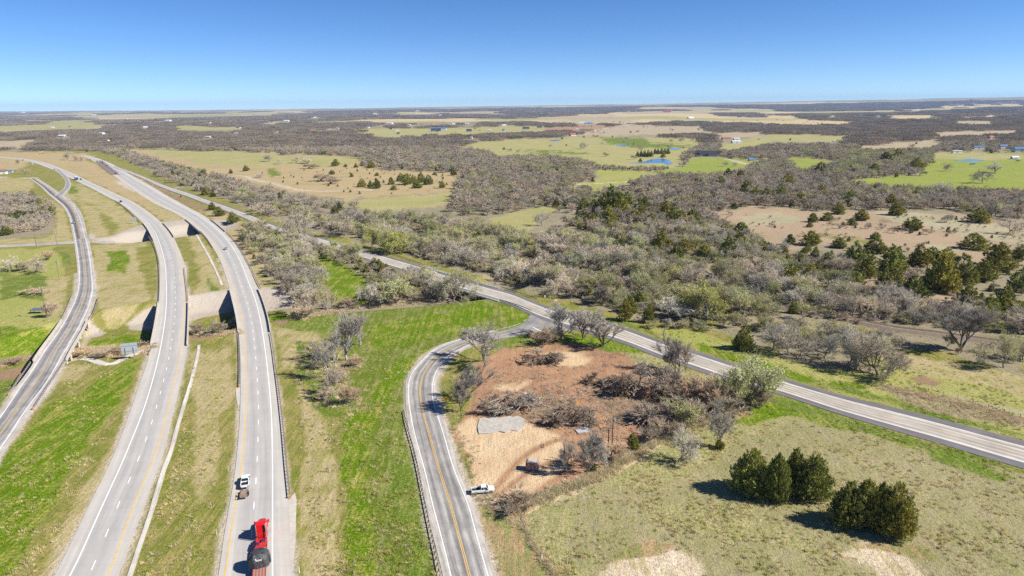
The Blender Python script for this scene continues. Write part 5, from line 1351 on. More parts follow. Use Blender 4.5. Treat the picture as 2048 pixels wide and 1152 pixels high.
    # cedars through the middle distance: foot x, y, top, width
    C = '1708,535,492,30 1731,552,511,38 1751,505,481,36 1782,545,497,50 1778,580,541,40 1838,530,495,40 1863,522,498,32 1891,527,500,36 1878,582,520,52 1921,565,516,46 1968,560,527,46 1996,540,494,56 2041,520,495,26 1826,592,556,46 1863,582,556,34 1936,610,575,48 1976,630,597,36 2010,615,576,38 2036,627,605,42 2036,582,545,36 1823,459,439,30 1946,498,471,46 1721,440,421,24 1620,490,466,32 1580,489,472,18 1676,495,478,24 1677,428,408,22 1792,430,405,26 1625,444,429,16 1620,454,445,12 1655,441,427,22 1703,450,437,16 1750,478,466,16 1958,445,420,36 1578,572,535,42 1620,560,532,32 1706,570,547,40 1656,527,508,26 '
    C += '1204,430,392,32 1222,420,376,34 1236,432,392,30 1169,417,398,26 1188,424,402,22 1281,442,409,20 1301,452,431,26 1360,452,425,40 1196,495,476,24 1321,502,467,32 1338,512,485,28 1351,522,492,28 1368,512,482,36 1391,510,486,32 1410,517,492,24 1454,517,480,32 1479,497,470,32 1513,495,476,34 1481,473,449,28 1449,468,449,26 1299,452,433,22 1436,525,509,17 1111,522,505,24 1270,445,420,24 1330,440,405,30 1346,448,418,28 1248,430,405,24 1215,445,415,30 1254,414,388,24 1290,425,398,24 1385,448,424,24 '
    C += '1640,398,372,24 1560,400,372,24 1510,400,376,24 1600,410,388,20 1700,412,385,26 1780,415,392,22 1455,360,340,18 1480,364,345,18 1440,378,356,20 1490,392,365,24 1531,404,380,24 1575,376,352,22 1640,352,328,24 1750,350,330,26 1795,322,300,26 1770,330,308,22 1835,340,318,26 '
    for i, q in enumerate(C.split()):
        a = [float(v) for v in q.split(',')]; a[2] -= .16 * (a[1] - a[2]); a[3] *= 1.28
        where = 'in the right hand cedar field' if a[0] > 1560 and a[1] > 400 else ('in the cedar belt through the middle of the wood' if a[1] > 400 else 'in the grey wood before the ranch house')
        P('cedar' if i % 4 else 'roundcedar', (a[0], a[1]), a[2], 'dark green cedar ' + where, a[3], group='cedars ' + where)
    C = '672,332,318,18 691,334,328,8 664,349,340,14 704,354,346,9 724,374,357,18 741,375,360,15 754,377,357,18 783,369,354,14 787,380,370,16 802,362,346,18 814,369,347,24 827,367,350,20 834,376,362,22 842,365,344,20 857,369,350,20 884,376,361,15 908,351,338,15 869,350,344,9 937,352,338,26 954,352,338,18 743,336,320,18 877,341,328,14 832,337,325,14 754,352,345,10 760,334,324,10 725,332,323,9 712,335,326,10 '
    for q in C.split():
        a = [float(v) for v in q.split(',')]
        P('cedar', (a[0], a[1]), a[2], 'small dark cedar dotted on the tan field', a[3], group='cedars on the tan field')
    for b, t, w, l in (((369, 369), 355, 17, 'dark round cedar just left of the railway'), ((346, 357), 346, 14, 'dark small cedar beyond the railway cutting'), ((402, 377), 367, 13, 'small cedar by the dirt track crossing the railway'), ((414, 390), 372, 20, 'cedar pair member left, beside the railway track crossing'), ((426, 393), 383, 13, 'lower cedar of the pair beside the railway'), ((454, 390), 375, 16, 'dark cedar on the field side of the railway'),
                       ((424, 420), 404, 16, 'tall cedar beside the old highway verge'), ((438, 432), 413, 24, 'broad cedar beside the old highway, third from the railway'), ((466, 445), 423, 25, 'broad round cedar alone on the bank by the old highway'), ((505, 480), 455, 22, 'dark cedar at the start of the creek wood'), ((530, 492), 472, 16, 'dark cedar second at the start of the creek wood'), ((515, 500), 482, 14, 'small dark cedar leaning on the bank'),
                       ((462, 347), 338, 9, 'tiny cedar at the left of the tan field'), ((492, 342), 330, 14, 'round cedar at the left of the tan field'), ((82, 420), 396, 15, 'dark cedar in the left thicket'), ((105, 435), 412, 16, 'dark cedar at the right edge of the left thicket'), ((66, 395), 381, 12, 'cedar at the top of the left thicket'), ((12, 470), 452, 26, 'dark low cedar at the left border')):
        P('cedar', b, t, l, w)
    for b, t, w, l in (((136, 320), 301, 12, 'yellow tipped tree by the far curve of the highway'), ((148, 322), 308, 12, 'bare tree second by the far highway curve'), ((163, 322), 309, 14, 'bare tree third by the far highway curve'), ((50, 348), 336, 18, 'bare bushy tree beside the small side road'), ((37, 327), 318, 10, 'bare tree at the left end of the highway')):
        P('oak', b, t, l, w, minh=6)
    for b, t, w, l in (((1395, 360), 322, 0, ''),):
        pass
    for a, b, t, w, l in (('oak', (1882, 392), 358, 40, 'wide bare oak on the bright green field'), ('oak', (1964, 366), 337, 40, 'wide bare oak standing on the far bright green field'), ('oak', (1890, 342), 322, 18, 'bare tree left on the bright green field'), ('oak', (1990, 345), 322, 24, 'bare tree pair member on the far bright green field'), ('elm', (1655, 385), 356, 24, 'pale fan shaped tree before the green field'), ('oak', (1168, 298), 284, 17, 'lone bare tree on the straw pasture'), ('oak', (1362, 284), 275, 10, 'lone tree at the right of the straw pasture'),
                          ('oak', (1246, 285), 275, 10, 'tree beside the small pond'), ('oak', (1450, 333), 322, 14, 'bare yard tree before the ranch house'), ('oak', (1469, 334), 323, 10, 'small yard tree right of the ranch house'), ('oak', (1822, 296), 284, 12, 'lone tree on the fallow field'), ('oak', (2018, 468), 432, 40, 'bare tree at the right of the pale field'), ('oak', (1893, 444), 424, 22, 'small bare tree on the pale field'), ('oak', (978, 306), 300, 8, 'tiny bare tree at the field corner'),
                          ('oak', (520, 356), 345, 16, 'bare tree beside the green patch on the tan field'), ('oak', (540, 323), 308, 20, 'bare tree in the row on the tan field'), ('oak', (560, 328), 315, 14, 'short bare tree in the row on the tan field'), ('oak', (594, 326), 312, 20, 'full bare tree in the row on the tan field'), ('oak', (615, 327), 313, 22, 'bare tree at the end of the row on the tan field'), ('thicket', (645, 362), 344, 34, 'bare grey clump on the tan field'), ('thicket', (666, 368), 352, 20, 'smaller bare clump on the tan field'), ('thicket', (620, 337), 326, 26, 'low bare clump on the tan field'),
                          ('oak', (25, 541), 508, 34, 'gnarled bare tree at the left border of the pasture'), ('oak', (70, 545), 512, 40, 'gnarled bare tree below the crossing road'), ('thicket', (45, 542), 520, 30, 'brush between two gnarled trees'), ('thicket', (95, 520), 500, 24, 'bare bush near the poles'), ('thicket', (66, 588), 576, 40, 'low grey bush in the pasture'), ('thicket', (98, 635), 600, 22, 'bare shrub beside the blue sheet roof'),
                          ('thicket', (395, 668), 640, 28, 'tan bush between the two highway bridges'), ('thicket', (430, 668), 640, 34, 'tan bush by the right highway bridge'), ('thicket', (470, 655), 632, 20, 'bush below the right highway bridge'), ('thicket', (236, 706), 690, 24, 'brown brush by the creek under the sign backs'), ('thicket', (205, 715), 697, 30, 'brown brush in the creek bed'), ('thicket', (165, 712), 696, 26, 'brown brush beside the frontage road bridge'), ('thicket', (30, 728), 712, 34, 'brown creek brush at the left border'), ('thicket', (285, 692), 680, 20, 'brush under the left highway bridge'),
                          ('oak', (590, 578), 540, 36, 'small bare tree on the bank by the right highway bridge'), ('oak', (620, 628), 566, 54, 'bare bushy tree on the creek bank beside the highway'), ('bud', (655, 622), 572, 44, 'budding tree on the creek bank'), ('oak', (740, 612), 560, 50, 'bare tree on the creek bank above the meadow'), ('bud', (795, 608), 556, 56, 'budding tree on the creek bank above the meadow'), ('thicket', (610, 636), 606, 40, 'brush at the creek beside the highway'), ('thicket', (700, 615), 590, 36, 'brush on the creek bank above the meadow'), ('thicket', (830, 604), 582, 36, 'brush on the creek bank near the old bridge')):
        P(a, b, t, l, w, minh=1.5)
    for a in '1005,312,270 1020,312,300 1035,312,302'.split(): pass
    for px, top in ((1275, 301), (1282, 300), (1289, 299), (1296, 299), (1303, 301), (1310, 297), (1316, 297), (1323, 296), (1330, 297), (1336, 296)):
        P('cedar', (px, 314 if px < 1306 else 308), top, 'dark cedar in the planted clump behind the blue pond', 9, group='cedar clump behind the pond')
    P('cedar', (1326, 315), 304, 'dark cedar standing before the planted clump at the pond', 12)
    # ---- woods
    z = zone
    z('in the creek wood beyond the old highway', '700,468 770,490 850,518 935,543 1010,565 1090,588 1180,610 1260,630 1340,636 1440,638 1560,640 1560,610 1440,560 1330,525 1200,478 1090,480 1030,474 920,450 800,436 720,440 640,455', 10.2, {'oak': .30, 'elm': .05, 'thicket': .13, 'bud': .48, 'pale': .02, 'cedar': .06}, (7, 14), 11)
    z('in the wood above the railway at the right', '1450,556 1560,608 1560,640 1640,646 1740,636 1860,652 2070,672 2070,640 1960,642 1850,620 1780,600 1700,580 1600,545 1520,530', 8.4, {'oak': .45, 'thicket': .12, 'bud': .36, 'cedar': .07}, (6, 12), 12)
    z('in the shaded wood between railway and old highway', '1470,655 1560,668 1700,672 1800,690 1760,712 1650,705 1560,690', 12, {'oak': .6, 'bud': .3, 'thicket': .1}, (6, 9), 13)
    z('along the railway at the right border', '1800,675 1900,690 2060,712 2060,735 1960,715 1860,700', 10, {'oak': .6, 'thicket': .2, 'bud': .2}, (5, 8), 14)
    z('in the cedar belt through the middle of the wood', '1130,452 1200,392 1250,380 1400,410 1430,440 1480,470 1560,500 1640,500 1720,545 1620,556 1500,530 1400,525 1330,515 1200,470', 9, {'cedar': .34, 'roundcedar': .08, 'oak': .45, 'bud': .15, 'thicket': .1}, (8, 11), 15)
    z('in the creek wood beside the highway', '495,455 560,470 640,486 740,514 830,550 905,578 960,592 880,596 740,604 700,600 745,578 725,545 660,508 625,500 632,540 655,580 600,620 570,585 545,540 508,488', 8.6, {'oak': .45, 'bud': .33, 'thicket': .17, 'elm': .05, 'cedar': .04}, (6, 11.5), 16)
    z('in the left thicket beside the frontage road', '-60,395 60,392 80,402 98,415 100,445 85,462 30,468 -60,472', 6.5, {'oak': .6, 'thicket': .3, 'cedar': .1}, (6, 9), 17)
    z('in the hedgerow along the railway', '245,318 300,330 350,350 420,362 470,378 520,390 600,404 680,424 640,414 560,392 500,372 440,352 380,338 310,320 260,306', 9, {'oak': .45, 'thicket': .3, 'cedar': .2, 'bud': .05}, (5, 9), 18)
    z('in the belt between the railway and the old highway', '470,392 520,402 600,420 680,446 660,456 590,440 520,420 465,404', 7.5, {'oak': .55, 'thicket': .35, 'bud': .1}, (5, 9), 19)
    z('in the wood before the pond', '1000,366 1060,390 1130,408 1190,396 1180,384 1110,384 1124,360 1184,346 1180,330 1110,316 1020,316 985,340 930,350 905,385 912,410 990,426 1030,420', 9.5, {'oak': .62, 'bud': .13, 'cedar': .3, 'thicket': .03}, (8, 12), 20)
    z('in the grey wood before the ranch house', '1180,388 1290,366 1330,356 1465,356 1510,334 1545,322 1600,348 1660,368 1760,382 1860,388 2060,388 2060,450 1900,418 1640,418 1540,412 1430,420 1390,404 1250,372', 9.5, {'oak': .68, 'cedar': .20, 'bud': .14, 'elm': .02}, (8, 12), 21)
    z('in the hedge before the pond', '1185,340 1240,342 1300,343 1340,339 1340,336 1300,338 1240,337 1190,335', 9, {'oak': .6, 'cedar': .3, 'bud': .1}, (5, 7.5), 22)
    z('in the creek belt between the green fields', '1572,302 1700,306 1860,304 1862,330 1800,348 1672,364 1600,350 1640,342 1690,322 1620,312', 10, {'oak': .5, 'bud': .32, 'cedar': .18}, (8, 13), 23)
    z('on the tan bank beside the old highway', '470,450 500,470 530,520 560,560 585,590 565,590 530,550 500,510', 9, {'oak': .5, 'bud': .3, 'cedar': .2}, (5, 8), 24)
    z('scattered over the right hand cedar field', '1440,430 1640,428 1800,428 2048,455 2048,520 1870,503 1690,488 1560,498 1500,475', 8, {'thicket': .68, 'cedar': .17, 'oak': .15}, (2.5, 6.5), 25, .56)
    z('among the cedars at the right', '1690,500 1800,500 1900,520 2060,540 2060,640 1960,635 1850,605 1760,580 1690,550', 11, {'thicket': .45, 'cedar': .3, 'oak': .25}, (4, 8), 26)
    z('scattered over the tan field', '700,325 900,346 1000,360 900,384 700,396 640,380 560,370 520,345 640,340', 30, {'thicket': .5, 'cedar': .5}, (3, 6), 27)
    z('in the scrub between carriageways and railway', '250,342 300,350 380,385 450,415 480,440 440,425 360,395 290,362', 12, {'thicket': .9, 'cedar': .1}, (3, 5), 28)
    z('along the railway behind the shaded row', '1440,640 1560,652 1700,672 1800,690 1800,700 1680,684 1540,664 1440,652', 8.5, {'oak': .55, 'bud': .35, 'thicket': .1}, (6, 10), 29)
    rr = random.Random(5)
    groups = {}
    for rec in ZONES: groups.setdefault(NAMES[rec[0]], []).append(rec)
    have = {}
    for t in TREES: n = t[8] or NAMES[t[0]]; have[n] = have.get(n, 0) + 1
    rest = []
    for nm, L in groups.items():
        L.sort(key=lambda q: math.hypot(q[1], q[2]) / q[4])
        n = max(0, min(len(L), 285 - have.get(nm, 0)))
        for q in L[:n]:
            w = q[6]; TREES.append([q[0], q[1], q[2], q[3], q[4], None, LOOK[q[0]] + ' ' + w, LOOK[q[0]] + 's ' + w, None, 'bush' if q[0] == 'thicket' else 'tree'])
        rest += L[n:]
    for i, rec in enumerate(TREES):
        if rec[0] == 'thicket' and rec[9] == 'tree': rec[9] = 'bush'
        set_tree(rec, rr.randrange(97), rr)
    # ---- the rest of the woods, and the woods that run to the horizon
    meshes = FAR['bare'] + FAR['bud'] + FAR['cedar'] + FAR['patch'] + FAR['bigpatch']
    nb, nu, nc, npa = len(FAR['bare']), len(FAR['bud']), len(FAR['cedar']), len(FAR['patch'])
    r = np.random.default_rng(3); pts = []
    for q in rest:
        k = q[0]
        if k in ('cedar', 'roundcedar'): w, h0 = nb + nu + r.integers(nc), 7.0
        elif k in ('bud', 'bright'): w, h0 = nb + r.integers(nu), 10.0
        else: w, h0 = r.integers(nb), 10.0
        s = q[4] / h0; pts.append((q[1], q[2], q[3], r.uniform(0, 6.28), s * 1.05, s, w))
    def grid(D0, D1, step):
        ys = np.arange(D0, D1, step); out = []
        for y in ys:
            xs = np.arange(-(y * .92 + 60), y * .92 + 60, step); out.append(np.stack([xs, np.full(len(xs), y)], 1))
        Q = np.concatenate(out); Q = Q + r.uniform(-.4, .4, Q.shape) * step
        _, _, wood, px, py = cover(Q[:, 0], Q[:, 1]); return Q, wood, px, py
    # a stand keeps clear of the open ground one can see behind it, and of houses
    HB = np.array([(h[0], h[1], h[2]) for h in HOUSES])
    def stands(D0, D1, step, top):
        Q, wood, px, py = grid(D0, D1, step); Z = hgt(Q[:, 0], Q[:, 1]); keep = (wood > .5) & (px > -200) & (px < 2250); Q, Z = Q[keep], Z[keep]
        px, py = proj(Q[:, 0], Q[:, 1], Z + top); ok = np.ones(len(Q), bool); see = py > 221
        gx, gy = G(px[see], py[see]); _, _, w2, _, _ = cover(gx, gy); ok[see] = w2 > .4
        bx, by = proj(Q[:, 0], Q[:, 1], Z); m = mppv(by)
        for hx, hy, hw in HB: ok &= ~((np.abs(bx - hx) < hw * .55 + step / m * .5 + 1) & (by > hy - 1.5) & (py < hy + 1))
        return Q[ok], Z[ok]
    mppv = lambda py: CAMH / np.maximum(py - 212.5, 2) / .966
    # single trees, out to about 1.6 km, wherever the outlined woods left gaps
    Q, Z = stands(620, 1650, 10.5, 9)
    done = np.array([[t[1], t[2]] for t in ZONES + TREES]); cell = set()
    for a, b in done: cell.add((int(a // 10), int(b // 10)))
    for i in range(len(Q)):
        if (int(Q[i, 0] // 10), int(Q[i, 1] // 10)) in cell: continue
        c = r.uniform(); w = (nb + nu + r.integers(nc)) if c < .09 else ((nb + r.integers(nu)) if c < .16 else r.integers(nb))
        s = r.uniform(.62, 1.15); pts.append((Q[i, 0], Q[i, 1], Z[i], r.uniform(0, 6.28), s * 1.2, s, w))
    Q, Z = stands(1650, 4600, 40, 11)
    for i in range(len(Q)): pts.append((Q[i, 0], Q[i, 1], Z[i], r.uniform(0, 6.28), r.uniform(.95, 1.15), r.uniform(.75, 1.15), nb + nu + nc + r.integers(npa)))
    Q, Z = stands(4600, 15000, 118, 11)
    for i in range(len(Q)): pts.append((Q[i, 0], Q[i, 1], Z[i] - 1, r.uniform(0, 6.28), 1.0, r.uniform(.8, 1.3), nb + nu + nc + npa + r.integers(3)))
    # lone trees and hedges dotted over the far open fields
    Q, wood, px, py = grid(1000, 4200, 46); Z = hgt(Q[:, 0], Q[:, 1]); n = fbm(Q[:, 0] / 160, Q[:, 1] / 160, 91, 3)
    keep = (wood < .3) & (px > 900) & (px < 2100) & (py < 330) & (r.uniform(size=len(Q)) < np.where(n > .6, .35, .025))
    for i in np.nonzero(keep)[0]: s = r.uniform(.5, 1.05); pts.append((Q[i, 0], Q[i, 1], Z[i], r.uniform(0, 6.28), s * 1.25, s, r.integers(nb + nu + nc)))
    stuff_points('far_woods', pts, meshes)
    # brush and saplings that fill the floor of the near woods
    r = np.random.default_rng(44); under = []
    for px in ('700,468 850,518 1010,565 1180,610 1340,636 1560,640 1560,610 1440,560 1330,525 1200,478 1030,474 800,436 640,455', '1450,556 1560,608 1640,646 1860,652 2070,672 2070,640 1850,620 1700,580 1520,530', '1130,452 1250,380 1400,410 1480,470 1560,500 1720,545 1620,556 1400,525 1200,470', '495,455 640,486 830,550 960,592 740,604 700,600 745,578 660,508 625,500 655,580 600,620 545,540', '1470,645 1700,668 1800,690 1760,706 1560,688', '1300,650 1420,652 1440,664 1320,660'):
        P = poly(px); gx, gy, _ = GT(P[:, 0], P[:, 1]); n = int(abs(np.sum(gx * np.roll(gy, -1) - gy * np.roll(gx, -1))) / 2 / 17); X = r.uniform(gx.min(), gx.max(), n * 6); Y = r.uniform(gy.min(), gy.max(), n * 6)
        k = inside(X, Y, np.stack([gx, gy], 1)); X, Y = X[k][:n], Y[k][:n]
        for Pm, hw in zip(ROADMID, (12, 12, 9, 8, 11, 6)):
            d, _ = seg_dist(X, Y, Pm); X, Y = X[d > hw], Y[d > hw]
        Z = hgt(X, Y)
        for i in range(len(X)): q = r.uniform(.16, .42); under.append((X[i], Y[i], Z[i], r.uniform(0, 6.28), q * 1.5, q, int(r.choice([0, 1, 2, 3, nb, nb + 1, nb + 2]))))
    stuff_points('undergrowth', under, FAR['bare'] + FAR['bud'])
    print('TREES', len(TREES), 'REST', len(rest), 'FARPTS', len(pts), {k: len(v) for k, v in groups.items()})
# ------------------------------------------------------------------ vehicles (x forward, origin on the ground under the middle)
WHEEL = {}
def wheel(parent, x, y, r=.36, w=.24, name='wheel'):
    key = (round(r, 2), round(w, 2))
    t = None
    if key in WHEEL:
        o = link(name, WHEEL[key][0], parent); q = link('rim', WHEEL[key][1], o)
    else:
        o = MB().tube([(0, -w / 2, 0), (0, -w / 2 + .03, 0), (0, w / 2 - .03, 0), (0, w / 2, 0)], [r * .9, r, r, r * .9], 14).build(name, M['rubber'], parent)
        q = MB().tube([(0, -w / 2 - .012, 0), (0, w / 2 + .012, 0)], r * .58, 10).build('rim', M['chrome'], o)
        WHEEL[key] = (o.data, q.data)
    o.location = (x, y, r); return o

def heading(L, px, py, lane=None):
    x, y = G(px, py); d, p = seg_dist(np.array([x]), np.array([y]), L); i = min(int(p[0]), len(L) - 2); v = L[i + 1] - L[i]
    return math.atan2(v[1], v[0])

def car(label, loc, rz, paint, kind='sedan', group=None, simple_=False):
    t = thing({'sedan': 'car', 'suv': 'car', 'pickup': 'pickup_truck'}[kind], label, {'sedan': 'car', 'suv': 'car', 'pickup': 'pickup truck'}[kind], loc, rz, group)
    pt = M[paint]; W = 1.86 if kind != 'pickup' else 2.0
    if kind == 'sedan':
        body = [(-2.35, .32), (2.3, .32), (2.38, .62), (2.2, .80), (1.0, .93), (-1.5, .98), (-2.3, .93), (-2.38, .6)]
        cab = [(-1.75, .96), (-1.05, 1.42), (.1, 1.44), (1.05, .93)]; ax = (-1.4, 1.42); r = .33
    elif kind == 'suv':
        body = [(-2.3, .38), (2.3, .38), (2.36, .72), (2.2, .98), (1.1, 1.08), (-2.25, 1.1), (-2.34, .7)]
        cab = [(-2.2, 1.08), (-1.9, 1.70), (.1, 1.74), (1.1, 1.06)]; ax = (-1.4, 1.42); r = .37
    else:
        body = [(-2.95, .50), (2.85, .50), (2.93, .85), (2.8, 1.12), (1.35, 1.22), (-.55, 1.22), (-.55, .8), (-2.9, .8), (-2.98, .7)]
        cab = [(-.62, 1.2), (-.42, 1.86), (.75, 1.9), (1.42, 1.2)]; ax = (-1.85, 1.9); r = .42
    nar = lambda z: 1.0 if z > .5 else .94
    MB().prism(body, -W / 2, W / 2, 0, nar).build('body', pt, t, False, .07)
    z0, z1 = cab[0][1], cab[1][1]
    tp = lambda z: .96 - .17 * (z - z0) / (z1 - z0)
    MB().prism(cab, -W / 2, W / 2, 0, tp).build('windows', M['glass'], t, False, .04)
    rx0, rx1 = cab[1][0], cab[2][0]
    rf = MB(); rf.box(((rx0 + rx1) / 2 - .02, 0, z1 + .01), (rx1 - rx0 + .12, W * .80, .07))
    for s in (-1, 1):                                            # pillars
        for a, b in ((cab[0], cab[1]), (cab[3], cab[2])):
            rf.tube([(a[0], s * W / 2 * .965, a[1]), (b[0], s * W / 2 * .80, b[1])], .055, 4)
        xm = (rx0 + rx1) / 2 + (.05 if kind != 'pickup' else 0); rf.tube([(xm, s * W / 2 * .965, z0), (xm, s * W / 2 * .805, z1)], .05, 4)
    rf.build('roof', pt, t, False, .02)
    if kind == 'pickup':
        b = MB()
        for s in (-1, 1): b.box((-1.74, s * (W / 2 - .06), 1.0), (2.38, .12, .48))
        b.box((-2.90, 0, 1.0), (.10, W - .02, .48)); b.build('bed_wall', pt, t, False, .02)
        MB().box((-1.72, 0, .815), (2.24, W - .26, .03)).build('bed_floor', M['black'], t)
        for s in (-1, 1): MB().box((1.0, s * (W / 2 + .14), 1.32), (.14, .26, .2)).build('mirror', M['black'], t)
    for x in ax:
        for s in (-1, 1): wheel(t, x, s * (W / 2 - .1), r)
    f = body[2]
    for s in (-1, 1):
        MB().box((f[0] - .06, s * W * .36, f[1] + .06), (.12, .36, .16)).build('headlight', M['chrome'], t)
        MB().box((body[0][0] - .02, s * W * .43, .9), (.06, .16, .24)).build('taillight', M['tail'], t)
    MB().box((f[0] + .02, 0, .52), (.1, W * .9, .2)).build('bumper', M['chrome' if kind == 'pickup' else 'black'], t)
    if kind == 'pickup': MB().box((-3.02, 0, .62), (.14, W * .92, .2)).build('rear_bumper', M['chrome'], t)
    return t

def utility_trailer(loc, rz):
    t = thing('utility_trailer', 'empty utility trailer with plank deck and dark rails behind the white pickup', 'trailer', loc, rz)
    MB().box((0, 0, .62), (3.5, 1.75, .06)).build('deck', M['planks'], t)
    f = MB()
    for s in (-1, 1):
        f.tube([(-1.8, s * .92, .6), (1.8, s * .92, .6)], .06, 4); f.tube([(-1.8, s * .92, 1.05), (1.8, s * .92, 1.05)], .04, 4)
        for x in (-1.78, -.6, .6, 1.78): f.tube([(x, s * .92, .6), (x, s * .92, 1.05)], .035, 4)
        f.box((0, s * 1.08, .84), (1.0, .26, .05))
    f.tube([(1.8, -.92, .6), (1.8, .92, .6)], .06, 4); f.tube([(1.8, -.92, 1.05), (1.8, .92, 1.05)], .04, 4)
    f.build('frame', M['black'], t)
    MB().tube([(1.8, -.7, .58), (3.1, 0, .58), (1.8, .7, .58)], .06, 4).build('tongue', M['black'], t)
    g = MB()
    for k in range(6): g.tube([(-1.82, -.85 + k * .34, .6), (-2.05, -.85 + k * .34, 1.75)], .03, 4)
    for z in (.65, 1.2, 1.75): g.tube([(-1.82 - (z - .6) * .2, -.9, z), (-1.82 - (z - .6) * .2, .9, z)], .035, 4)
    g.build('ramp_gate', M['rust'], t)
    for s in (-1, 1): wheel(t, 0, s * 1.08, .33, .2)

def semi(loc, rz):
    """red tractor; x = 0 at the front bumper"""
    t = thing('semi_tractor', 'red truck tractor with sleeper cab pulling a red flatbed', 'truck', loc, rz)
    red = M['car_red']
    w = lambda z: 1.0
    MB().prism([(-2.3, .75), (-.15, .75), (-.02, 1.1), (-.18, 1.62), (-2.3, 1.95)], -1.02, 1.02, 0, lambda z: 1 - .22 * max(0, z - 1.2)).build('hood', red, t, False, .1)
    f = MB()
    for s in (-1, 1): f.prism([(-2.1, .62), (-.1, .62), (-.15, 1.12), (-.5, 1.28), (-1.5, 1.28), (-2.1, 1.0)], s * 1.24 if s < 0 else .82, -.82 if s < 0 else 1.24)
    f.build('fender', red, t, False, .08)
    MB().prism([(-4.3, .8), (-2.25, .8), (-2.25, 1.98), (-2.75, 2.85), (-4.3, 3.05)], -1.15, 1.15, 0, lambda z: 1 - .07 * max(0, z - 1.9)).build('cab', red, t, False, .1)
    MB().prism([(-6.15, .8), (-4.28, .8), (-4.28, 3.5), (-4.6, 3.9), (-6.0, 4.02), (-6.15, 3.9)], -1.22, 1.22, 0, lambda z: 1 - .05 * max(0, z - 3)).build('sleeper', red, t, False, .12)
    MB().prism([(-4.35, 2.9), (-2.85, 2.82), (-3.2, 3.1), (-4.35, 3.78)], -.98, .98).build('roof_fairing', red, t, False, .1)
    g = MB(); g.prism([(-2.28, 2.02), (-2.235, 2.02), (-2.70, 2.78), (-2.76, 2.78)], -1.02, 1.02); g.build('windshield', M['glass'], t)
    for s in (-1, 1): MB().box((-3.1, s * 1.15, 2.3), (1.1, .04, .62)).build('side_window', M['glass'], t)
    MB().box((-6.17, -.72, 2.7), (.04, .55, 1.6)).build('rear_panel', M['black'], t)
    MB().box((.03, 0, .55), (.22, 2.35, .42)).build('bumper', M['chrome'], t, False, .05); MB().box((.0, 0, 1.2), (.08, 1.2, .75)).build('grille', M['chrome'], t)
    for s in (-1, 1):
        MB().box((-.12, s * 1.02, .98), (.16, .34, .24)).build('headlight', M['chrome'], t)
        MB().box((-2.5, s * 1.52, 2.35), (.14, .3, .8)).build('mirror', red, t)
        MB().tube([(-6.45, s * 1.0, .9), (-6.45, s * 1.0, 4.1)], .10, 8).build('exhaust_stack', M['chrome'], t)
        MB().tube([(-5.9, s * 1.0, .72), (-4.2, s * 1.0, .72)], .33, 12).build('fuel_tank', M['chrome'], t)
        wheel(t, -1.1, s * 1.05, .52, .30)
        for x in (-7.6, -8.95): wheel(t, x, s * .94, .52, .55)
    c = MB()
    for s in (-.42, .42): c.box((-6.0, s, .92), (7.4, .12, .26))
    c.build('chassis', M['red_frame'], t)
    MB().box((-6.9, 0, 1.12), (.9, 1.6, .05)).build('deck_plate', M['chrome'], t)
    MB().box((-8.2, 0, 1.18), (1.1, .95, .14)).build('fifth_wheel', M['black'], t)
    for s in (-1, 1): MB().box((-8.3, s * .95, 1.12), (2.6, .58, .05)).build('mud_guard', red, t)
    return t

def flatbed(loc, rz):
    t = thing('flatbed_trailer', 'red flatbed trailer with grey planks under the black tarped load', 'trailer', loc, rz)
    MB().box((-10.6, 0, 1.44), (12.6, 2.36, .07)).build('deck', M['planks'], t)
    f = MB()
    for s in (-1, 1): f.box((-10.6, s * 1.25, 1.36), (12.8, .16, .34)); f.box((-10.6, s * .5, 1.18), (12.8, .16, .42))
    f.box((-10.6, 0, 1.495), (12.6, .16, .03)); 
    for s in (-.62, .62): f.box((-10.6, s, 1.495), (12.6, .13, .03))
    f.box((-4.15, 0, 1.40), (.2, 2.6, .42)); f.box((-17.0, 0, 1.3), (.2, 2.6, .5))
    f.build('frame', M['red_frame'], t)
    MB().prism([(-4.2, 1.30), (-.9, 1.34), (-.9, 1.6), (-2.6, 1.62), (-4.2, 1.6)], -1.15, 1.15).build('gooseneck', M['red_frame'], t, False, .05)
    b = MB(); b.box((-2.2, -.55, 1.8), (1.1, .9, .36)); b.box((-3.2, .6, 1.78), (.9, .8, .3)); b.build('tool_box', M['chrome'], t)
    MB().box((-2.3, .62, 1.74), (.8, .7, .24)).build('winch_box', M['car_red'], t)
    for x in (-14.2, -15.4, -16.6):
        for s in (-1, 1): wheel(t, x, s * .95, .48, .5)
    return t

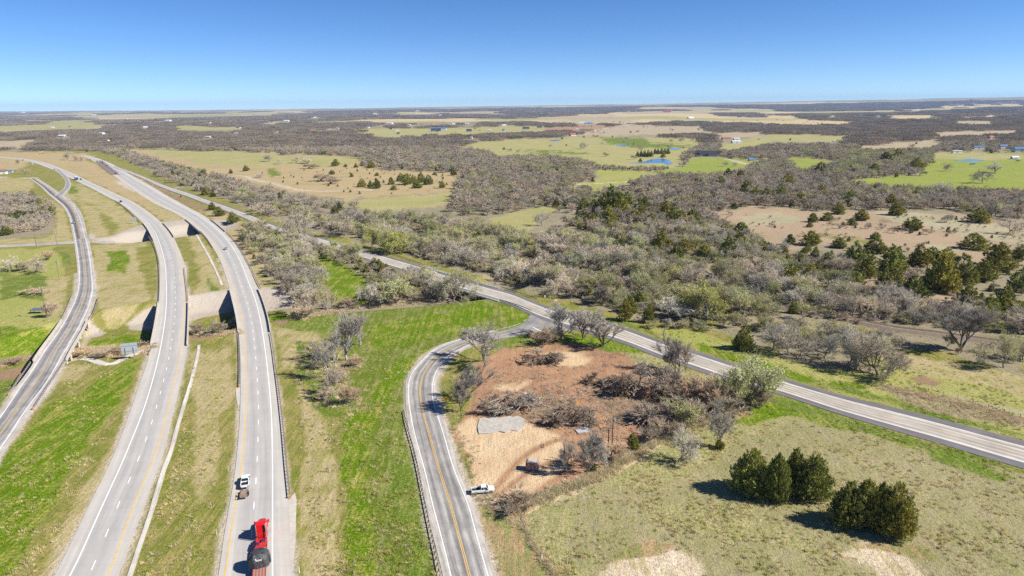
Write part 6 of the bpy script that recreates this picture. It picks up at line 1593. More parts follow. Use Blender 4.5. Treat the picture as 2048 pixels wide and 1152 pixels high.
def tarped_load(loc, rz):
    r = np.random.default_rng(4); n, m = 22, 40; V = []; 
    for i in range(n + 1):
        a = math.pi / 2 * (1 - i / n * 1.0)
        for j in range(m):
            b = 2 * math.pi * j / m; e = .62
            ca, sa = math.cos(a), math.sin(a); sg = lambda v, q: math.copysign(abs(v) ** q, v)
            x = 1.95 * sg(ca, .55) * sg(math.cos(b), .75); y = 1.98 * sg(ca, .55) * sg(math.sin(b), .75); z = 2.75 * sg(sa, .72)
            w = 1 + .035 * math.sin(7 * b + 3 * a) + .03 * math.sin(11 * b) * (1 - sa) + .05 * (float(vnoise(b * 3, a * 4, 3)) - .5)
            V.append((x * w, y * w, z * (1 + .04 * math.sin(3 * b) * ca)))
    F = [(i * m + j, i * m + (j + 1) % m, (i + 1) * m + (j + 1) % m, (i + 1) * m + j) for i in range(n) for j in range(m)]
    me = fastmesh('tarped_load', np.array(V), np.array(F), M['tarp'], True)
    o = link('tarped_load', me); o.location = loc; o.rotation_euler = (0, 0, rz)
    tag(o, 'large rounded machine wrapped in a black tarpaulin on the red flatbed', 'cargo')
    # pale scrawled lettering on the sheet facing back
    pts = []
    for k in range(60):
        u = k / 59; yy = .62 - 1.25 * u; zz = .17 * math.sin(u * 34) * (1 - .3 * u) + (.22 if u < .14 else 0) * math.sin(u * 22)
        pts.append((yy, zz))
    q = MB(); c = []
    for yy, zz in pts:
        a = 1.0 + zz * .3
        h = 1.9 + zz; s = min(h / 2.75, .999) ** (1 / .72); ca = math.sqrt(max(0, 1 - s * s)); x = -1.95 * ca ** .55 * 1.02 - .08
        c.append((x, yy, h))
    q.tube(c, .035, 4); q.build('lettering', M['white_paint'], o)
    st = MB()
    for xx in (-.75, .75):
        st.tube([(xx, 1.98 * math.cos(v) ** .55 if math.cos(v) > 0 else -1.98 * abs(math.cos(v)) ** .55, 2.72 * abs(math.sin(v)) ** .72 * .97 + .1) for v in np.linspace(.02, math.pi - .02, 25)], .045, 4)
    st.build('strap', M['black'], o)
    return o

def box_truck(label, loc, rz, cab, box_mat, L=14.0):
    t = thing('semi_truck', label, 'truck', loc, rz)
    MB().box((-L / 2 - .6, 0, 2.5), (L, 2.55, 2.9)).build('cargo_box', M[box_mat], t, False, .05)
    MB().prism([(.4, .6), (3.6, .6), (3.8, 1.3), (2.6, 1.9), (2.1, 3.0), (1.6, 3.7), (.4, 3.9)], -1.2, 1.2).build('cab', M[cab], t, False, .08)
    MB().prism([(2.64, 1.95), (2.68, 1.95), (2.2, 2.95), (2.14, 2.95)], -1.05, 1.05).build('windshield', M['glass'], t)
    MB().box((1.0, 0, .75), (6.0, 1.0, .35)).build('chassis', M['black'], t)
    for x in (2.9, -.5, -1.8, -L + 1.2, -L): 
        for s in (-1, 1): wheel(t, x, s * 1.0, .5, .4)
    return t

def make_vehicles(L):
    rc = (L['RC'][1] + L['RC'][2]) / 2; lc = (L['LC'][1] + L['LC'][2]) / 2; fr = (L['FR'][1] + L['FR'][2]) / 2
    Z = .11
    def pos(px, py): x, y = G(px, py); return (float(x), float(y), Z)
    def fwd(Ln, px, py, away=True):
        a = heading(Ln, px, py); 
        return a if (math.sin(a) > 0) == away else a + math.pi
    a = fwd(rc, 524, 1060); p = pos(526, 1050)
    semi(p, a)
    d = Vector((math.cos(a), math.sin(a), 0)); q = Vector(p) - d * 7.1
    flatbed(tuple(q), a); lq = Vector(p) - d * 16.6; o = tarped_load((lq.x, lq.y, 1.48), a); o.scale = (1.1, 1.1, 1.05)
    a = fwd(rc, 492, 963); p = pos(491, 968); car('white pickup towing an empty utility trailer on the highway', p, a, 'car_white', 'pickup')
    d = Vector((math.cos(a), math.sin(a), 0)); q = Vector(p) - d * 6.15 ; utility_trailer((q.x, q.y, Z), a)
    # parked pickup: nose to the right
    x, y, z = at(966, 985); car('white pickup with dark bed parked on the dirt beside the county road', (x, y, z + .05), R(8), 'car_white', 'pickup')
    car('dark blue car on the right carriageway near the creek bridge', pos(452, 499), fwd(rc, 452, 499), 'car_silver', 'sedan')
    car('dark car on the left carriageway before its overpass', pos(242, 404.5), fwd(lc, 242, 404, False), 'car_black', 'suv')
    box_truck('blue cabbed semi with white trailer on the far left carriageway', pos(154, 360), fwd(lc, 154, 359, False), 'car_blue', 'wall_white')
    car('dark car right beside the blue cabbed semi', pos(162, 359.5), fwd(lc, 162, 359, False), 'car_black', 'suv')
    car('silver car alone on the far left carriageway', pos(109, 339.5), fwd(lc, 109, 339, False), 'car_silver', 'suv')
    car('black car farthest up the left carriageway', pos(46, 321), fwd(lc, 46, 320, False), 'car_black', 'suv')
    car('dark car on the frontage road beyond the crossing', pos(147, 447), fwd(fr, 147, 447, False), 'car_silver', 'sedan')
    for a_, b_, c_, k, l in ((181, 319.5, 'car_silver', 'suv', 'pale car at the far end of the highway queue'), (197, 323.5, 'car_white', 'suv', 'white car second in the far queue'), (205, 326.5, 'car_black', 'suv', 'black car third in the far queue'), (214.5, 332, 'car_black', 'sedan', 'black car midway in the queue on dark asphalt'),
                             (227, 340, 'car_white', 'suv', 'white car on the dark asphalt lane of the queue'), (231, 348, 'car_black', 'suv', 'dark car at the near left end of the queue'), (238, 348, 'car_white', 'sedan', 'white car at the near right end of the queue')):
        car(l, pos(a_, b_), fwd(rc, a_, b_), c_, k, 'cars queueing far up the right carriageway')
    x, y, z = at(85, 307); box_truck('yellow fronted truck parked on open ground at the far highway curve', (x, y, z + .05), R(0), 'car_yellow', 'wall_white', 7.0)
    x, y, z = at(115, 306); car('white van like car on the open ground near the yellow truck', (x, y, z + .05), R(20), 'car_white', 'suv')
    for i, (a_, b_, c_) in enumerate(((1988, 304, 'car_silver'), (1998, 305, 'car_blue'), (2012, 306, 'car_white'), (1968, 303, 'car_white'), (1432, 280, 'car_white'), (1438, 281, 'car_black'))):
        x, y, z = at(a_, b_); car(['silver car leftmost but one in the far ranch yard', 'blue car in the middle of the far ranch yard', 'white car beside the large blue barn', 'white car at the left of the far ranch yard', 'white car before the red brown farm sheds', 'dark car before the red brown farm sheds'][i], (x, y, z + .05), R(30 * i), c_, 'suv')

# ------------------------------------------------------------------ houses and barns
HOUSES = []
def building(label, px, base_y, w_px, h=3.0, depth=.6, wall='wall_white', roof='roof_dark', rz=0.0, rise=.32, cat='house', wings=(), big=False, name='house', group=None):
    x, y, z = at(px, base_y); W = w_px * mpp(base_y, px); D = W * depth; HOUSES.append((px, base_y, w_px))
    t = thing(name, label, cat, (x, y, z), rz, group)
    def block(cx, cy, w, d, hh, along, suffix_wall=True):
        MB().box((cx, cy, hh / 2 - .4), (w, d, hh + .8)).build('wall', M[wall], t)
        rh = (d if along else w) * rise; o = .5
        if along: V = [(cx - w / 2 - o, cy - d / 2 - o, hh - .1), (cx + w / 2 + o, cy - d / 2 - o, hh - .1), (cx + w / 2 + o, cy + d / 2 + o, hh - .1), (cx - w / 2 - o, cy + d / 2 + o, hh - .1), (cx - w / 2 - o, cy, hh + rh), (cx + w / 2 + o, cy, hh + rh)]
        else: V = [(cx - w / 2 - o, cy + d / 2 + o, hh - .1), (cx - w / 2 - o, cy - d / 2 - o, hh - .1), (cx + w / 2 + o, cy - d / 2 - o, hh - .1), (cx + w / 2 + o, cy + d / 2 + o, hh - .1), (cx, cy + d / 2 + o, hh + rh), (cx, cy - d / 2 - o, hh + rh)]
        if along: F = [(0, 1, 5, 4), (2, 3, 4, 5), (1, 2, 5), (3, 0, 4), (3, 2, 1, 0)]
        else: F = [(0, 1, 5, 4), (2, 3, 4, 5), (1, 2, 5), (3, 0, 4), (3, 2, 1, 0)]
        b = MB(); b.add(V, F); return b.build('roof', M[roof], t)
    rf = block(0, 0, W, D, h, True)
    for wx, wy, ww, wd, along in wings: block(wx * W, wy * D, ww * W, wd * D, h * .97, along)
    n = max(1, min(6, int(W / 5)))
    if cat == 'house' or big:
        for i in range(n):
            xx = -W / 2 + W * (i + .5) / n
            if i == n // 2: MB().box((xx, -D / 2 - .03, 1.05), (1.1, .1, 2.1)).build('door', M['darkwood'], t)
            else: MB().box((xx, -D / 2 - .03, h * .52), (1.5, .1, 1.2)).build('window', M['glass'], t)
    else:
        MB().box((0, -D / 2 - .04, h * .36), (min(W * .3, 4), .1, h * .72)).build('barn_door', M['wall_grey'], t)
    if big: MB().box((W * .2, D * .1, h + D * rise * .9), (1.1, 1.1, 2.2)).build('chimney', M['wall_brick'], t)
    return t

def make_buildings():
    B = building
    B('large ranch house with dark hipped roofs and wings on the bright lawn', 1412, 312, 44, 4.2, .42, 'wall_grey', 'roof_dark', R(-14), .36, 'house', ((-.36, -.3, .24, 1.3, False), (.30, -.75, .42, .9, True), (.05, .5, .2, .9, False)), True)
    B('small blue green roofed shed beside the ranch house drive', 1503, 322, 12, 2.8, .7, 'wall_grey', 'roof_blue', .1, .3, 'shed', name='shed'); B('cream shed at the end of the ranch house drive', 1527, 331, 16, 3, .6, 'wall_tan', 'roof_metal', .2, .25, 'shed', name='shed')
    B('long white metal barn behind the ranch house', 1472, 286, 18, 4, .5, 'wall_white', 'roof_metal', .1, .25, 'barn', name='barn'); B('second white roofed barn behind the long white one', 1473, 280, 12, 4, .5, 'wall_white', 'roof_metal', .1, .25, 'barn', name='barn'); B('red brown farm sheds left of the white barns', 1452, 279, 18, 3.5, .5, 'wall_tan', 'roof_red', .1, .3, 'barn', name='barn')
    B('red roofed house with white gable at the straw pasture edge', 1145, 272, 12, 4, .7, 'wall_white', 'roof_red', .4, .4); B('white shed uphill from the red roofed house', 1154, 260, 5, 4, .7, 'wall_white', 'roof_metal', 0, .3, 'shed', name='shed')
    B('bright blue roofed barn on the far tan field', 1177, 249, 17, 6, .5, 'wall_white', 'roof_blue', 0, .25, 'barn', name='barn'); B('white barn beside the bright blue roofed one', 1165, 247.5, 16, 6, .4, 'wall_white', 'roof_metal', 0, .25, 'barn', name='barn')
    B('dark roofed house left of two on the far green field', 1052, 259, 14, 5, .6, 'wall_grey', 'roof_dark', .1, .4); B('dark roofed house right of two on the far green field', 1079, 256, 10, 4, .6, 'wall_grey', 'roof_dark', .1, .4)
    B('black roofed house alone on green ground by the wood', 938, 264, 11, 5, .7, 'wall_grey', 'roof_dark', .1, .5); B('large grey gabled house before the long teal roof', 872, 264, 20, 6, .6, 'wall_grey', 'roof_dark', .2, .4, 'house', ((.3, -.4, .3, .8, False),)); B('long building with pale teal roof in the far hamlet', 876, 259.5, 34, 5, .3, 'wall_white', 'roof_blue', 0, .2, 'barn', name='barn')
    far = [(573, 243, 14, 'white', 'metal'), (545, 244, 10, 'tan', 'brown'), (780, 248, 16, 'white', 'metal'), (762, 252, 9, 'tan', 'brown'), (736, 256, 9, 'white', 'metal'), (627, 259, 10, 'tan', 'red'), (659, 259, 8, 'tan', 'red'), (676, 258, 8, 'white', 'metal'), (552, 264, 9, 'tan', 'brown'), (794, 263, 8, 'white', 'metal'), (783, 258.5, 8, 'grey', 'dark'), (797, 268, 9, 'grey', 'dark'), (959, 262, 7, 'tan', 'brown'), (979, 262, 9, 'white', 'metal'), (1008, 252, 12, 'white', 'metal'), (1007, 261, 9, 'grey', 'blue'),
           (942, 277, 8, 'white', 'metal'), (819, 251, 8, 'white', 'metal'), (844, 250, 7, 'tan', 'brown'), (867, 248.5, 9, 'tan', 'red'), (887, 247.5, 8, 'white', 'brown'), (907, 248.5, 8, 'white', 'metal'), (934, 248.5, 9, 'white', 'metal'), (947, 247.5, 8, 'tan', 'brown'), (204, 268, 13, 'white', 'metal'), (125, 274, 18, 'grey', 'metal'), (105, 256, 8, 'white', 'metal'), (140, 254.5, 6, 'grey', 'dark'), (212, 282, 14, 'white', 'brown'), (252, 238, 7, 'tan', 'metal'), (472, 268.5, 9, 'white', 'metal'), (477, 256, 14, 'white', 'brown'), (417, 275.5, 11, 'grey', 'metal'), (291, 255.5, 10, 'white', 'metal'), (337, 242.5, 14, 'tan', 'metal'), (300, 238, 9, 'tan', 'brown'),
           (1381, 237, 17, 'white', 'metal'), (1254, 221, 12, 'tan', 'brown'), (1479, 234, 12, 'grey', 'dark'), (1721, 231.5, 11, 'white', 'blue'), (1756, 234, 10, 'grey', 'metal'), (1667, 284, 5, 'white', 'metal'), (1981, 277, 18, 'tan', 'red'), (1335, 224.5, 20, 'tan', 'red'), (1948, 207, 9, 'tan', 'brown'), (835, 222.5, 8, 'white', 'metal'), (750, 228, 8, 'white', 'metal'), (630, 236, 8, 'white', 'metal'), (880, 231, 9, 'white', 'metal'), (1000, 229, 7, 'tan', 'brown'), (45, 226, 7, 'white', 'metal'), (188, 231, 8, 'white', 'metal'), (420, 246, 7, 'white', 'metal'), (1540, 231, 14, 'white', 'brown'), (1836, 221, 9, 'white', 'metal'), (1700, 215, 6, 'tan', 'brown')]
    rr = random.Random(9); adj = {'white': 'white', 'tan': 'tan', 'grey': 'grey'}
    for i, (px, py, w, wl, rf) in enumerate(far):
        side = 'left' if px < 500 else ('middle left' if px < 820 else ('hamlet' if px < 1030 else ('middle right' if px < 1500 else 'right')))
        place = {'left': 'among the far woods at the left', 'middle left': 'in the far clearing left of the hamlet', 'hamlet': 'in the far hamlet', 'middle right': 'on the far tan fields', 'right': 'in the far woods at the right'}[side]
        B('small %s house with %s roof %s' % (adj[wl], {'metal': 'pale', 'brown': 'brown', 'red': 'red brown', 'dark': 'dark', 'blue': 'blue'}[rf], place), px, py, w * .75, 3.6, .6, 'wall_' + wl if wl != 'brick' else 'wall_brick', 'roof_' + rf, rr.uniform(-.5, .5), .34, 'house', group='%s %s houses %s' % (wl, rf, place))
    B('long white metal shed at the left of the far ranch yard', 1913, 306, 19, 4.5, .3, 'wall_white', 'roof_metal', .05, .15, 'barn', name='barn'); B('blue roofed open barn in the far ranch yard', 1956, 298, 20, 5, .4, 'wall_white', 'roof_blue', 0, .2, 'barn', name='barn'); B('blue roofed house at the back of the far ranch yard', 2006, 296, 14, 5, .5, 'wall_white', 'roof_blue', 0, .3)
    B('big pale blue barn at the right border of the ranch yard', 2040, 304, 26, 7, .5, 'wall_white', 'roof_blue', -.1, .2, 'barn', name='barn'); B('small pale shed standing on the bright green field', 1946, 329.5, 9, 2.5, .4, 'wall_white', 'roof_blue', 0, .15, 'shed', name='shed'); B('rounded pale greenhouse at the right of the green field', 2029, 318, 14, 3, .5, 'wall_white', 'roof_metal', .1, .35, 'shed', name='greenhouse')
    B('white house at the left border behind the side road', 5, 348, 16, 4, .6, 'wall_white', 'roof_brown', .3, .4); B('small blue roofed shed beside the white house at the left border', 20, 345, 10, 3, .6, 'wall_grey', 'roof_blue', .2, .3, 'shed', name='shed')
    for nm, s in (('pond', '1236,328 1256,326 1280,325.5 1300,321 1325,319 1342,323 1345,327 1330,330 1290,331 1240,331'), ('pond', '1232,289.5 1245,289 1260,291.5 1240,292'), ('pond', '1336,297 1350,296.5 1362,298 1348,300'), ('pond', '1098,281 1112,279.5 1122,281 1110,282.5'), ('pond', '1905,320.5 1925,318.5 1950,319 1970,321 1940,323'), ('creek_pool', '636,545 642,542 650,547 645,552 638,551')):
        P = poly(s); P = catmull(np.r_[P, P[:1]], 4)[:-1]; x, y, z = GT(P[:, 0], P[:, 1]); mb = MB(); n = len(x); zz = float(np.mean(z)) + .25
        mb.add([(x[i], y[i], zz) for i in range(n)], [tuple(range(n))]); o = mb.build(nm, M['water']); tag(o, kind='structure')

# ------------------------------------------------------------------ the cleared lot
def brush_pile(label, px, base_y, w_px, h, seed, dark=True, fan=False, n=7):
    x, y, z = at(px, base_y); W = w_px * mpp(base_y, px); r = np.random.default_rng(seed)
    t = thing('brush_pile', label, 'brush pile', (x, y, z), 0)
    lim, tw, lg = TreeGeo(), TreeGeo(), TreeGeo()
    for k in range(n):
        tk, cr, tp = bare(seed * 31 + k, 5.0, ('elm', 'elm', 'oak')[k % 3], 5, 3, .07, .3, .8)
        s = min(W * .17, 1.9) * r.uniform(.7, 1.3); tilt = r.uniform(1.05, 1.6) if not fan else r.uniform(.4, 1.1); ph = r.uniform(0, 6.28) if not fan else r.uniform(-.9, .9)
        Rm = np.array(Matrix.Rotation(ph, 3, 'Z') @ Matrix.Rotation(tilt, 3, 'Y') @ Matrix.Rotation(r.uniform(0, 6), 3, 'Z'))
        c = np.array([r.uniform(-.40, .40) * W, r.uniform(-.2, .2) * W, r.uniform(.15, .75) * h])
        off = Rm @ np.array([0, 0, -2.0 * s]) if not fan else np.zeros(3)
        for src, dst in ((tk, lim), (cr, tw)):
            for v, f in zip(src.V, src.F):
                q = v * s @ Rm.T + c + off; q[:, 2] = np.where(q[:, 2] < 0, -q[:, 2] * .35, q[:, 2] * (.62 if not fan else .9))
                dst.V.append(q); dst.F.append(f - f.min() + dst.n); dst.n += len(v)
    for k in range(n * 3):                                        # cut logs and bare poles lying every way
        a = r.uniform(0, 6.28); L = r.uniform(1.8, 5.5); d = np.array([math.cos(a), math.sin(a), r.uniform(-.1, .45)]); c = np.array([r.uniform(-.42, .42) * W, r.uniform(-.2, .2) * W, r.uniform(.1, .6) * h])
        lg.tube([c - d * L / 2, c + r.normal(size=3) * .15, c + d * L / 2], [.19, .15, .08], 6)
    lim.flush(); link('logs', lg.mesh('logs', M['bark']), t)
    link('limbs', lim.mesh('limbs', M['bark_dark' if dark else 'bark']), t); link('twigs', tw.mesh('twigs', M['brush_dark' if dark else 'brush']), t)
    # the earth the trees were pushed up with
    n1, n2 = 10, 22; V = []; F = []
    for i in range(n1 + 1):
        for j in range(n2):
            q = i / n1; b = 2 * math.pi * j / n2; rr_ = (1 - q) ** .7 * (1 + .35 * (float(vnoise(math.cos(b) * 2 + seed, math.sin(b) * 2 + q * 3, seed)) - .5))
            V.append((W * .36 * rr_ * math.cos(b), W * .20 * rr_ * math.sin(b), -.2 + h * .5 * q * (.7 + .6 * float(vnoise(b * 2, q * 5, seed + 2)))))
    F = [(i * n2 + j, i * n2 + (j + 1) % n2, (i + 1) * n2 + (j + 1) % n2, (i + 1) * n2 + j) for i in range(n1) for j in range(n2)]
    link('earth_mound', fastmesh('earth_mound', np.array(V), np.array(F), M['soilm']), t)
    return t

def make_lot():
    B = brush_pile
    B('brown and grey brush heap at the top left of the cleared lot', 1078, 722, 78, 5.4, 41, True, n=9)
    B('long low heap of pale roots and trunks at the left of the lot', 1025, 816, 136, 4.2, 42, False, n=12)
    B('big dark brush heap in the middle of the cleared lot', 1142, 842, 112, 6.2, 43, True, n=12)
    B('dark felled tree heap at the upper right of the lot', 1240, 778, 92, 5.6, 44, True, n=9)
    B('fan of pale felled branches standing up behind the heaps', 1296, 788, 90, 6.2, 45, False, True, 8)
    B('grey drooping felled branches at the right of the lot', 1292, 842, 92, 5.2, 46, False, n=9)
    B('small pile of pale branches at the foot of the big dark heap', 1165, 850, 36, 1.3, 47, False, n=5)
    P = poly('957,845 960,838 972,836 985,834 1004,836 1020,832 1040,833 1050,840 1048,847 1054,853 1044,857 1036,863 1022,861 1010,866 998,863 985,867 958,869 955,856'); x, y, z = GT(P[:, 0], P[:, 1]); n = len(x); c = (float(x.mean()), float(y.mean()), float(z.mean())); mb = MB()
    mb.add([(x[i] - c[0], y[i] - c[1], .22) for i in range(n)] + [(x[i] - c[0], y[i] - c[1], -.6) for i in range(n)], [tuple(range(n))] + [(i, i + n, (i + 1) % n + n, (i + 1) % n) for i in range(n)])
    o = mb.build('concrete_slab', M['slab']); o.location = c; tag(o, 'broken pale concrete slab left on the cleared lot', 'slab')
    x, y, z = at(1166, 862); o = MB().box((0, 0, .12), (4.2, 2.2, .10), .3, 0, 1, .04).box((1.2, 1.0, .35), (2.2, .5, .08), .3, 0, 1, .5).build('sheet_debris', M['sign_back']); o.location = (x, y, z); tag(o, 'bent pale blue metal sheet lying on the bare dirt', 'metal sheet')
    for px, py, l, m in ((1155, 822, 'orange tarpaulin scrap on the big dark brush heap', 'amber'), (1044, 806, 'orange scrap among the pale roots heap', 'amber'), (1052, 800, 'white scrap among the pale roots heap', 'white_paint')):
        x, y, z = at(px, py); g = MB(); rr = random.Random(px)
        for k in range(4): g.box((rr.uniform(-.7, .7), rr.uniform(-.5, .5), rr.uniform(1.6, 2.8)), (rr.uniform(.5, 1.1), rr.uniform(.4, .8), .08), rr.uniform(0, 3), 0, 1, rr.uniform(-.8, .8), rr.uniform(-.8, .8))
        o = g.build('scrap_sheet', M[m]); o.location = (x, y, z); tag(o, l, 'scrap')
    x, y, z = at(1065, 938); t = thing('rusty_box', 'rusty red box body with whitened top standing on the pale dirt', 'rusty box', (x, y, z), R(-6))
    prof = [(-1.75, .1), (1.75, .1), (1.8, 2.0), (1.45, 2.55), (-1.45, 2.55), (-1.8, 2.0)]
    MB().prism(prof, -1.1, 1.1).build('body', M['rust'], t, False, .12)
    g = MB()
    for xx in np.linspace(-1.5, 1.5, 7): g.box((float(xx), -1.13, 1.1), (.09, .08, 1.9))
    g.build('rib', M['rust'], t)
    MB().box((.1, 0, 2.58), (2.5, 1.8, .06)).build('roof_sheet', M['slab'], t)
    for s in (-1, 1): MB().box((s * 1.3, 0, .06), (.3, 2.3, .2)).build('skid', M['rust'], t)
    # stones in the meadows, tall dry grass along the fence
    r = np.random.default_rng(12); meshes = []
    for k in range(3):
        g = TreeGeo(); p = r.normal(size=(14, 3)); p /= np.linalg.norm(p, axis=1)[:, None]; p *= np.array([1, .8, .45]) * r.uniform(.7, 1.2, (14, 1))
        import bmesh
        bm = bmesh.new(); [bm.verts.new(q) for q in p]; bmesh.ops.convex_hull(bm, input=bm.verts); me = bpy.data.meshes.new('stone'); bm.to_mesh(me); bm.free(); me.materials.append(M['limestone']); meshes.append(me)
    pts = []
    for cx, cy, sx, sy, n, s in ((1010, 880, 40, 40, 30, .22), (1200, 800, 90, 60, 90, .24), (1330, 1125, 30, 16, 24, .2), (1750, 1120, 40, 16, 30, .2), (655, 880, 8, 3, 4, .35), (200, 728, 20, 5, 18, .35), (1000, 852, 30, 10, 40, .28), (1100, 900, 70, 40, 40, .2)):
        a = r.normal(size=n) * sx * .6 + cx; b = r.normal(size=n) * sy * .6 + cy; x, y, z = GT(a, b)
        for i in range(n): pts.append((x[i], y[i], z[i], r.uniform(0, 6), s * r.uniform(.4, 1.5), s * r.uniform(.4, 1.3), r.integers(3)))
    stuff_points('stones', pts, meshes)
    lit = []
    for k in range(4):
        g = TreeGeo()
        for q in range(5):
            a = r.uniform(0, 6.28); c = np.array([r.normal() * .5, r.normal() * .5, .08]); L = r.uniform(.4, 1.5); dd = np.array([math.cos(a), math.sin(a), r.uniform(-.03, .2)]); g.tube([c - dd * L / 2, c + r.normal(size=3) * .05, c + dd * L / 2], [.06, .05, .02], 4)
        lit.append(g.mesh('sticks', M[('bark_dark', 'bark', 'brush_dark', 'brush')[k]]))
    a = np.r_[r.normal(size=500) * 110 + 1150, r.normal(size=240) * 60 + 1260, r.normal(size=260) * 70 + 1080]; b = np.r_[r.normal(size=500) * 45 + 800, r.normal(size=240) * 45 + 800, r.normal(size=260) * 30 + 815]; x, y, z = GT(a, b)
    A, B, wd, px, py = cover(x, y); dirt = A[:, 0] > A[:, 1] * 1.38
    stuff_points('branch_litter', [(x[i], y[i], z[i], r.uniform(0, 6.28), r.uniform(.6, 1.6), 1.0, int(r.integers(4))) for i in range(len(x)) if dirt[i]], lit)
    tuft = []
    for k in range(3):
        g = TreeGeo(); n = 60; P0 = np.concatenate([r.normal(size=(n, 2)) * .5, np.zeros((n, 1))], 1); d = r.normal(size=(n, 3)) * .35; d[:, 2] = r.uniform(.6, 1.1, n); w = np.cross(d, r.normal(size=(n, 3))); w /= np.linalg.norm(w, axis=1)[:, None]
        g.tri(P0 - w * .05, P0 + w * .05, P0 + d); tuft.append(g.mesh('tuft', TUFT[0]))
    for k in range(2):
        g = TreeGeo(); n = 60; P0 = np.concatenate([r.normal(size=(n, 2)) * .5, np.zeros((n, 1))], 1); d = r.normal(size=(n, 3)) * .5; d[:, 2] = r.uniform(.4, .9, n); w = np.cross(d, r.normal(size=(n, 3))); w /= np.linalg.norm(w, axis=1)[:, None]
        g.tri(P0 - w * .05, P0 + w * .05, P0 + d); tuft.append(g.mesh('tuft', TUFT[1]))
    pts = []
    def band(px, half, n, which, s):
        P = catmull(poly(px), 6); x, y, z = GT(P[:, 0], P[:, 1]); Q = resample(np.stack([x, y], 1), 1.0); k = r.integers(0, len(Q), n); a = Q[k] + r.normal(size=(n, 2)) * half; z = hgt(a[:, 0], a[:, 1])
        for i in range(n): q = s * r.uniform(.5, 1.3); pts.append((a[i, 0], a[i, 1], z[i], r.uniform(0, 6), q * 1.2, q, which[int(r.integers(len(which)))]))
    band('1040,1020 1110,984 1180,960 1240,927 1300,892 1340,872', .9, 620, (0, 1, 2), .9); band('1040,1020 1060,1080 1110,1152', .4, 130, (3, 4, 1, 0), .55)
    band('960,990 1000,1010 1040,1040', 1.6, 90, (3, 4), .6); band('905,850 930,900 950,960', 1.5, 60, (0, 1, 4), .5); band('1380,850 1440,830 1500,815', 1.6, 200, (0, 3, 1), .9)
    band('600,636 680,622 760,610 850,603', 2.0, 420, (0, 1, 3), 1.1); band('150,703 200,700 250,704 300,694', 2.5, 420, (3, 4, 0), 1.0); band('378,662 420,668 476,664', 2.0, 220, (3, 0), 1.0); band('-20,730 30,724 65,715', 2.0, 150, (3, 0), 1.0)
    band('620,690 650,740 670,790 700,810', 4, 260, (0, 3), .9); band('690,740 705,720', 3, 120, (0, 1), .9)
    band('1770,776 1850,792 1950,815 2048,845', 1.6, 520, (3, 4, 0), .6)
    stuff_points('dry_grass', pts, tuft)
    # tufts and weeds standing in the rough grass near the drone
    gm = []
    for k in range(6):
        g = TreeGeo(); n = 30; P0 = np.concatenate([r.normal(size=(n, 2)) * .22, np.zeros((n, 1))], 1); d = r.normal(size=(n, 3)) * .22; d[:, 2] = r.uniform(.25, .6, n); w = np.cross(d, r.normal(size=(n, 3))); w /= np.linalg.norm(w, axis=1)[:, None]
        g.tri(P0 - w * .045, P0 + w * .045, P0 + d); gm.append(g.mesh('tuft', TUFT[(3, 4, 4, 2, 2, 3)[k]]))
    Q = np.stack(G(r.uniform(-40, 2088, 60000), r.uniform(640, 1175, 60000)), 1); keep = np.ones(len(Q), bool)
    for P, hw in zip(ROADMID, (10.5, 11, 9.5, 6.5, 9.5, 6)): keep &= seg_dist(Q[:, 0], Q[:, 1], P)[0] > hw
    Q = Q[keep]; A, B, wood, px, py = cover(Q[:, 0], Q[:, 1]); dirt = (A[:, 0] > A[:, 1] * 1.38) | (A[:, 0] > .5); cl = fbm(Q[:, 0] / 5, Q[:, 1] / 5, 19, 3)
    ok = ~dirt & (r.uniform(size=len(Q)) < sstep(.30, .80, cl) * np.where((A[:, 0] > .3) & (A[:, 2] > .15), .45, .8)); Q, A = Q[ok], A[ok]; z = hgt(Q[:, 0], Q[:, 1]); grn = A[:, 1] > A[:, 0]
    pts = [(Q[i, 0], Q[i, 1], z[i] - .03, r.uniform(0, 6.28), s, s * r.uniform(.7, 1.3), (int(r.integers(3, 6)) if grn[i] and r.uniform() < .75 else int(r.integers(0, 3))) if r.uniform() < .85 else int(r.integers(0, 6))) for i, s in enumerate(r.uniform(.5, 1.3, len(Q)))]
    print('TUFTS', len(pts)); stuff_points('grass_tufts', pts, gm)

TUFT = []
def tuft_mats():
    for nm, a, b in (('tall_dry_grass', (.66, .57, .37), (.54, .46, .28)), ('brown_weeds', (.60, .47, .33), (.70, .59, .42)), ('green_tufts', (.27, .36, .04), (.38, .41, .09)), ('olive_tufts', (.50, .47, .16), (.60, .54, .24)), ('straw_tufts', (.66, .57, .35), (.58, .50, .28))): TUFT.append(bark_mat(nm, a, b, .35))

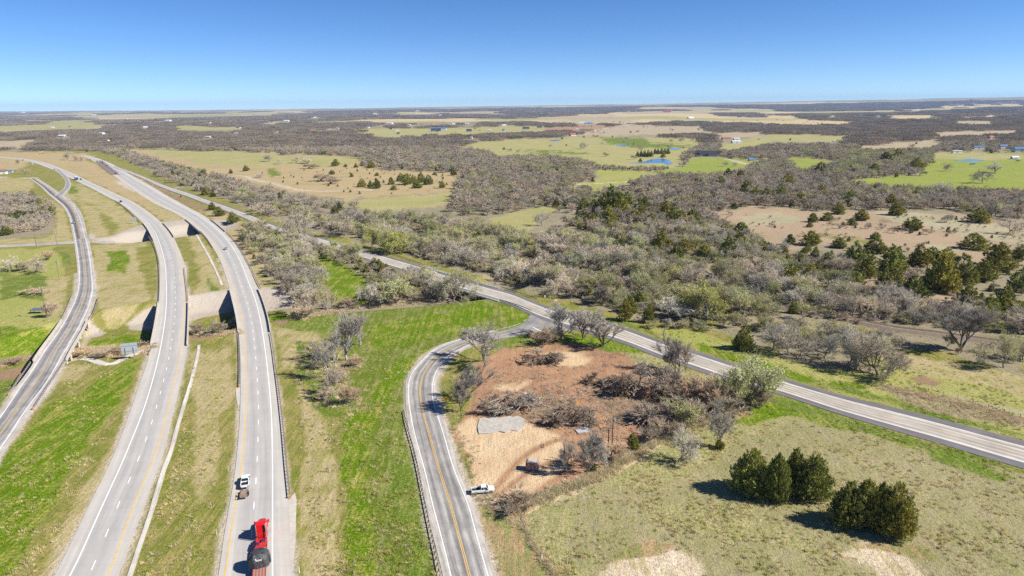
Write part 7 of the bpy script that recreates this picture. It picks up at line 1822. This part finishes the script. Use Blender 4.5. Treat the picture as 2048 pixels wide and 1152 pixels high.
# ------------------------------------------------------------------ air, light, camera
SUN_EL, SUN_AZ = 40.0, 102.0
def make_light():
    w = bpy.data.worlds.new('World'); SC.world = w; w.use_nodes = True; nt = w.node_tree; nt.nodes.clear()
    o = nt.nodes.new('ShaderNodeOutputWorld'); b = nt.nodes.new('ShaderNodeBackground'); s = nt.nodes.new('ShaderNodeTexSky')
    s.sky_type = 'NISHITA'; s.sun_disc = False; s.sun_elevation = R(SUN_EL); s.sun_rotation = R(SUN_AZ); s.altitude = 5500; s.air_density = 1.0; s.dust_density = .05; s.ozone_density = 3.0
    b.inputs[1].default_value = SKY; hs = nt.nodes.new('ShaderNodeHueSaturation'); hs.inputs['Saturation'].default_value = 1.18; hs.inputs['Hue'].default_value = .503; nt.links.new(s.outputs[0], hs.inputs['Color']); tn = nt.nodes.new('ShaderNodeMix'); tn.data_type = 'RGBA'; tn.blend_type = 'MULTIPLY'; tn.inputs[0].default_value = 1; tn.inputs[7].default_value = (.94, .985, 1.04, 1); nt.links.new(hs.outputs[0], tn.inputs[6]); nt.links.new(tn.outputs[2], b.inputs[0]); nt.links.new(b.outputs[0], o.inputs[0])
    L = bpy.data.lights.new('sun', 'SUN'); L.energy = SUN; L.angle = R(.5); L.color = (1.0, .945, .85)
    q = bpy.data.objects.new('sun', L); COL.objects.link(q)
    az = R(SUN_AZ); d = Vector((math.sin(az) * math.cos(R(SUN_EL)), math.cos(az) * math.cos(R(SUN_EL)), math.sin(R(SUN_EL))))
    q.rotation_euler = d.to_track_quat('Z', 'Y').to_euler(); q.location = (0, 0, 300)

def make_haze():
    h = MB().box((0, 12400, 155), (62000, 26000, 330)).build('haze', [haze_mat()]); tag(h, kind='stuff')

def haze_mat():
    m = bpy.data.materials.new('haze'); m.use_nodes = True; nt = m.node_tree; nt.nodes.clear()
    o = nt.nodes.new('ShaderNodeOutputMaterial'); v = nt.nodes.new('ShaderNodeVolumePrincipled')
    v.inputs['Color'].default_value = (.38, .62, 1.0, 1); v.inputs['Density'].default_value = HAZE; v.inputs['Anisotropy'].default_value = 0.0
    nt.links.new(v.outputs[0], o.inputs['Volume']); return m

def make_camera():
    c = bpy.data.cameras.new('camera'); c.sensor_width = 36; c.lens = FPX / W0 * 36; c.clip_start = 1; c.clip_end = 120000
    o = bpy.data.objects.new('camera', c); COL.objects.link(o)
    Mx = Matrix(((CR_[0], CU[0], -_F[0], 0), (CR_[1], CU[1], -_F[1], 0), (CR_[2], CU[2], -_F[2], CAMH), (0, 0, 0, 1))); o.matrix_world = Mx
    SC.camera = o

SKY, SUN, HAZE, EXPO = .080, 5.0, 2.8e-5, .76
mats(); tree_mats(); tuft_mats()
make_ground()
LINES = make_roads()
make_structures(LINES)
make_furniture()
make_protos(); make_patches()
make_buildings()
plant_all()
make_vehicles(LINES)
make_lot()
make_light(); make_haze(); make_camera()
vs = SC.view_settings; vs.view_transform = 'Standard'; vs.look = 'None'; vs.exposure = EXPO; vs.gamma = 1; vs.use_curve_mapping = False
SC.render.engine = 'CYCLES'; cy = SC.cycles
cy.max_bounces = 5; cy.diffuse_bounces = 2; cy.glossy_bounces = 2; cy.transmission_bounces = 2; cy.volume_bounces = 0; cy.transparent_max_bounces = 4
cy.use_adaptive_sampling = False; cy.use_denoising = False
SC.render.filter_size = 1.2
